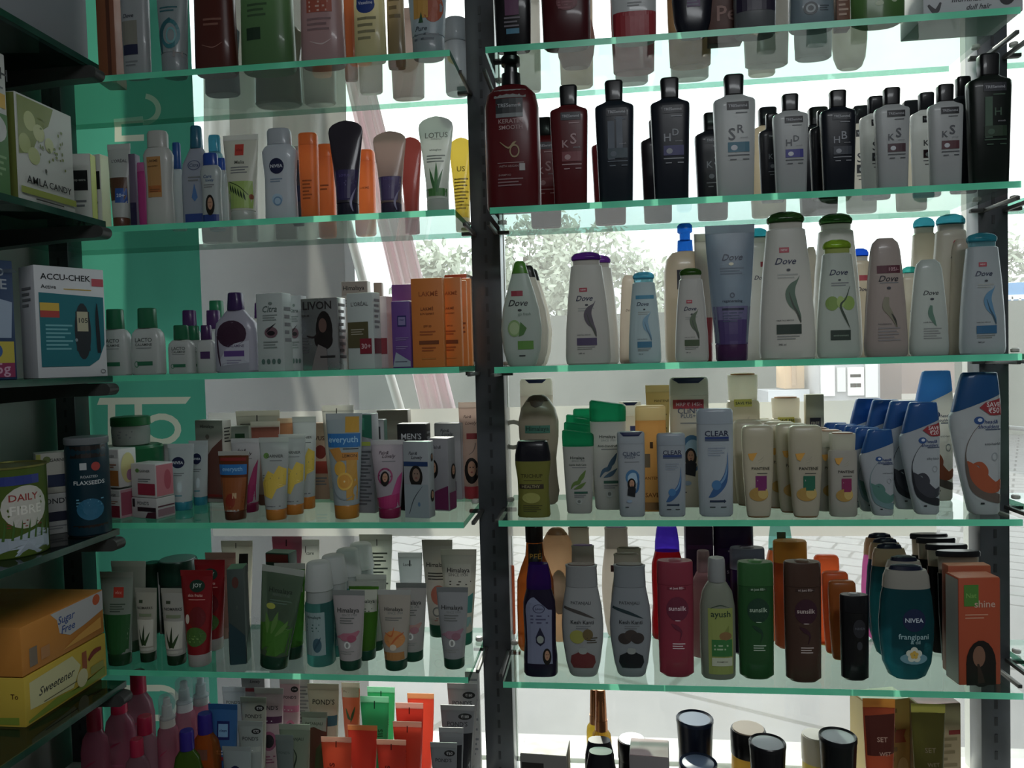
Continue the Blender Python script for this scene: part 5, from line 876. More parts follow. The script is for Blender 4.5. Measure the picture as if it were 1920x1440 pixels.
for (px, py), lab in (((62, 1436), 'round jar with a pale lid at the foot of the side wall, nearer the viewer'), ((178, 1444), 'round jar with a pale lid at the foot of the side wall, by the window')):
    p = onZ(px, py, SZ['D']+.085)
    SS['6'] = SZ['D']; SI('jar', 'cream_jar', min(p.x, -.79), min(p.y, 1.04) if px < 100 else 1.045, '6', .085, .085, ('#9aa09c', '#a9aeab', '#8d9391'), [('R', -.9, .1, .9, .5, '#7d8a84')], lab, 'jar', 40)

# ================================================================== fourth shelf, cream bay
I('jar', 'cream_jar', 'jar', 249, 84, 835, 880, 'L4', ('#9aa39a', '#1a7a48', '#1f8450'), [('R', -.9, .2, .9, .5, '#c3c8c0')], 'wide white jar with a green lid, lower of the stacked pair')
b_ = LOG[-1]; z_ = spot(249, 84, 835, 880, 'L4', 1.0)[5]*1.012
SZ['jar'] = SZ['L4'] + z_
I('jar', 'cream_jar', 'jar', 249, 80, 790, 858, 'jar', ('#aeb3ac', '#1a7a3c', '#1f8446'), [('L', -.6, .6, .5, .1, 3, GR)], 'wide white jar with a green lid, stacked on the other one')
LOG[-1][0].location = (b_[0].location.x, b_[0].location.y, EYE+SZ['jar'])
gb = lambda c: [('R', -.95, .78, .95, .98, '#b9bab8'), ('T', 'GARNIER', .1, .82, 1.1, '#4a4c4a'), ('R', -.95, .05, .95, .45, c), ('L', -.5, .8, .6, .06, 2, '#a05a3c')]
B('cream_carton', 'box', 222, 52, 915, 972, 'L4', '#c3c2c0', gb('#8a1f38'), 'white and crimson cream carton at the bottom of the stack by the flaxseed jar', rz=-14, ratio=.75, side=[('R', -.9, .1, .9, .9, '#a04a60')], sidec='#b98a94')
a_ = LOG[-1]; B('cream_carton', 'box', 222, 54, 833, 972, 'L4', '#c9c8c4', gb('#b06a1c'), 'white and amber cream carton on top of the stack by the flaxseed jar', rz=-14, ratio=.75, side=[('E', .0, .5, .8, .4, '#c9c07c'), ('E', .2, .3, .4, .15, '#a0708c')], H=.064)
LOG[-1][0].location = a_[0].location + Vector((0, 0, .052)); [setattr(c.data, 'name', 'body') for c in []]
B('cream_carton', 'box', 288, 62, 930, 972, 'L4', '#b9b7b6', [('R', -.9, .55, -.7, .95, '#202024'), ('T', "POND'S", -.05, .75, .9, '#5a5c60'), ('R', -.5, .35, .95, .55, '#2c1a24'), ('P', [(.1, .02), (.95, .02), (.95, .35), (.3, .3)], '#4a1c2c')], 'flat white cream carton with a black mark, beneath the pink one', rz=-16, ratio=.7, side=[('R', -.9, .1, .9, .45, '#8a6a74'), ('R', -.9, .55, .9, .62, '#5a2c3c')])
a_ = LOG[-1]; h0 = spot(288, 62, 930, 972, 'L4', .7)[5]; B('cream_carton', 'box', 288, 60, 866, 972, 'L4', '#c6c4c2', [('E', -.45, .80, .16, .06, '#5a8a3c'), ('T', 'GARNIER', .15, .79, .85, '#5a5c58'), ('R', -.45, .08, .95, .42, '#9c2440'), ('L', -.4, .6, .55, .06, 2, GR)], 'pink and white cream carton on top of the flat one', rz=-16, ratio=.7, side=[('R', -.92, .04, .92, .96, '#c4707c'), ('E', .3, .5, .4, .3, '#b04a5c')], H=.056)
LOG[-1][0].location = a_[0].location + Vector((0, 0, h0+.0008))
nt = [('E', -.1, .72, .5, .085, '#141c46'), ('T', 'NIVEA', -.1, .72, .8, '#dfe3ea'), ('L', -.4, .4, .56, .03, 2, GR), ('E', .1, .35, .2, .08, '#c3d2d6'), ('R', -.3, .22, .3, .235, '#2a8c9c')]
B('cream_carton', 'box', 312, 30, 833, 935, 'L4', '#a9aaa8', [('R', -.6, .8, .2, .95, '#1c1c20')], 'grey carton standing behind the navy-emblem tubes', ratio=.6)
I('tube', 'face_wash_tube', 'tube', 341, 52, 832, 958, 'L4', ('#cfd6d8', '#1f9ab0', '#d3d9da'), nt, 'white tube with a teal cap and navy emblem, in front')
I('tube', 'face_wash_tube', 'tube', 374, 38, 826, 948, 'L4', ('#cfd6d8', '#1f9ab0', '#d3d9da'), nt, 'white tube with a teal cap and navy emblem, second back')
B('cream_carton', 'box', 402, 60, 787, 942, 'L4', '#b9b2a8', [('T', 'Himalaya', -.1, .92, 1.0, '#3c3a38'), ('E', -.1, .80, .14, .03, '#8a7a70'), ('P', [(-.9, .05), (.95, .05), (.95, .78), (.2, .66), (-.4, .50), (-.9, .42)], '#6e4238'), ('R', -.9, .07, .95, .10, '#8c2a24')], 'tall beige and brown carton behind the small brown tube', rz=-12, ratio=.4, side=lines('#3c3a38', .9, 5, .04))
B('cream_carton', 'box', 454, 40, 798, 930, 'L4', '#c6c8c0', [('R', -.3, .84, .6, .9, '#2c5a34'), ('L', -.7, .8, .7, .05, 4, GR)], 'white carton with a small green mark behind the pink tubes', ratio=.5)
I('tube', 'face_wash_tube', 'tube', 486, 76, 770, 915, 'L4', ('#b4b2a0', '#c9c4b0', '#c4c0aa'), [('R', -.05, .88, .0, .95, '#15161a'), ('L', -.8, .8, .85, .02, 2, '#3a3c34')], 'wide pale olive tube at the very back of the fourth cream shelf', ratio=.14)
I('tube', 'scrub_tube', 'tube', 440, 60, 846, 976, 'L4', ('#7c3f1a', '#6a3a22', '#c4c3be'), [('R', -.85, .86, .85, .91, '#8c2420'), ('R', -.9, .66, .9, .81, '#1f78c0'), ('T', 'everyuth', .0, .735, 1.3, '#8cc4ea'), ('P', [(-.7, .14), (.68, .14), (.9, .62), (-.85, .62)], '#96501c'), ('E', -.05, .28, .32, .11, '#8c2c14'), ('R', .1, .32, .35, .40, '#c9a87c'), ('R', -.66, .13, .66, .155, '#b9b4ac')], 'small brown scrub tube with a blue label')
fr = a_fair(False)
I('tube', 'face_wash_tube', 'tube', 463, 58, 822, 962, 'L4', ('#c9c5c9', '#9c1a56', '#c6c4c6'), [('P', [(-.64, .13), (.64, .13), (.72, .42), (-.55, .28)], '#a81c64'), ('P', [(.25, .34), (.72, .38), (.86, .72), (.6, .6)], '#b2246a')] + fr[:3], 'white tube with a magenta sweep behind the brown scrub tube')
I('tube', 'face_wash_tube', 'tube', 500, 56, 790, 948, 'L4', ('#c2a79c', '#8c5a4c', '#cdc6b6'), [('R', -.95, .80, .95, .93, '#a25c48'), ('S', [(-.6, .70, .01), (.0, .75, .02), (.6, .70, .01)], '#4a2c24')], 'beige tube with a terracotta band behind the yellow-leaf tubes', ratio=.28)
I('tube', 'face_wash_tube', 'tube', 543, 42, 784, 940, 'L4', ('#c98a5c', '#c98a5c', '#d0b490'), [], 'peach tube deep behind the yellow-leaf tubes')
gc = ('#c6cbca', '#dd8a12', '#c9cdca')
I('tube', 'face_wash_tube', 'tube', 516, 58, 820, 976, 'L4', gc, a_garn(), 'white and yellow tube with an orange cap, foremost of the three')
I('tube', 'face_wash_tube', 'tube', 550, 52, 814, 966, 'L4', gc, a_garn(), 'white and yellow tube with an orange cap, middle of the three')
I('tube', 'face_wash_tube', 'tube', 573, 46, 781, 955, 'L4', gc, a_garn(), 'tallest white and yellow tube with an orange cap, hindmost of the three')
B('cream_carton', 'box', 605, 30, 792, 930, 'L4', '#c9a488', [('T', 'VUSI', .0, .80, 1.4, '#5a3024'), ('E', .0, .62, .7, .09, '#7c2418'), ('R', -.8, .34, .9, .5, '#b0402c'), ('L', -.7, .7, .28, .04, 3, GR)], 'narrow salmon carton with a dark fruit print', ratio=.6)
I('tube', 'face_wash_tube', 'tube', 636, 60, 760, 935, 'L4', ('#b5b4ac', '#b5b4ac', '#c0beb4'), [('R', -.08, .90, -.02, .97, '#15161a')], 'grey-white tube standing behind the lemon tube')
I('tube', 'face_wash_tube', 'tube', 648, 70, 775, 974, 'L4', ('#b9c6cb', '#de9414', '#c3c9cc'), [('R', .1, .82, .85, .97, '#d8a41c'), ('R', -.9, .68, .9, .81, '#1f78c0'), ('T', 'everyuth', -.02, .745, 1.6, '#9cd0f0'), ('R', -.1, .555, .78, .63, '#c9862c'), ('T', 'LEMON', .35, .60, .75, '#5a3c1c'), ('L', .0, .8, .665, .02, 1, '#3a3c40'), ('P', [(-.5, .58), (-.8, .66), (-.2, .68), (.0, .60), (-.2, .52)], '#c98a2c'),
   ('R', .2, .18, .72, .56, '#c9962c'), ('E', -.15, .48, .32, .07, '#e0aa20'), ('E', .10, .36, .42, .085, '#e8b838'), ('E', .10, .36, .34, .065, '#dc9a20'), ('E', .1, .36, .05, .01, '#f0d890'), ('S', [(-.6, .35, .02), (-.4, .24, .03), (.1, .19, .03), (.5, .22, .01)], '#8a98a0')], 'tall lemon face wash tube with a blue label and orange cap')
B('face_wash_carton', 'box', 686, 44, 775, 962, 'L4', '#8d8f94', [('P', [(-.95, .80), (.95, .75), (.95, .99), (-.95, .99)], '#1f6a54'), ('R', -.6, .84, .3, .96, '#2f8a6c'), ('R', -.5, .68, .8, .72, '#a4b43a')] + lines('#5c5e64', .62, 16, .035, .8), 'grey and green carton with fine print beside the lemon tube', rz=-10, ratio=.6)
B('face_wash_carton', 'box', 712, 26, 786, 950, 'L4', '#a4a6a8', [('R', -.9, .0, .9, .3, '#1c5a4c'), ('R', -.5, .78, .5, .92, '#2a2c30')], 'narrow grey carton just past the green-topped one', ratio=.8, sidec='#1c5a4c')
B('cream_carton', 'box', 741, 56, 768, 925, 'L4', '#a99f92', [('R', -.97, .88, .97, .985, '#a09688')], 'beige flat carton at the back between the tubes and the black one', ratio=.4)
I('tube', 'face_wash_tube', 'tube', 729, 64, 825, 973, 'L4', ('#bfb6bf', '#a01858', '#c2c0c4'), a_fair(), 'white and magenta face wash tube with a printed smiling face')
B('cream_carton', 'box', 778, 56, 794, 958, 'L4', '#17181b', [('T', "MEN'S", -.0, .86, 1.4, '#b9bcc0'), ('T', 'Fair&', .2, .79, .6, '#5a5c60', .3), ('L', -.5, .5, .84, .01, 1, GR)], 'black carton with white capitals', rz=-8, ratio=.45, topc='#a9abae', side=lines('#6a6c70', .9, 6, .06))
B('cream_carton', 'box', 786, 50, 827, 971, 'L4', '#9fa5aa', [('T', 'Fair&', -.2, .85, .7, '#4a4c54', .3), ('T', 'Lovely', .1, .79, .9, '#4a4c54', .3), ('R', -.95, .68, .95, .74, '#1d3a6c')] + face(.0, .57, .42, .11, '#1c1714', '#8d7464') + [('R', -.95, .0, .95, .44, '#93a0a6'), ('S', [(-.6, .05, .02), (-.2, .25, .03), (.5, .42, .01)], '#3a4248'), ('E', .2, .18, .1, .03, '#5a7c9c')], 'silver-grey carton with a blue band and a printed face', rz=-12, ratio=.5, side=face(.0, .3, .5, .06) + face(.1, .8, .3, .04))
B('cream_carton', 'box', 829, 40, 820, 958, 'L4', '#8f8e94', [('T', 'Fair&', -.1, .88, .9, '#5a5a60', .3), ('P', [(-.95, .02), (.95, .02), (.95, .35), (-.2, .28), (-.95, .2)], '#6c2452')] + face(-.5, .6, .4, .1), 'grey carton with a plum foot beside the blue-banded one', rz=-14, ratio=.8, side=face(.3, .55, .5, .08) + [('R', -.9, .02, .9, .25, '#7c2a5c')])
B('cream_carton', 'box', 845, 50, 792, 936, 'L4', '#a3a2a6', [('T', 'Fair&', -.2, .90, .7, '#5a5a60', .3), ('T', 'Lovely', .0, .85, .9, '#5a5a60', .3), ('P', [(-.1, .28), (.45, .30), (.5, .66), (.1, .72), (-.1, .6)], '#27425c'), ('R', -.2, .12, .6, .24, '#5c4a5c')], 'tall light grey carton with a dark blue print at the back', rz=-10, ratio=.5, sidec='#c3c4c6')
I('tube', 'face_wash_tube', 'tube', 883, 42, 754, 930, 'L4', ('#b89c90', '#b02c3c', '#b9a498'), [('T', 'Fair&', -.2, .85, .7, '#4a2c34', .3), ('T', 'Lovely', .1, .78, 1.0, '#4a2c34', .3), ('R', -.3, .62, .8, .68, '#a02c34'), ('S', [(.5, .58, .04), (.3, .5, .04), (-.1, .46, .02)], '#8a7c78')] + face(.1, .32, .5, .10), 'tall pinkish face cream tube half behind the middle post')

# ================================================================== fourth shelf, shampoo bay
def S4(*a, **k): return I(a[0], a[1], 'bottle', a[2], a[3], a[4], a[5], 'R4', *a[6:], **k)
S4('strt', 'shampoo_bottle', 1008, 62, 710, 936, ('#c4bcae', '#c9c3b6'), [('P', [(-.65, .995), (.65, .995), (.4, .965), (-.4, .965)], '#1d2c6c')], 'tall cream bottle with a blue slot in its cap, at the back by the post')
S4('oval', 'shampoo_bottle', 1011, 78, 741, 948, ('#b3a792', '#5c4a3c'), [('P', [(-.42, .962), (.35, .962), (.2, .91), (-.1, .89), (-.3, .91)], '#5c463a'), ('R', -.62, .66, .58, .73, '#3f7a68'), ('T', 'Himalaya', -.02, .695, 1.1, '#1d3c34'), ('L', -.5, .5, .6, .03, 3, '#8d806c')], 'large beige hourglass bottle with a green label')
S4('tri', 'shampoo_bottle', 1000, 68, 826, 971, ('#8c8c34', '#1a1a26'), [('T', 'TRICHUP', -.05, .55, 1.2, '#4a4414'), ('L', -.5, .5, .49, .02, 1, '#5a5420'), ('R', -.75, .38, .6, .44, '#352a1c'), ('T', 'HEALTHY', -.1, .41, 1.0, '#9a9264'), ('E', -.1, .26, .5, .07, '#9c9c48'), ('L', -.55, .5, .16, .025, 4, '#4a4a1c')], 'olive yellow bottle with a black cap')
hm = lambda leafc, tx: [('T', 'Himalaya', -.05, .665, .9, '#2c3a34'), ('T', 'SINCE 1930', .0, .635, .8, '#8d9490'), ('T', tx, -.05, .585, 1.1, '#34443c'), ('L', -.4, .5, .555, .02, 1, GR), ('S', [(-.5, .30, .02), (-.3, .36, .1), (.0, .38, .12), (.2, .42, .0)], leafc), ('S', [(-.1, .38, .03), (.2, .44, .14), (.45, .52, .02)], leafc), ('S', [(-.3, .3, .02), (.1, .33, .12), (.45, .38, .02)], leafc), ('R', -.30, .245, .55, .27, '#2c5c4c'), ('L', -.3, .45, .225, .02, 2, GR), ('E', .0, .15, .2, .035, '#a9aeaa'), ('E', .0, .15, .1, .018, '#6d726e')]
HW = '#c3c3bf'; GC = '#12906a'
S4('him', 'shampoo_bottle', 1085, 59, 805, 964, (HW, GC), hm('#5f7c34', 'Gentle Daily Care'), 'white bottle with a see-through green cap, foremost small one', mk='pg')
S4('him', 'shampoo_bottle', 1087, 56, 790, 948, (HW, GC), [], 'white bottle with a green cap, second back in the green-capped file', mk='pg'); S4('him', 'shampoo_bottle', 1088, 50, 776, 940, (HW, GC), [], 'white bottle with a green cap, third back in the green-capped file', mk='pg'); S4('strt', 'shampoo_bottle', 1098, 44, 766, 932, (HW, GC), [], 'white bottle with a green cap at the end of the green-capped file', mk='pg')
S4('him', 'shampoo_bottle', 1141, 68, 749, 957, (HW, GC), hm('#3f6078', 'Anti-Dandruff'), 'larger white bottle with a see-through green cap and blue leaf print', mk='pg')
S4('strt', 'shampoo_bottle', 1182, 44, 753, 940, ('#c9bfae', '#c9c3b6'), [('P', [(-.6, .995), (.7, .995), (.4, .965), (-.3, .965)], '#1d2c6c'), ('R', .0, .62, .95, .76, '#2a3c7c')], 'cream bottle with a blue cap slot, at the back beyond the blue-leaf one')
S4('strt', 'shampoo_bottle', 1184, 52, 809, 970, ('#bcc3cb', '#b9c0c9'), [('P', [(-.82, .995), (.82, .995), (.55, .95), (-.55, .95)], '#1c2650')] + a_clinic(), 'small white bottle with a navy cap slot and a plait print')
S4('strt', 'shampoo_bottle', 1221, 58, 760, 960, ('#dba04a', '#e3c488'), [('R', -.1, .60, .1, .66, '#5a3c1c'), ('R', -.6, .42, -.1, .55, '#7a6a50'), ('T', 'PANTENE', .0, .32, 1.2, '#7a4a14'), ('T', 'SAVE', .0, .16, .9, '#7a4a14'), ('R', -.9, .02, .9, .09, '#8a6434')], 'glowing amber bottle behind the two small white ones', mk='qq')
I('tube', 'conditioner_tube', 'tube', 1235, 46, 722, 935, 'R4', ('#b09c64', '#b09c64', '#b8a878'), [('T', 'PANTENE', .3, .86, 1.2, '#4a3c1c')] + lines('#7a6a40', .74, 5, .03), 'dull gold tube behind the amber bottle')
S4('strt', 'shampoo_bottle', 1293, 74, 707, 952, ('#c3bdb0', '#c6c0b4'), [('P', [(-.95, .995), (.8, .995), (.45, .955), (-.55, .955)], '#1c2650'), ('R', -.85, .76, .70, .83, '#a82c3c'), ('T', 'MRP \u20b9 145/-', -.05, .795, 1.3, '#d8b8bc')] + [(o[0],) + o[1:] for o in a_clinic()], 'tall white bottle with a navy cap slot and a red price band')
S4('strt', 'shampoo_bottle', 1259, 54, 812, 970, ('#b6bfc9', '#aeb8c4'), a_clear(), 'smaller grey-white bottle with a blue swoosh')
S4('strt', 'shampoo_bottle', 1341, 69, 766, 970, ('#bac2cb', '#b3bcc8'), a_clear(), 'larger grey-white bottle with a blue swoosh')
PC = '#cfc6b0'
S4('pshamp', 'shampoo_bottle', 1394, 62, 699, 945, (PC, '#c08a50', '#ddd6c4'), a_pant('#8c2a6a', True), 'tallest cream bottle with a yellow savings strip', mk='ppq')
pl = 'cream conditioner bottle standing on its cap'
S4('pcond', 'conditioner_bottle', 1402, 56, 787, 950, (PC, '#b59468'), [], 'cream conditioner bottle behind the purple-labelled one', ratio=.6)
S4('pcond', 'conditioner_bottle', 1421, 60, 797, 972, (PC, '#b07c50'), a_pant('#7c2468'), 'cream conditioner bottle with a purple label')
GT = 'conditioner bottles in a file behind the green-labelled one'
S4('pcond', 'conditioner_bottle', 1510, 64, 797, 972, (PC, '#b07c50'), a_pant('#1d6a50'), 'cream conditioner bottle with a green label')
q_ = LOG[-1]
for i in range(4):
    c = copy_tree(q_[0]); c.location = q_[0].location + Vector((-.0105*(i+1), .034*(i+1), 0)); c['group'] = GT; c['label'] = 'cream conditioner bottle, %s behind the green-labelled one' % ['next', 'second', 'third', 'fourth'][i]
S4('pshamp', 'shampoo_bottle', 1474, 58, 743, 936, (PC, '#c08a50', '#ddd6c4'), a_pant('#8c2a6a', True), 'cream bottle with a savings strip, at the back before the low orange-topped ones', mk='ppq')
B('gift_pack', 'box', 1527, 34, 739, 938, 'R4', '#c4b9a2', [('R', -.6, .68, .6, .78, '#3a3440'), ('T', 'FREE', .0, .73, .9, '#c9c0a8')], 'cream pack with a dark patch beside the savings-strip bottle', ratio=.5)
S4('pshamp', 'shampoo_bottle', 1580, 54, 810, 970, ('#c6c1b6', '#b0805c', '#cfcabc'), a_pant('#8c2458'), 'small cream bottle with an orange-brown top, foremost', mk='ppq')
q_ = LOG[-1]
for i in range(2):
    c = copy_tree(q_[0]); c.location = q_[0].location + Vector((-.007*(i+1), .04*(i+1), 0)); c['group'] = 'small orange-topped bottles in file'; c['label'] = 'small cream bottle with an orange-brown top, %s' % ['second in the file', 'hindmost in the file'][i]
def file4(cx, w, top, b, art, label, n, dx, dy, labs, grp):
    S4('hs', 'shampoo_bottle', cx, w, top, b, ('#c3c9d0', '#1f62a8'), art, label); q = LOG[-1]
    for i in range(n):
        c = copy_tree(q[0]); c.location = q[0].location + Vector((dx*(i+1), dy*(i+1), 0)); c['group'] = grp; c['label'] = labs[i]
file4(1643, 66, 805, 968, a_hs('#4f7f76', '#6a8a90'), 'small blue-topped bottle with a green leaf swirl, foremost', 4, -.0065, .030, ['small blue-topped bottle, %s behind the green swirl one' % s for s in ('next', 'second', 'third', 'fourth')], 'small blue-topped bottles in file')
file4(1723, 78, 754, 966, a_hs('#3a3c46', '#23252e', '\u20b920', 'silky black'), 'medium blue-topped bottle with a black hair swirl', 3, -.0125, .038, ['medium blue-topped bottle, %s behind the black swirl one' % s for s in ('next', 'second', 'third')], 'medium blue-topped bottles in file')
S4('hs', 'shampoo_bottle', 1826, 100, 698, 966, ('#c6c9cd', '#1d5c96'), a_hs('#b0522a', '#6a5c54', '\u20b950', 'anti-hairfall'), 'large blue-topped bottle with an orange-brown swirl')
S4('hs', 'shampoo_bottle', 1748, 78, 695, 940, ('#c6c4be', '#2a74bc'), a_hs('#b0522a', '#6a5c54', None, 'anti-hairfall'), 'large blue-topped bottle with white trim at the back')
S4('strt', 'shampoo_bottle', 1768, 22, 810, 925, ('#a8285c', '#a8285c'), [], 'slim crimson bottle between the two blue-topped sizes', mk='q')

# ================================================================== lowest shelf, cream bay
def T5(cx, w, top, b, cols, art, label, name='face_wash_tube', kind='tube', mk='p', **k): return I(kind, name, 'tube', cx, w, top, b, 'L5', cols, art, label, mk=mk, **k)
T5(222, 66, 1072, 1250, ('#9aa89a', '#1c4a28', '#aab2a6'), [('R', -.1, .73, .5, .84, '#b8301c'), ('T', 'vlcc', .2, .785, .4, '#e0a090'), ('L', -.3, .6, .66, .025, 4, '#4a5c4c'), ('P', [(-.68, .13), (.68, .13), (.85, .55), (-.85, .55)], '#1f5c2a')], 'green-footed tube with a red square beside the orange carton', ratio=.5)
T5(244, 70, 1052, 1225, ('#a9aa9c', '#3a5a3c', '#b5b5a6'), [], 'pale tube standing behind the green-footed one')
I('jar', 'cream_jar', 'jar', 287, 34, 1056, 1190, 'L5', ('#1d4a34', '#15402c', '#1a4a34'), [], 'dark green jar behind the pale tube')
nm = lambda: [('R', -.55, .80, -.2, .84, '#3a4a34'), ('T', 'NOMARKS', .0, .735, 1.35, '#2a2e2a'), ('R', -.5, .62, .6, .66, '#7c8a6c'), ('P', [(-.64, .22), (.64, .22), (.75, .58), (-.7, .58)], '#c3c3b6'), ('S', [(.0, .24, .12), (-.05, .36, .10), (.0, .52, .0)], '#20381f'), ('S', [(.05, .24, .12), (.3, .34, .08), (.5, .42, .0)], '#2c4a22'), ('S', [(-.05, .24, .12), (-.3, .34, .07), (-.45, .46, .0)], '#20381f'), ('R', -.66, .16, .66, .2, '#b5b5aa')]
T5(276, 44, 1102, 1243, ('#c0bfb0', '#1c3c24', '#b4b4a6'), nm(), 'small white tube with a dark leaf print next to the green-footed tube')
T5(329, 52, 1103, 1249, ('#c3c3bb', '#1c3c24', '#b8b8ae'), nm(), 'white tube with a dark leaf print beside the red apple tube')
B('cream_carton', 'box', 322, 40, 1070, 1190, 'L5', '#b4b3b0', [('T', "L'OR\u00c9AL", .1, .84, 1.4, '#7c7c7c')], 'pale grey carton behind the white leaf-print tube', ratio=.5)
I('jar', 'cream_jar', 'jar', 336, 70, 1048, 1175, 'L5', ('#2a3c34', '#1d4a3a', '#9fb0ae'), [('L', -.5, .5, .4, .06, 3, '#5a6c64')], 'round jar with a green-rimmed silvery lid')
joy = [('E', .1, .84, .48, .065, '#16392c'), ('T', 'JOY', .1, .84, .55, '#c9d4cc'), ('T', 'skin fruits', .0, .745, .9, '#e8b0a4'), ('L', -.4, .6, .70, .02, 1, '#d88a80'), ('E', .15, .52, .5, .11, '#6e0f18'), ('E', -.45, .50, .14, .05, '#dccfc0'), ('E', .05, .32, .6, .10, '#3f6a24'), ('L', -.3, .4, .33, .03, 3, '#7aa04c')]
T5(372, 64, 1069, 1252, ('#a31420', '#b9b4b0', '#a31420'), joy, 'bright red tube with an apple print, in front')
T5(396, 60, 1049, 1222, ('#a31420', '#b9b4b0', '#a31420'), joy, 'bright red tube with an apple print, half hidden behind the other')
T5(416, 60, 1036, 1200, ('#b98a7c', '#c49a8c', '#bb8f82'), [('T', 'N', .3, .7, .2, '#6a3c34')], 'salmon tube behind the red tubes')
T5(447, 62, 1014, 1185, ('#c6c1ac', '#c6c1ac', '#b9b5a2'), [('R', .2, .66, .75, .86, '#1a1a1c'), ('T', 'Xtra', .48, .72, .45, '#d0cfc4'), ('R', -.05, .92, .0, .98, '#15161a')], 'cream tube with a black square behind the dark green carton')
B('face_wash_carton', 'box', 448, 30, 1062, 1246, 'L5', '#3c4a46', [('P', [(-.95, .0), (.95, .0), (.95, .3), (-.95, .45)], '#1d3c44'), ('E', .0, .86, .4, .06, '#5c3028'), ('V', 'Himalaya', .1, .6, .5, '#6a7c74')], 'dark grey-green carton leaning beside the neem tube', rz=14, ratio=1.3, topc='#4f8a64', side=[('P', [(-.95, .0), (.95, .0), (.95, .35), (-.95, .2)], '#17402c')])
neem = [('T', 'Himalaya', .05, .77, 1.1, '#2c3a30'), ('T', 'SINCE 1930', .1, .735, .8, '#6a7c6e'), ('L', -.4, .6, .68, .025, 2, '#5c7464'), ('E', -.3, .62, .22, .03, '#a8b03c'), ('P', [(-.67, .14), (.67, .14), (.8, .42), (.2, .50), (-.75, .44)], '#3f7a1c'), ('S', [(-.3, .36, .03), (-.35, .46, .11), (-.5, .56, .0)], '#5c8a3a'), ('S', [(-.1, .36, .03), (.0, .47, .12), (.1, .58, .0)], '#5c8a3a'), ('S', [(.1, .34, .03), (.4, .42, .1), (.6, .5, .0)], '#5c8a3a')]
T5(510, 82, 1062, 1256, ('#8fa68e', '#1a4a34', '#c0c6be'), neem, 'large frosted green neem tube leaning sideways', mk='gpp', tilt=8, ratio=.5)
T5(546, 60, 1056, 1238, ('#5c9a3c', '#17402c', '#b4b9b0'), [('R', -.85, .70, .85, .92, '#b9bdb2'), ('T', 'Himalaya', .2, .78, 1.2, '#2c3a30')], 'bright green gel tube between the neem tube and the foam bottles', mk='gpp')
T5(541, 56, 1006, 1170, ('#d47c94', '#d47c94', '#d88aa0'), [('R', -.05, .90, .02, .97, '#15161a')], 'pink tube showing above the red-topped carton')
B('face_wash_carton', 'box', 530, 48, 1034, 1205, 'L5', '#2a4a3c', [('R', -.95, .9, .95, .99, '#7c2c24')], 'green carton with a red top edge behind the neem tube', rz=-8, ratio=.6, topc='#6a9a80')
T5(578, 48, 1012, 1180, ('#b4b4ac', '#b4b4ac', '#bcbcb2'), [('R', -.1, .86, -.04, .93, '#15161a'), ('T', 'care', .3, .85, .6, '#5a5c56')], 'grey-white tube behind the neem carton and foam bottles')
fm = ('#5fa8a4', '#dfe3e2', '#c3cac8')
fart = [('R', -.75, .12, .62, .54, '#8fa8a8'), ('T', 'Himalaya', -.1, .49, 1.0, '#24423c'), ('L', -.6, .3, .42, .03, 3, '#3f6a64'), ('E', .1, .22, .3, .07, '#3a6270'), ('S', [(-.1, .18, .04), (.2, .25, .08), (.35, .3, .0)], '#2c5060')]
r = I('foam', 'foam_pump_bottle', 'bottle', 600, 56, 1053, 1253, 'L5', fm, fart, 'aqua foam bottle with a clear dome cap, foremost of the file', mk='gqp')
r['group'] = 'foam bottles in file'
for i in range(3):
    c = copy_tree(r); c.location = r.location + Vector((.0105*(i+1), .041*(i+1), 0)); c['group'] = r['group']; c['label'] = 'aqua foam bottle with a clear dome cap, %s of the file' % ['second', 'third', 'last'][i]
pk = ('#c9c2c2', '#16503c', '#9aa09e')
T5(656, 62, 1107, 1259, pk, a_himt('#b06a7c', '#a8506a'), 'white tube with pink blossoms right beside the foremost foam bottle')
T5(707, 60, 1002, 1165, ('#aeb3a4', '#b9bbae', '#b4b8a8'), [('R', .05, .88, .1, .95, '#15161a')] + lines('#6a7068', .8, 10, .04, .7), 'wide sage tube at the back with fine print', ratio=.16)
T5(684, 58, 1090, 1240, ('#6fae3a', '#16503c', '#c4c9c0'), [('R', -.9, .62, .9, .9, '#c0c4b4'), ('T', 'Himalaya', .2, .75, 1.1, '#2c3a30'), ('L', -.3, .6, .66, .03, 2, '#5a6c50')], 'green gel tube between the pink blossom and orange tubes', mk='gpp')
T5(698, 58, 1077, 1222, ('#b9bdb4', '#16503c', '#c9cdc6'), [], 'white-topped tube behind the green gel tube', ratio=.45)
T5(741, 64, 1106, 1259, ('#c6beb2', '#16503c', '#c6c8c4'), [('T', 'Himalaya', .0, .76, 1.1, '#2c2f2c'), ('T', 'SINCE 1930', .1, .72, .9, '#8b8f8c'), ('L', -.5, .5, .66, .025, 2, '#6f7370'), ('E', .05, .40, .62, .11, '#d08a44'), ('S', [(-.5, .48, .02), (-.1, .44, .05), (.05, .55, .01)], '#c8601c'), ('S', [(.6, .48, .02), (.2, .42, .06), (-.1, .34, .03)], '#c8601c'), ('E', .0, .30, .2, .04, '#d4c6ac'), ('R', -.6, .14, .6, .24, '#b07838')], 'white tube with an orange peel print')
T5(773, 58, 1093, 1242, ('#bdb9b8', '#16503c', '#8d9290'), a_himt('#b08a80', '#a4707a'), 'grey-pink tube half behind the orange peel tube')
T5(771, 46, 1036, 1195, ('#c3c8c6', '#c3c8c6', '#cdd1ce'), [('R', -.05, .84, .05, .91, '#15161a'), ('T', 'Lacto', -.2, .86, .7, '#5a5c5c')], 'small plain white tube at the back')
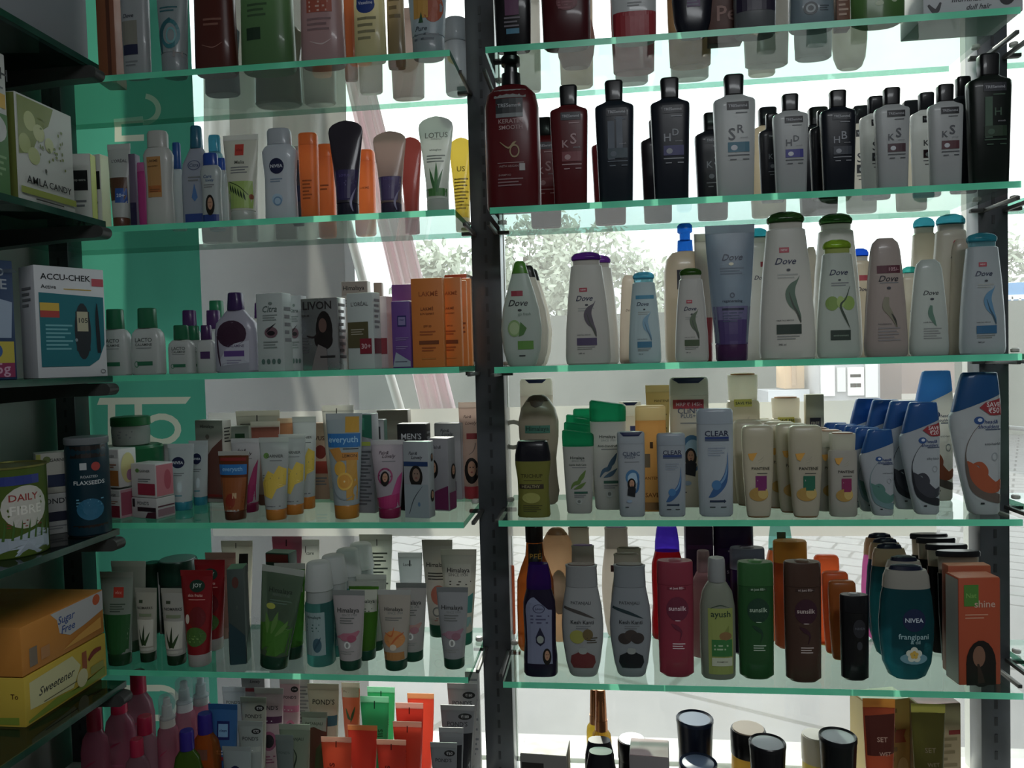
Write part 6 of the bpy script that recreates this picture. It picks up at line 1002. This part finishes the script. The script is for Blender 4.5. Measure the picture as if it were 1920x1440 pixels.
T5(822, 58, 1012, 1196, ('#b4aea6', '#16604a', '#b0a89c'), [('T', 'Himalaya', .0, .74, 1.4, '#2c2a2a'), ('L', -.6, .6, .66, .03, 3, '#5a5654'), ('E', .1, .44, .5, .1, '#b0604c'), ('O', .0, .27, .3, .05, .7, '#6d6f6c'), ('L', -.6, .6, .2, .02, 2, '#9a5a50')], 'tall beige tube with a red fruit print near the post')
T5(862, 68, 1030, 1212, ('#c3bfb2', '#1f8a70', '#cfc9ba'), [('R', -.75, .62, .7, .85, '#c9c5b6'), ('T', 'Himalaya', .0, .78, 1.25, '#2c2a2a'), ('T', 'SINCE 1930', .0, .74, 1.1, '#7c7870'), ('L', -.5, .7, .67, .03, 2, '#5a564c'), ('P', [(.2, .35), (.7, .34), (.8, .55), (.4, .5)], '#3f8f88'), ('R', -.6, .2, .66, .3, '#8ab8b4')], 'tall cream tube with a teal cap near the post')
T5(850, 60, 1101, 1256, ('#aeb0b4', '#16503c', '#8f9496'), a_himt('#a07888', '#946474'), 'grey tube with pink petals, foremost near the post')

# ================================================================== lowest shelf, shampoo bay
def S5(*a, **k): return I(a[0], a[1], 'bottle', a[2], a[3], a[4], a[5], 'R5', *a[6:], **k)
S5('liv', 'hair_serum_bottle', 1012, 64, 1056, 1270, ('#251a3a', '#5a2f9c'), [('S', [(.0, .12, .74), (.0, .3, .72), (.0, .5, .74), (.0, .62, .76), (.15, .66, .55)], '#7d84a0'), ('O', .0, .615, .36, .04, .85, '#3a3c5c'), ('T', 'Livon', .0, .615, .45, '#2c2e4c', .3), ('L', -.5, .6, .55, .03, 3, '#4a4c6c'), ('P', [(.05, .45), (-.22, .36), (-.2, .31), (.05, .28), (.3, .31), (.32, .36)], '#20223c'), ('E', .05, .34, .2, .035, '#9aa49c')] + face(.42, .20, .2, .055), 'violet serum bottle with a clear purple cap by the post', mk='pg')
S5('honey', 'honey_bottle', 1004, 72, 984, 1226, ('#a8601c', '#2a1c14'), [('R', -.3, .66, .42, .86, '#1c1610'), ('T', 'BEE', .08, .76, .6, '#c98a1c')], 'tall amber honey bottle with a dark cap behind the violet one', mk='gp')
S5('oval', 'lotion_bottle', 1046, 66, 990, 1205, ('#d0a478', '#c9a078'), [('E', .1, .45, .5, .2, '#ddbd98')], 'round tan bottle glowing behind the honey bottle', mk='q')
S5('strt', 'oil_bottle', 958, 16, 1060, 1190, ('#b9552c', '#b9552c'), [], 'slim orange bottle half hidden by the middle post', mk='q')
pa = lambda c, fruit, seal: [('T', 'PATANJALI', -.05, .665, .95, '#4a4c4e'), ('S', [(-.85, .625, .06), (-.2, .59, .08), (.3, .555, .05), (.62, .53, .0)], c), ('T', 'Kesh Kanti', .0, .50, 1.1, '#2c2e32'), ('L', -.3, .4, .465, .02, 2, GR)] + fruit + [('P', [(-.6, .14), (-.45, .09), (.45, .09), (.6, .14), (.55, .2), (.2, .235), (-.2, .235), (-.55, .2)], seal), ('E', .0, .245, .22, .03, '#9aa09c')]
S5('pat', 'shampoo_bottle', 1092, 79, 1056, 1272, ('#b3b6b8', '#a9acae', '#5c3c34'), pa('#4a4542', [('E', -.25, .37, .36, .06, '#9a9a3c'), ('E', .25, .39, .25, .05, '#6a5a34'), ('L', .2, .7, .36, .02, 3, '#4a4030')], '#6e2a2c'), 'white hourglass bottle with yellow fruit and a maroon seal')
S5('pat', 'shampoo_bottle', 1182, 79, 1056, 1272, ('#a4abb2', '#9ea5ac', '#3a2c28'), pa('#23383f', [('E', -.3, .355, .32, .05, '#3a3230'), ('E', .0, .385, .32, .05, '#443a36'), ('E', .3, .36, .32, .05, '#3c3432')], '#14181e'), 'white hourglass bottle with dark nuts and a black seal')
S5('pat', 'shampoo_bottle', 1176, 62, 1036, 1243, ('#a9a294', '#b5ad9c', '#6a5a3c'), [], 'beige hourglass bottle right behind the dark-nut one', ratio=.32); S5('pat', 'shampoo_bottle', 1181, 60, 1025, 1222, ('#a9a294', '#b5ad9c', '#6a5a3c'), [], 'beige hourglass bottle, last behind the dark-nut one', ratio=.30)
S5('pat', 'shampoo_bottle', 1095, 56, 1020, 1235, ('#a59a8c', '#a89f94', '#8a5aa8'), [], 'beige bottle with a mauve cap right behind the maroon-seal one', ratio=.36); S5('pat', 'shampoo_bottle', 1087, 52, 986, 1200, ('#b0a494', '#b9af9e', '#6a5a24'), [], 'beige bottle with an olive cap mark at the back', ratio=.36)
S5('pat', 'shampoo_bottle', 1157, 58, 986, 1195, ('#b8aca0', '#bdb3a8', '#a884c0'), [('R', -.4, .6, -.1, .66, '#5c2c34')], 'tall beige bottle with a lilac cap at the back')
S5('liv', 'body_wash_bottle', 1252, 60, 986, 1172, ('#8c1420', '#6a4ad8'), [], 'red bottle with a glowing violet cap at the back', mk='gg')
S5('sun', 'shampoo_bottle', 1267, 68, 1050, 1272, ('#a83a52', '#a83a52', '#b85a70'), a_sun('#7c1c34'), 'pink-red bottle with a round dark badge')
B('shampoo_carton', 'box', 1311, 50, 984, 1185, 'R5', '#3a1644', [('R', -.9, .8, .9, .84, '#5a2c64')], 'dark purple carton at the back behind the pale pink bottle', ratio=.6)
S5('sun', 'shampoo_bottle', 1376, 72, 980, 1180, ('#3a1850', '#34144a', '#40205a'), a_sun('#2c1040', '#b9a8c8', '#2a1040'), 'tall purple bottle with a round badge at the back')
S5('sun', 'shampoo_bottle', 1402, 66, 1026, 1232, ('#33164a', '#8a849c', '#40205a'), [], 'purple bottle with a pale cap behind the green badge bottle')
S5('round', 'lotion_bottle', 1345, 68, 1045, 1276, ('#9aa190', '#a9adae'), [('R', -.60, .05, .78, .60, '#93a04c'), ('S', [(-.45, .60, .015), (.1, .625, .025), (.62, .60, .0)], '#27402c'), ('T', 'ayush', .1, .545, 1.1, '#27402c'), ('S', [(.1, .34, .1), (.4, .4, .12), (.55, .46, .0)], '#7c8a3a'), ('E', .35, .37, .35, .035, '#8d6a3c'), ('R', -.42, .20, .72, .34, '#2f7a38'), ('L', -.3, .5, .29, .03, 2, '#a9c49c'), ('R', -.42, .12, .72, .19, '#c3c9ae'), ('T', 'SHAMPOO', .15, .155, .6, '#4a4c3c')], 'grey-green bottle with a silver cap and herb label', ratio=.6)
S5('round', 'lotion_bottle', 1320, 50, 1032, 1235, ('#b98488', '#a98488'), [], 'pale pink bottle behind the silver-capped one', mk='q')
S5('sun', 'shampoo_bottle', 1417, 68, 1052, 1276, ('#2c6a34', '#3a7a3e', '#5a9a58'), a_sun('#1d4a24', '#b4ccb4', '#17402c'), 'green bottle with a round dark badge')
S5('sun', 'shampoo_bottle', 1505, 70, 1052, 1282, ('#5c4034', '#5c4034', '#7a5c4c'), a_sun('#3c241e', '#cbb9b4', '#3c1628'), 'brown bottle with a round plum badge')
S5('sun', 'shampoo_bottle', 1482, 64, 1013, 1220, ('#b04a12', '#e0981c', '#e8b040'), [], 'orange bottle with a yellow cap right behind the brown one', mk='qq'); S5('liv', 'hair_oil_bottle', 1464, 58, 982, 1182, ('#b4581c', '#8ac8c0'), [('R', -.3, .84, .25, .94, '#4a6a60')], 'orange bottle with a clear aqua cap at the back', mk='qk')
oc = ('#de6214', '#e06c1c')
S5('pcond', 'sun_cream_tube', 1550, 48, 1040, 1212, ('#de5c12', '#e8b030'), [], 'bright orange tube, tallest and hindmost of three', mk='q'); S5('pcond', 'sun_cream_tube', 1566, 50, 1071, 1228, ('#de6414', '#e8b030'), [], 'bright orange tube, middle of three', mk='q')
S5('pcond', 'sun_cream_tube', 1579, 52, 1088, 1240, ('#b4641c', '#d08a24'), [('R', .3, .3, .9, .75, '#5a4018')], 'duller orange tube, foremost of three', mk='q')
S5('sun', 'shower_gel_bottle', 1602, 54, 1114, 1278, ('#101016', '#16161c', '#9a9ca2'), [('E', .2, .62, .45, .11, '#26262e'), ('T', 'NIVEA', .25, .62, .7, '#5c5e68'), ('E', .2, .42, .2, .05, '#34363e')], 'short black bottle with a shiny disc top')
shart = [('E', .12, .535, .42, .10, '#13244c'), ('T', 'NIVEA', .12, .535, .66, '#c9d4e0'), ('T', 'frangipani', .1, .385, 1.1, '#9cc4c8'), ('T', '& oil', .15, .345, .35, '#9cc4c8'), ('E', .1, .20, .5, .05, '#6fa0ae')] + [('E', .1+.17*math.cos(k*1.257+.3), .235+.04*math.sin(k*1.257+.3), .13, .03, '#d8dccc') for k in range(5)] + [('E', .1+.09*math.cos(k*1.257+.3), .235+.02*math.sin(k*1.257+.3), .07, .016, '#dcb02c') for k in range(5)]
S5('shower', 'shower_gel_bottle', 1699, 106, 1057, 1278, ('#2f7c88', '#b4b0a6', '#1c2240'), shart, 'large teal shower gel bottle with a flower print', mk='gpp')
S5('shower', 'shower_gel_bottle', 1695, 84, 1041, 1252, ('#2f7c88', '#b4aea2', '#1c2240'), [], 'teal shower gel bottle right behind the flower print one', mk='gpp')
for i, (cx, t, b, c) in enumerate(((1668, 1018, 1232, '#2f6a70'), (1660, 1008, 1208, '#2f6a70'), (1650, 999, 1190, '#c070a4'))):
    S5('shower', 'shower_gel_bottle', cx, 78-4*i, t, b, (c, '#c4a888', '#1c2240'), [], ['cream-capped teal bottle, third of the shower gel file', 'cream-capped teal bottle, fourth of the shower gel file', 'cream-capped pink bottle, last of the shower gel file'][i], mk='gpp', ratio=.32)
for i, (cx, t, b) in enumerate(((1797, 1032, 1246), (1775, 1020, 1226), (1755, 1008, 1208), (1742, 1000, 1184))):
    S5('blk', 'shampoo_bottle', cx, 80-5*i, t, b, ('#17161a', '#2c2a34', '#b4a898'), [], 'black bottle with a wide flat oval cap, %s of its file' % ['foremost', 'second', 'third', 'last'][i], ratio=.24)
ora = [('R', -.75, .74, -.05, .94, '#4a8a2c'), ('T', 'Nat', -.4, .84, .5, '#7ab04c'), ('T', 'shine', .25, .76, 1.0, '#d8b09c'), ('L', -.7, .4, .66, .03, 2, '#d89070'), ('E', .05, .20, .72, .22, '#1a1210'), ('R', -.66, .0, .76, .22, '#1a1210'), ('E', -.05, .27, .3, .10, '#8a604a'), ('S', [(-.1, .2, .05), (.0, .1, .12), (.05, .02, .18)], '#3a2620')]
B('hair_colour_carton', 'box', 1824, 84, 1078, 1284, 'R5', '#bb4a20', ora, 'orange hair colour carton with a printed long-haired woman', rz=6, ratio=.55, topc='#c4683c', sidec='#c9c3bc')
B('hair_colour_carton', 'box', 1812, 84, 1058, 1262, 'R5', '#b0502a', [], 'orange carton right behind the long-haired woman print', rz=4, ratio=.30, topc='#c8825c')

# ================================================================== foot of the display, cream bay
def D(kind, name, cat, cx, w, top, d, cols, art, label, mk='p', **k): return I(kind, name, cat, cx, w, top, d, 'D', cols, art, label, mk=mk, **k)
RP = '#c77c92'; RC = '#c01448'
rw = [('S', [(-.5, .42, .02), (-.1, .46, .07), (.4, .50, .02)], '#a02048'), ('L', -.5, .5, .25, .04, 2, '#a05070')]
D('rose', 'rose_water_bottle', 'bottle', 180, 56, 1325, .01, (RP, RC), rw, 'pink rose water bottle nearest the side wall', 'gp'); D('rose', 'rose_water_bottle', 'bottle', 226, 60, 1296, .075, (RP, RC), rw, 'pink rose water bottle behind the one by the side wall', 'gp')
D('rose', 'rose_water_bottle', 'bottle', 262, 58, 1258, .14, (RP, RC), rw, 'tall pink rose water bottle just under the lowest shelf edge', 'gp'); D('rose', 'rose_water_bottle', 'bottle', 274, 56, 1342, .055, ('#b9909c', RC), [], 'clear rose water bottle with a crimson cap beside the first spray bottle', 'gp')
D('rose', 'rose_water_bottle', 'bottle', 259, 50, 1385, .0, ('#b9909c', RC), [], 'short rose water bottle with a crimson cap, foremost of all', 'gp')
D('spray', 'rose_spray_bottle', 'bottle', 316, 40, 1303, .045, ('#cf7f96', '#cfcac0', '#dfe6ea'), rw, 'pink spray bottle with a cream nozzle', 'gpk'); D('spray', 'rose_spray_bottle', 'bottle', 348, 42, 1272, .085, ('#d48aa0', '#d3d6d6', '#dfe6ea'), rw, 'pink spray bottle with a white nozzle in a clear cap', 'gpk'); D('spray', 'rose_spray_bottle', 'bottle', 379, 40, 1264, .125, ('#d88aa2', '#d3d6d6', '#dfe6ea'), rw, 'pink spray bottle with a white nozzle, furthest back', 'gpk')
D('rose', 'face_wash_bottle', 'bottle', 353, 54, 1369, .0, ('#6c9a2c', '#3a2a9c'), [('R', -.5, .28, .3, .44, '#1c3a4c'), ('R', -.4, .31, .2, .41, '#4a7c9c')], 'green gel bottle with a violet-blue cap', 'gp'); D('rose', 'face_wash_bottle', 'bottle', 387, 56, 1337, .045, ('#d4781c', '#3a2a9c'), [('R', -.3, .5, .4, .62, '#7a4a3c'), ('E', -.2, .36, .4, .12, '#5a3020')], 'orange gel bottle with a violet-blue cap', 'gp')
D('tube', 'face_wash_tube', 'tube', 421, 58, 1320, .065, ('#3f7cb8', '#2c5a8c', '#2f6aa4'), [('R', -.35, .62, .5, .82, '#1c2c6c'), ('R', -.25, .65, .4, .79, '#7ab0d8'), ('T', 'clean', .07, .72, .5, '#1c2c6c'), ('L', -.4, .6, .5, .03, 2, '#c8d8e8'), ('R', -.1, .4, .6, .44, '#a02c4c')], 'bright blue tube with a square emblem', ratio=.5)
D('tube', 'cream_tube', 'tube', 441, 46, 1288, .145, ('#bfc2c6', '#b9bcc0', '#c3c6ca'), [('T', "POND'S", .0, .82, 1.2, '#4a4c50')], 'white tube at the back above the blue square-emblem tube'); D('tube', 'cream_tube', 'tube', 478, 52, 1307, .085, ('#b4b6a8', '#a9aba0', '#b0b2a4'), a_ponds('#9aa08c', '\u20b970'), 'sage-white tube with a black price badge, next to the plum-banded one')
D('tube', 'cream_tube', 'tube', 472, 50, 1352, .04, ('#aab2ae', '#9aa29e', '#a4aca8'), a_ponds('#a4aca4', '\u20b975'), 'grey-green white tube with a price badge, above the navy-emblem tube')
D('tube', 'cream_tube', 'tube', 507, 58, 1290, .105, ('#b9a4a8', '#6a2c50', '#b4b0ac'), a_ponds('#4c1c44', None, '#8c4a68'), 'white tube with a plum band and flower'); D('tube', 'cream_tube', 'tube', 546, 40, 1272, .15, ('#c9aab0', '#b04a78', '#bdbab8'), a_ponds('#c46a8c', '\u20b9140', '#c8708c'), 'white tube with a pink band and a price badge')
B('cream_carton', 'box', 482, 46, 1262, .17, 'D', '#b5b0b0', [('T', 'Lovely', .2, .93, .9, '#4a3a44', .3), ('R', -.9, .82, .9, .86, '#a02c34')], 'white carton with a red line at the back under the lowest shelf', ratio=.5); B('cream_carton', 'box', 572, 30, 1268, .175, 'D', '#aeb0ae', lines(GR, .9, 14, .04, .8), 'white carton with fine print at the back under the lowest shelf', ratio=.6)
D('tube', 'cream_tube', 'tube', 446, 58, 1400, .0, ('#aab6b6', '#8f9c9c', '#a8b2b2'), [('E', .0, .60, .46, .15, '#141c46'), ('T', 'NIVEA', .0, .60, .75, '#c9d0dc')], 'grey-white tube with a round navy emblem at the foot of the display')
D('tube', 'cream_tube', 'tube', 609, 62, 1282, .10, ('#b5ad9c', '#2a6a74', '#b0a898'), [('T', "POND'S", .05, .83, 1.4, '#34342f'), ('R', -.3, .60, .95, .70, '#2a6470'), ('E', -.5, .65, .2, .05, '#8a8a7c'), ('O', .2, .35, .45, .13, .85, '#4a4a44')], 'beige tube with a teal band')
D('tube', 'scrub_tube', 'tube', 660, 36, 1280, .15, ('#c06a4a', '#a85a3c', '#c6c0b4'), [('R', -.9, .84, .9, .95, '#c0bab0'), ('T', 'PATANJALI', .0, .90, 1.5, '#6a3c30'), ('S', [(-.5, .72, .04), (-.2, .62, .14), (.1, .6, .0)], '#2c5a34'), ('S', [(.5, .74, .04), (.2, .64, .14), (.0, .56, .0)], '#2c5a34')], 'terracotta tube with two green leaves')
D('tube', 'scrub_tube', 'tube', 592, 52, 1335, .06, ('#6c4434', '#4a3024', '#8a9484'), [('P', [(-.95, .94), (.95, .94), (.9, .78), (.0, .84), (-.9, .80)], '#8c9888'), ('T', 'PATANJALI', .0, .87, 1.3, '#34442c'), ('P', [(.0, .2), (.7, .2), (.85, .72), (.2, .6)], '#3c4c24')], 'brown and green tube behind the branch-print tube')
D('tube', 'face_wash_tube', 'tube', 555, 62, 1358, .02, ('#8f9c88', '#5c6c54', '#a4ac9c'), [('T', 'PATANJALI', .05, .84, 1.1, '#34443c'), ('S', [(-.1, .76, .02), (.2, .66, .04), (.0, .52, .05)], '#2c3c2c'), ('S', [(.5, .5, .04), (.3, .42, .08), (.5, .3, .0)], '#5c6a2c')], 'sage tube with a dark branch print')
D('tube', 'cream_tube', 'tube', 536, 36, 1378, .0, ('#7f8e8a', '#2c6460', '#87948f'), [('T', "POND'S", .0, .80, 1.2, '#5a6864'), ('R', -.8, .44, .8, .56, '#2c6864')], 'small grey-green tube with a teal band, foremost')
gg = lambda c: [('V', 'lis', .35, .64, .5, c), ('R', -.02, .88, .05, .96, '#15161a')]
D('tube', 'hair_gel_tube', 'tube', 717, 54, 1288, .13, ('#1fae62', '#17904c', '#8adcb0'), gg('#0f5c34'), 'clear green gel tube, hinder of two', 'q'); D('tube', 'hair_gel_tube', 'tube', 705, 56, 1306, .085, ('#1aa060', '#17904c', '#8adcb0'), gg('#0f5c34'), 'clear green gel tube, foremost of two', 'q')
for cx, w, t, d, c, c3, lab in ((791, 52, 1300, .125, '#f0441c', '#f0a060', 'red-orange gel tube with a pale orange top, deepest of its cluster'), (770, 54, 1318, .085, '#e03014', '#f0b0a0', 'red gel tube with a pink crimp, second deepest of its cluster'), (766, 56, 1353, .04, '#d83c1c', '#f0a08c', 'red gel tube in the middle depth of its cluster'),
                            (682, 58, 1360, .045, '#d8341c', '#e8924c', 'tall red gel tube with an orange top below the green ones'), (633, 60, 1382, .005, '#dc481c', '#f0a890', 'orange-red gel tube, foremost beside the sage branch-print tube'), (736, 58, 1387, .0, '#d83418', '#f0a890', 'orange-red gel tube, foremost before the middle cluster')):
    D('tube', 'hair_gel_tube', 'tube', cx, w, t, d, (c, c, c3), [('V', 'lis', -.3, .66, .55, '#8c1c10'), ('R', -.02, .885, .05, .955, '#5a1410')] if 'top' not in lab else [], lab, 'q')
pmc = ('#8f9296', '#1c1d24', '#9a9da0')
pmn = lambda p: [('T', "POND'S", .0, .80, 1.2, '#3a3c40'), ('E', .45, .88, .4, .035, '#17181a'), ('T', p, .45, .88, .45, '#b9b9b9'), ('P', [(-.66, .14), (.66, .14), (.86, .70), (-.84, .70)], '#14151d')]
D('tube', 'cream_tube', 'tube', 869, 58, 1281, .14, ('#a4a4a6', '#8f9092', '#aeaeb0'), [('T', "POND'S", .0, .80, 1.3, '#3a3c40'), ('E', .45, .88, .42, .035, '#17181a'), ('T', '\u20b9180', .45, .88, .45, '#b9b9b9')], 'silver-grey tube with a price badge, hindmost by the post')
B('cream_carton', 'box', 888, 26, 1256, .175, 'D', '#b9b9b6', lines(GR, .92, 16, .05, .8), 'white carton with fine print at the back by the post', ratio=.7)
D('tube', 'cream_tube', 'tube', 860, 66, 1322, .09, pmc, pmn('\u20b9100'), 'grey and black tube with a price badge, second by the post'); D('tube', 'cream_tube', 'tube', 848, 48, 1364, .045, pmc, [('P', [(-.66, .14), (.66, .14), (.86, .80), (-.84, .80)], '#1a1b22')], 'grey and black tube in the middle of the file by the post'); D('tube', 'cream_tube', 'tube', 834, 52, 1392, .0, pmc, pmn('\u20b960'), 'grey tube with a price badge, foremost by the post')

# ================================================================== foot of the display, shampoo bay
B('soap_carton', 'box', 1024, 90, 1400, .03, 'D', '#7c7a76', [('R', -.92, .60, .02, .88, '#2a2624'), ('T', 'FREE', -.45, .75, .75, '#b0aba4'), ('L', .1, .9, .6, .06, 3, '#5a5c5c')], 'beige-topped carton with a FREE label at the foot of the display', rz=-4, ratio=.7, topc='#d8d3c8')
D('tcap', 'deodorant_bottle', 'bottle', 1128, 60, 1408, .0, ('#16161c', '#1c1c24'), [], 'black tapered-cap bottle, foremost by the FREE carton', ratio=.7); D('tcap', 'deodorant_bottle', 'bottle', 1125, 58, 1387, .06, ('#16161c', '#1c1c24'), [], 'black tapered-cap bottle right behind its twin', ratio=.7)
D('gold', 'hair_oil_bottle', 'bottle', 1128, 38, 1292, .13, ('#c9a63c', '#a4683c', '#a4663a'), [('R', -.9, .1, .9, .35, '#a8842c')], 'golden spray bottle with a copper cap, in front', 'gmm'); D('gold', 'hair_oil_bottle', 'bottle', 1117, 36, 1291, .178, ('#c9b03c', '#8c5a30', '#8c5a30'), [], 'golden spray bottle with a copper cap, half hidden behind', 'gmm')
D('jar', 'hair_wax_jar', 'jar', 1186, 56, 1386, .085, ('#1c1b20', '#1a1a20', '#b9bcc2'), [], 'black jar with a silvery lid behind the pinkish carton', 'ppm')
B('cream_carton', 'box', 1219, 76, 1402, .0, 'D', '#8d8788', [('T', "L'OR\u00c9AL", .1, .78, 1.1, '#5c585a'), ('L', -.5, .5, .6, .06, 3, '#6a6668')], 'grey carton with a dusky pink top', rz=-5, ratio=.9, topc='#a07c80')
D('bjar', 'hair_cream_jar', 'jar', 1304, 72, 1345, .075, ('#131a2c', '#1d2a44', '#7f93b4'), [('R', -.8, .2, .2, .5, '#24361f'), ('R', .2, .15, .6, .45, '#5c6670')], 'tall navy jar with a dished lid'); D('bjar', 'hair_cream_jar', 'jar', 1310, 74, 1428, -.015, ('#131a2c', '#1d2a44', '#7f93b4'), [], 'navy jar with a dished lid at the very front')
D('jar', 'hair_gel_jar', 'jar', 1404, 70, 1366, .07, ('#d8a81c', '#1c1a1c', '#c9b49c'), [('R', -.95, .0, .95, .5, '#e0b428')], 'amber jar with a black lid and tan disc', 'qpp', ratio=1.0); D('bjar', 'hair_wax_jar', 'jar', 1440, 72, 1390, .0, ('#14141c', '#1c1c24', '#c9ccd4'), [('L', -.5, .5, .5, .06, 3, '#3a3c44')], 'black tapering jar beside the amber one')
D('jar', 'hair_gel_jar', 'jar', 1531, 58, 1378, .06, ('#c4b048', '#cfcabc', '#d6d3ca'), [], 'yellow jar with a cream lid', 'qpp'); D('bjar', 'hair_wax_jar', 'jar', 1572, 74, 1378, .005, ('#10161a', '#1c2026', '#c9ccd4'), [('E', -.2, .4, .25, .12, '#27402c'), ('E', .3, .5, .25, .12, '#2c3a44')], 'black jar with a dark green print before the yellow jar')
B('hair_gel_carton', 'box', 1650, 94, 1302, .11, 'D', '#b98f3c', [('E', .65, .35, .25, .11, '#c9a45c'), ('P', [(.3, .72), (.8, .72), (.7, .66), (.8, .60), (.3, .60)], '#a8481c')] + lines('#8c6a2c', .9, 6, .09, .4), 'mustard carton with a cream top behind the orange gel tube', rz=14, ratio=.6, topc='#ddd8c0', sidec='#c9b26c')
D('tube', 'hair_gel_tube', 'tube', 1649, 64, 1310, .02, ('#a8401c', '#5a2010', '#e89020'), [('P', [(-.8, .60), (.85, .62), (.93, .90), (-.9, .88)], '#5a1c10'), ('T', 'SET', .1, .72, .65, '#c9a08c'), ('T', 'WET', .25, .62, .75, '#c9a08c'), ('P', [(-.6, .15), (.5, .15), (.4, .4), (-.3, .5)], '#8c3414')] + face(.1, .36, .3, .1), 'orange hair gel tube with a printed face', 'q')
B('hair_gel_carton', 'box', 1752, 86, 1312, .10, 'D', '#a8946c', [('R', .4, .72, .95, .76, '#8c2420')] + lines('#84744c', .68, 8, .06, .8), 'khaki carton with a rose top behind the olive gel tube', rz=10, ratio=.5, topc='#b07c80')
D('tube', 'hair_gel_tube', 'tube', 1741, 68, 1320, .015, ('#5c541c', '#3a2c10', '#c9c04c'), [('T', 'SET', .0, .68, .65, '#8c7c5c'), ('T', 'WET', .15, .58, .75, '#8c7c5c'), ('P', [(-.6, .15), (.6, .15), (.4, .45), (-.3, .5)], '#5c3c10')] + face(.0, .34, .3, .1), 'olive hair gel tube with a printed face', 'q')

# ================================================================== narrow bay past the far post
for k, kind, x, w, h, cols, lab, art in (('R2', 'nivl', .72, .07, .19, ('#5c3418', '#4a2a14'), 'bronze lotion bottle past the far post', []),):
    SZ_ = SZ[k]; r = tag(empty('lotion_bottle', (x, 1.19, SZ_-.002+EYE)), lab, 'bottle')
    for part, slot, rows, n in K[kind][1]: loft(part, rows, n, w, w*.6, h, M(cols[slot], 'm'), r)
def PB(name, x, y, w, d, h, k, col, art, label):
    r = tag(empty(name, (x, y, SZ[k]-.002+EYE)), label, 'box'); box('body', -w/2, w/2, -d/2, d/2, 0, h, M(col, 'c'), r, .0012)
    A = Art(lambda u, t, off: (u*w/2, -d/2-off, t*h), w, h); A.run(art); A.build(r)
PB('gift_carton', .718, 1.20, .085, .05, .205, 'R4', '#1d5c34', [('R', -.98, .80, .98, .98, '#14603c'), ('R', -.98, .72, .98, .80, '#c9c4ae'), ('R', -.98, .60, .98, .72, '#1c1c18'), ('T', 'FREE', -.5, .66, .8, '#c9b43c'), ('E', .1, .3, .6, .2, '#123c24')], 'dark green carton with a FREE band past the far post')
PB('soap_carton', .73, 1.22, .08, .05, .19, 'D', '#8d8f92', [('O', -.3, .5, .5, .3, .8, '#b9bbbe')], 'grey carton at the foot of the narrow bay')

# things of one kind on one shelf form a group
WHERE = {'L1': 'top cream shelf', 'R1': 'top shampoo shelf', 'L2': 'second cream shelf', 'R2': 'second shampoo shelf', 'L3': 'middle cream shelf', 'R3': 'middle shampoo shelf', 'L4': 'fourth cream shelf', 'R4': 'fourth shampoo shelf',
         'L5': 'lowest cream shelf', 'R5': 'lowest shampoo shelf', 'D': 'foot of the display', 'jar': 'fourth cream shelf'}
by = {}
for rec in LOG:
    k = (rec[0].name.split('.')[0], rec[3]); by.setdefault(k, []).append(rec[0])
for (nm_, sh_), objs in by.items():
    free = [o for o in objs if 'group' not in o]
    if len(objs) > 1:
        for o in free:
            w_ = nm_.replace('_', ' '); o['group'] = '%s on the %s' % (w_ + ('es' if w_.endswith('x') else 's'), WHERE[sh_])
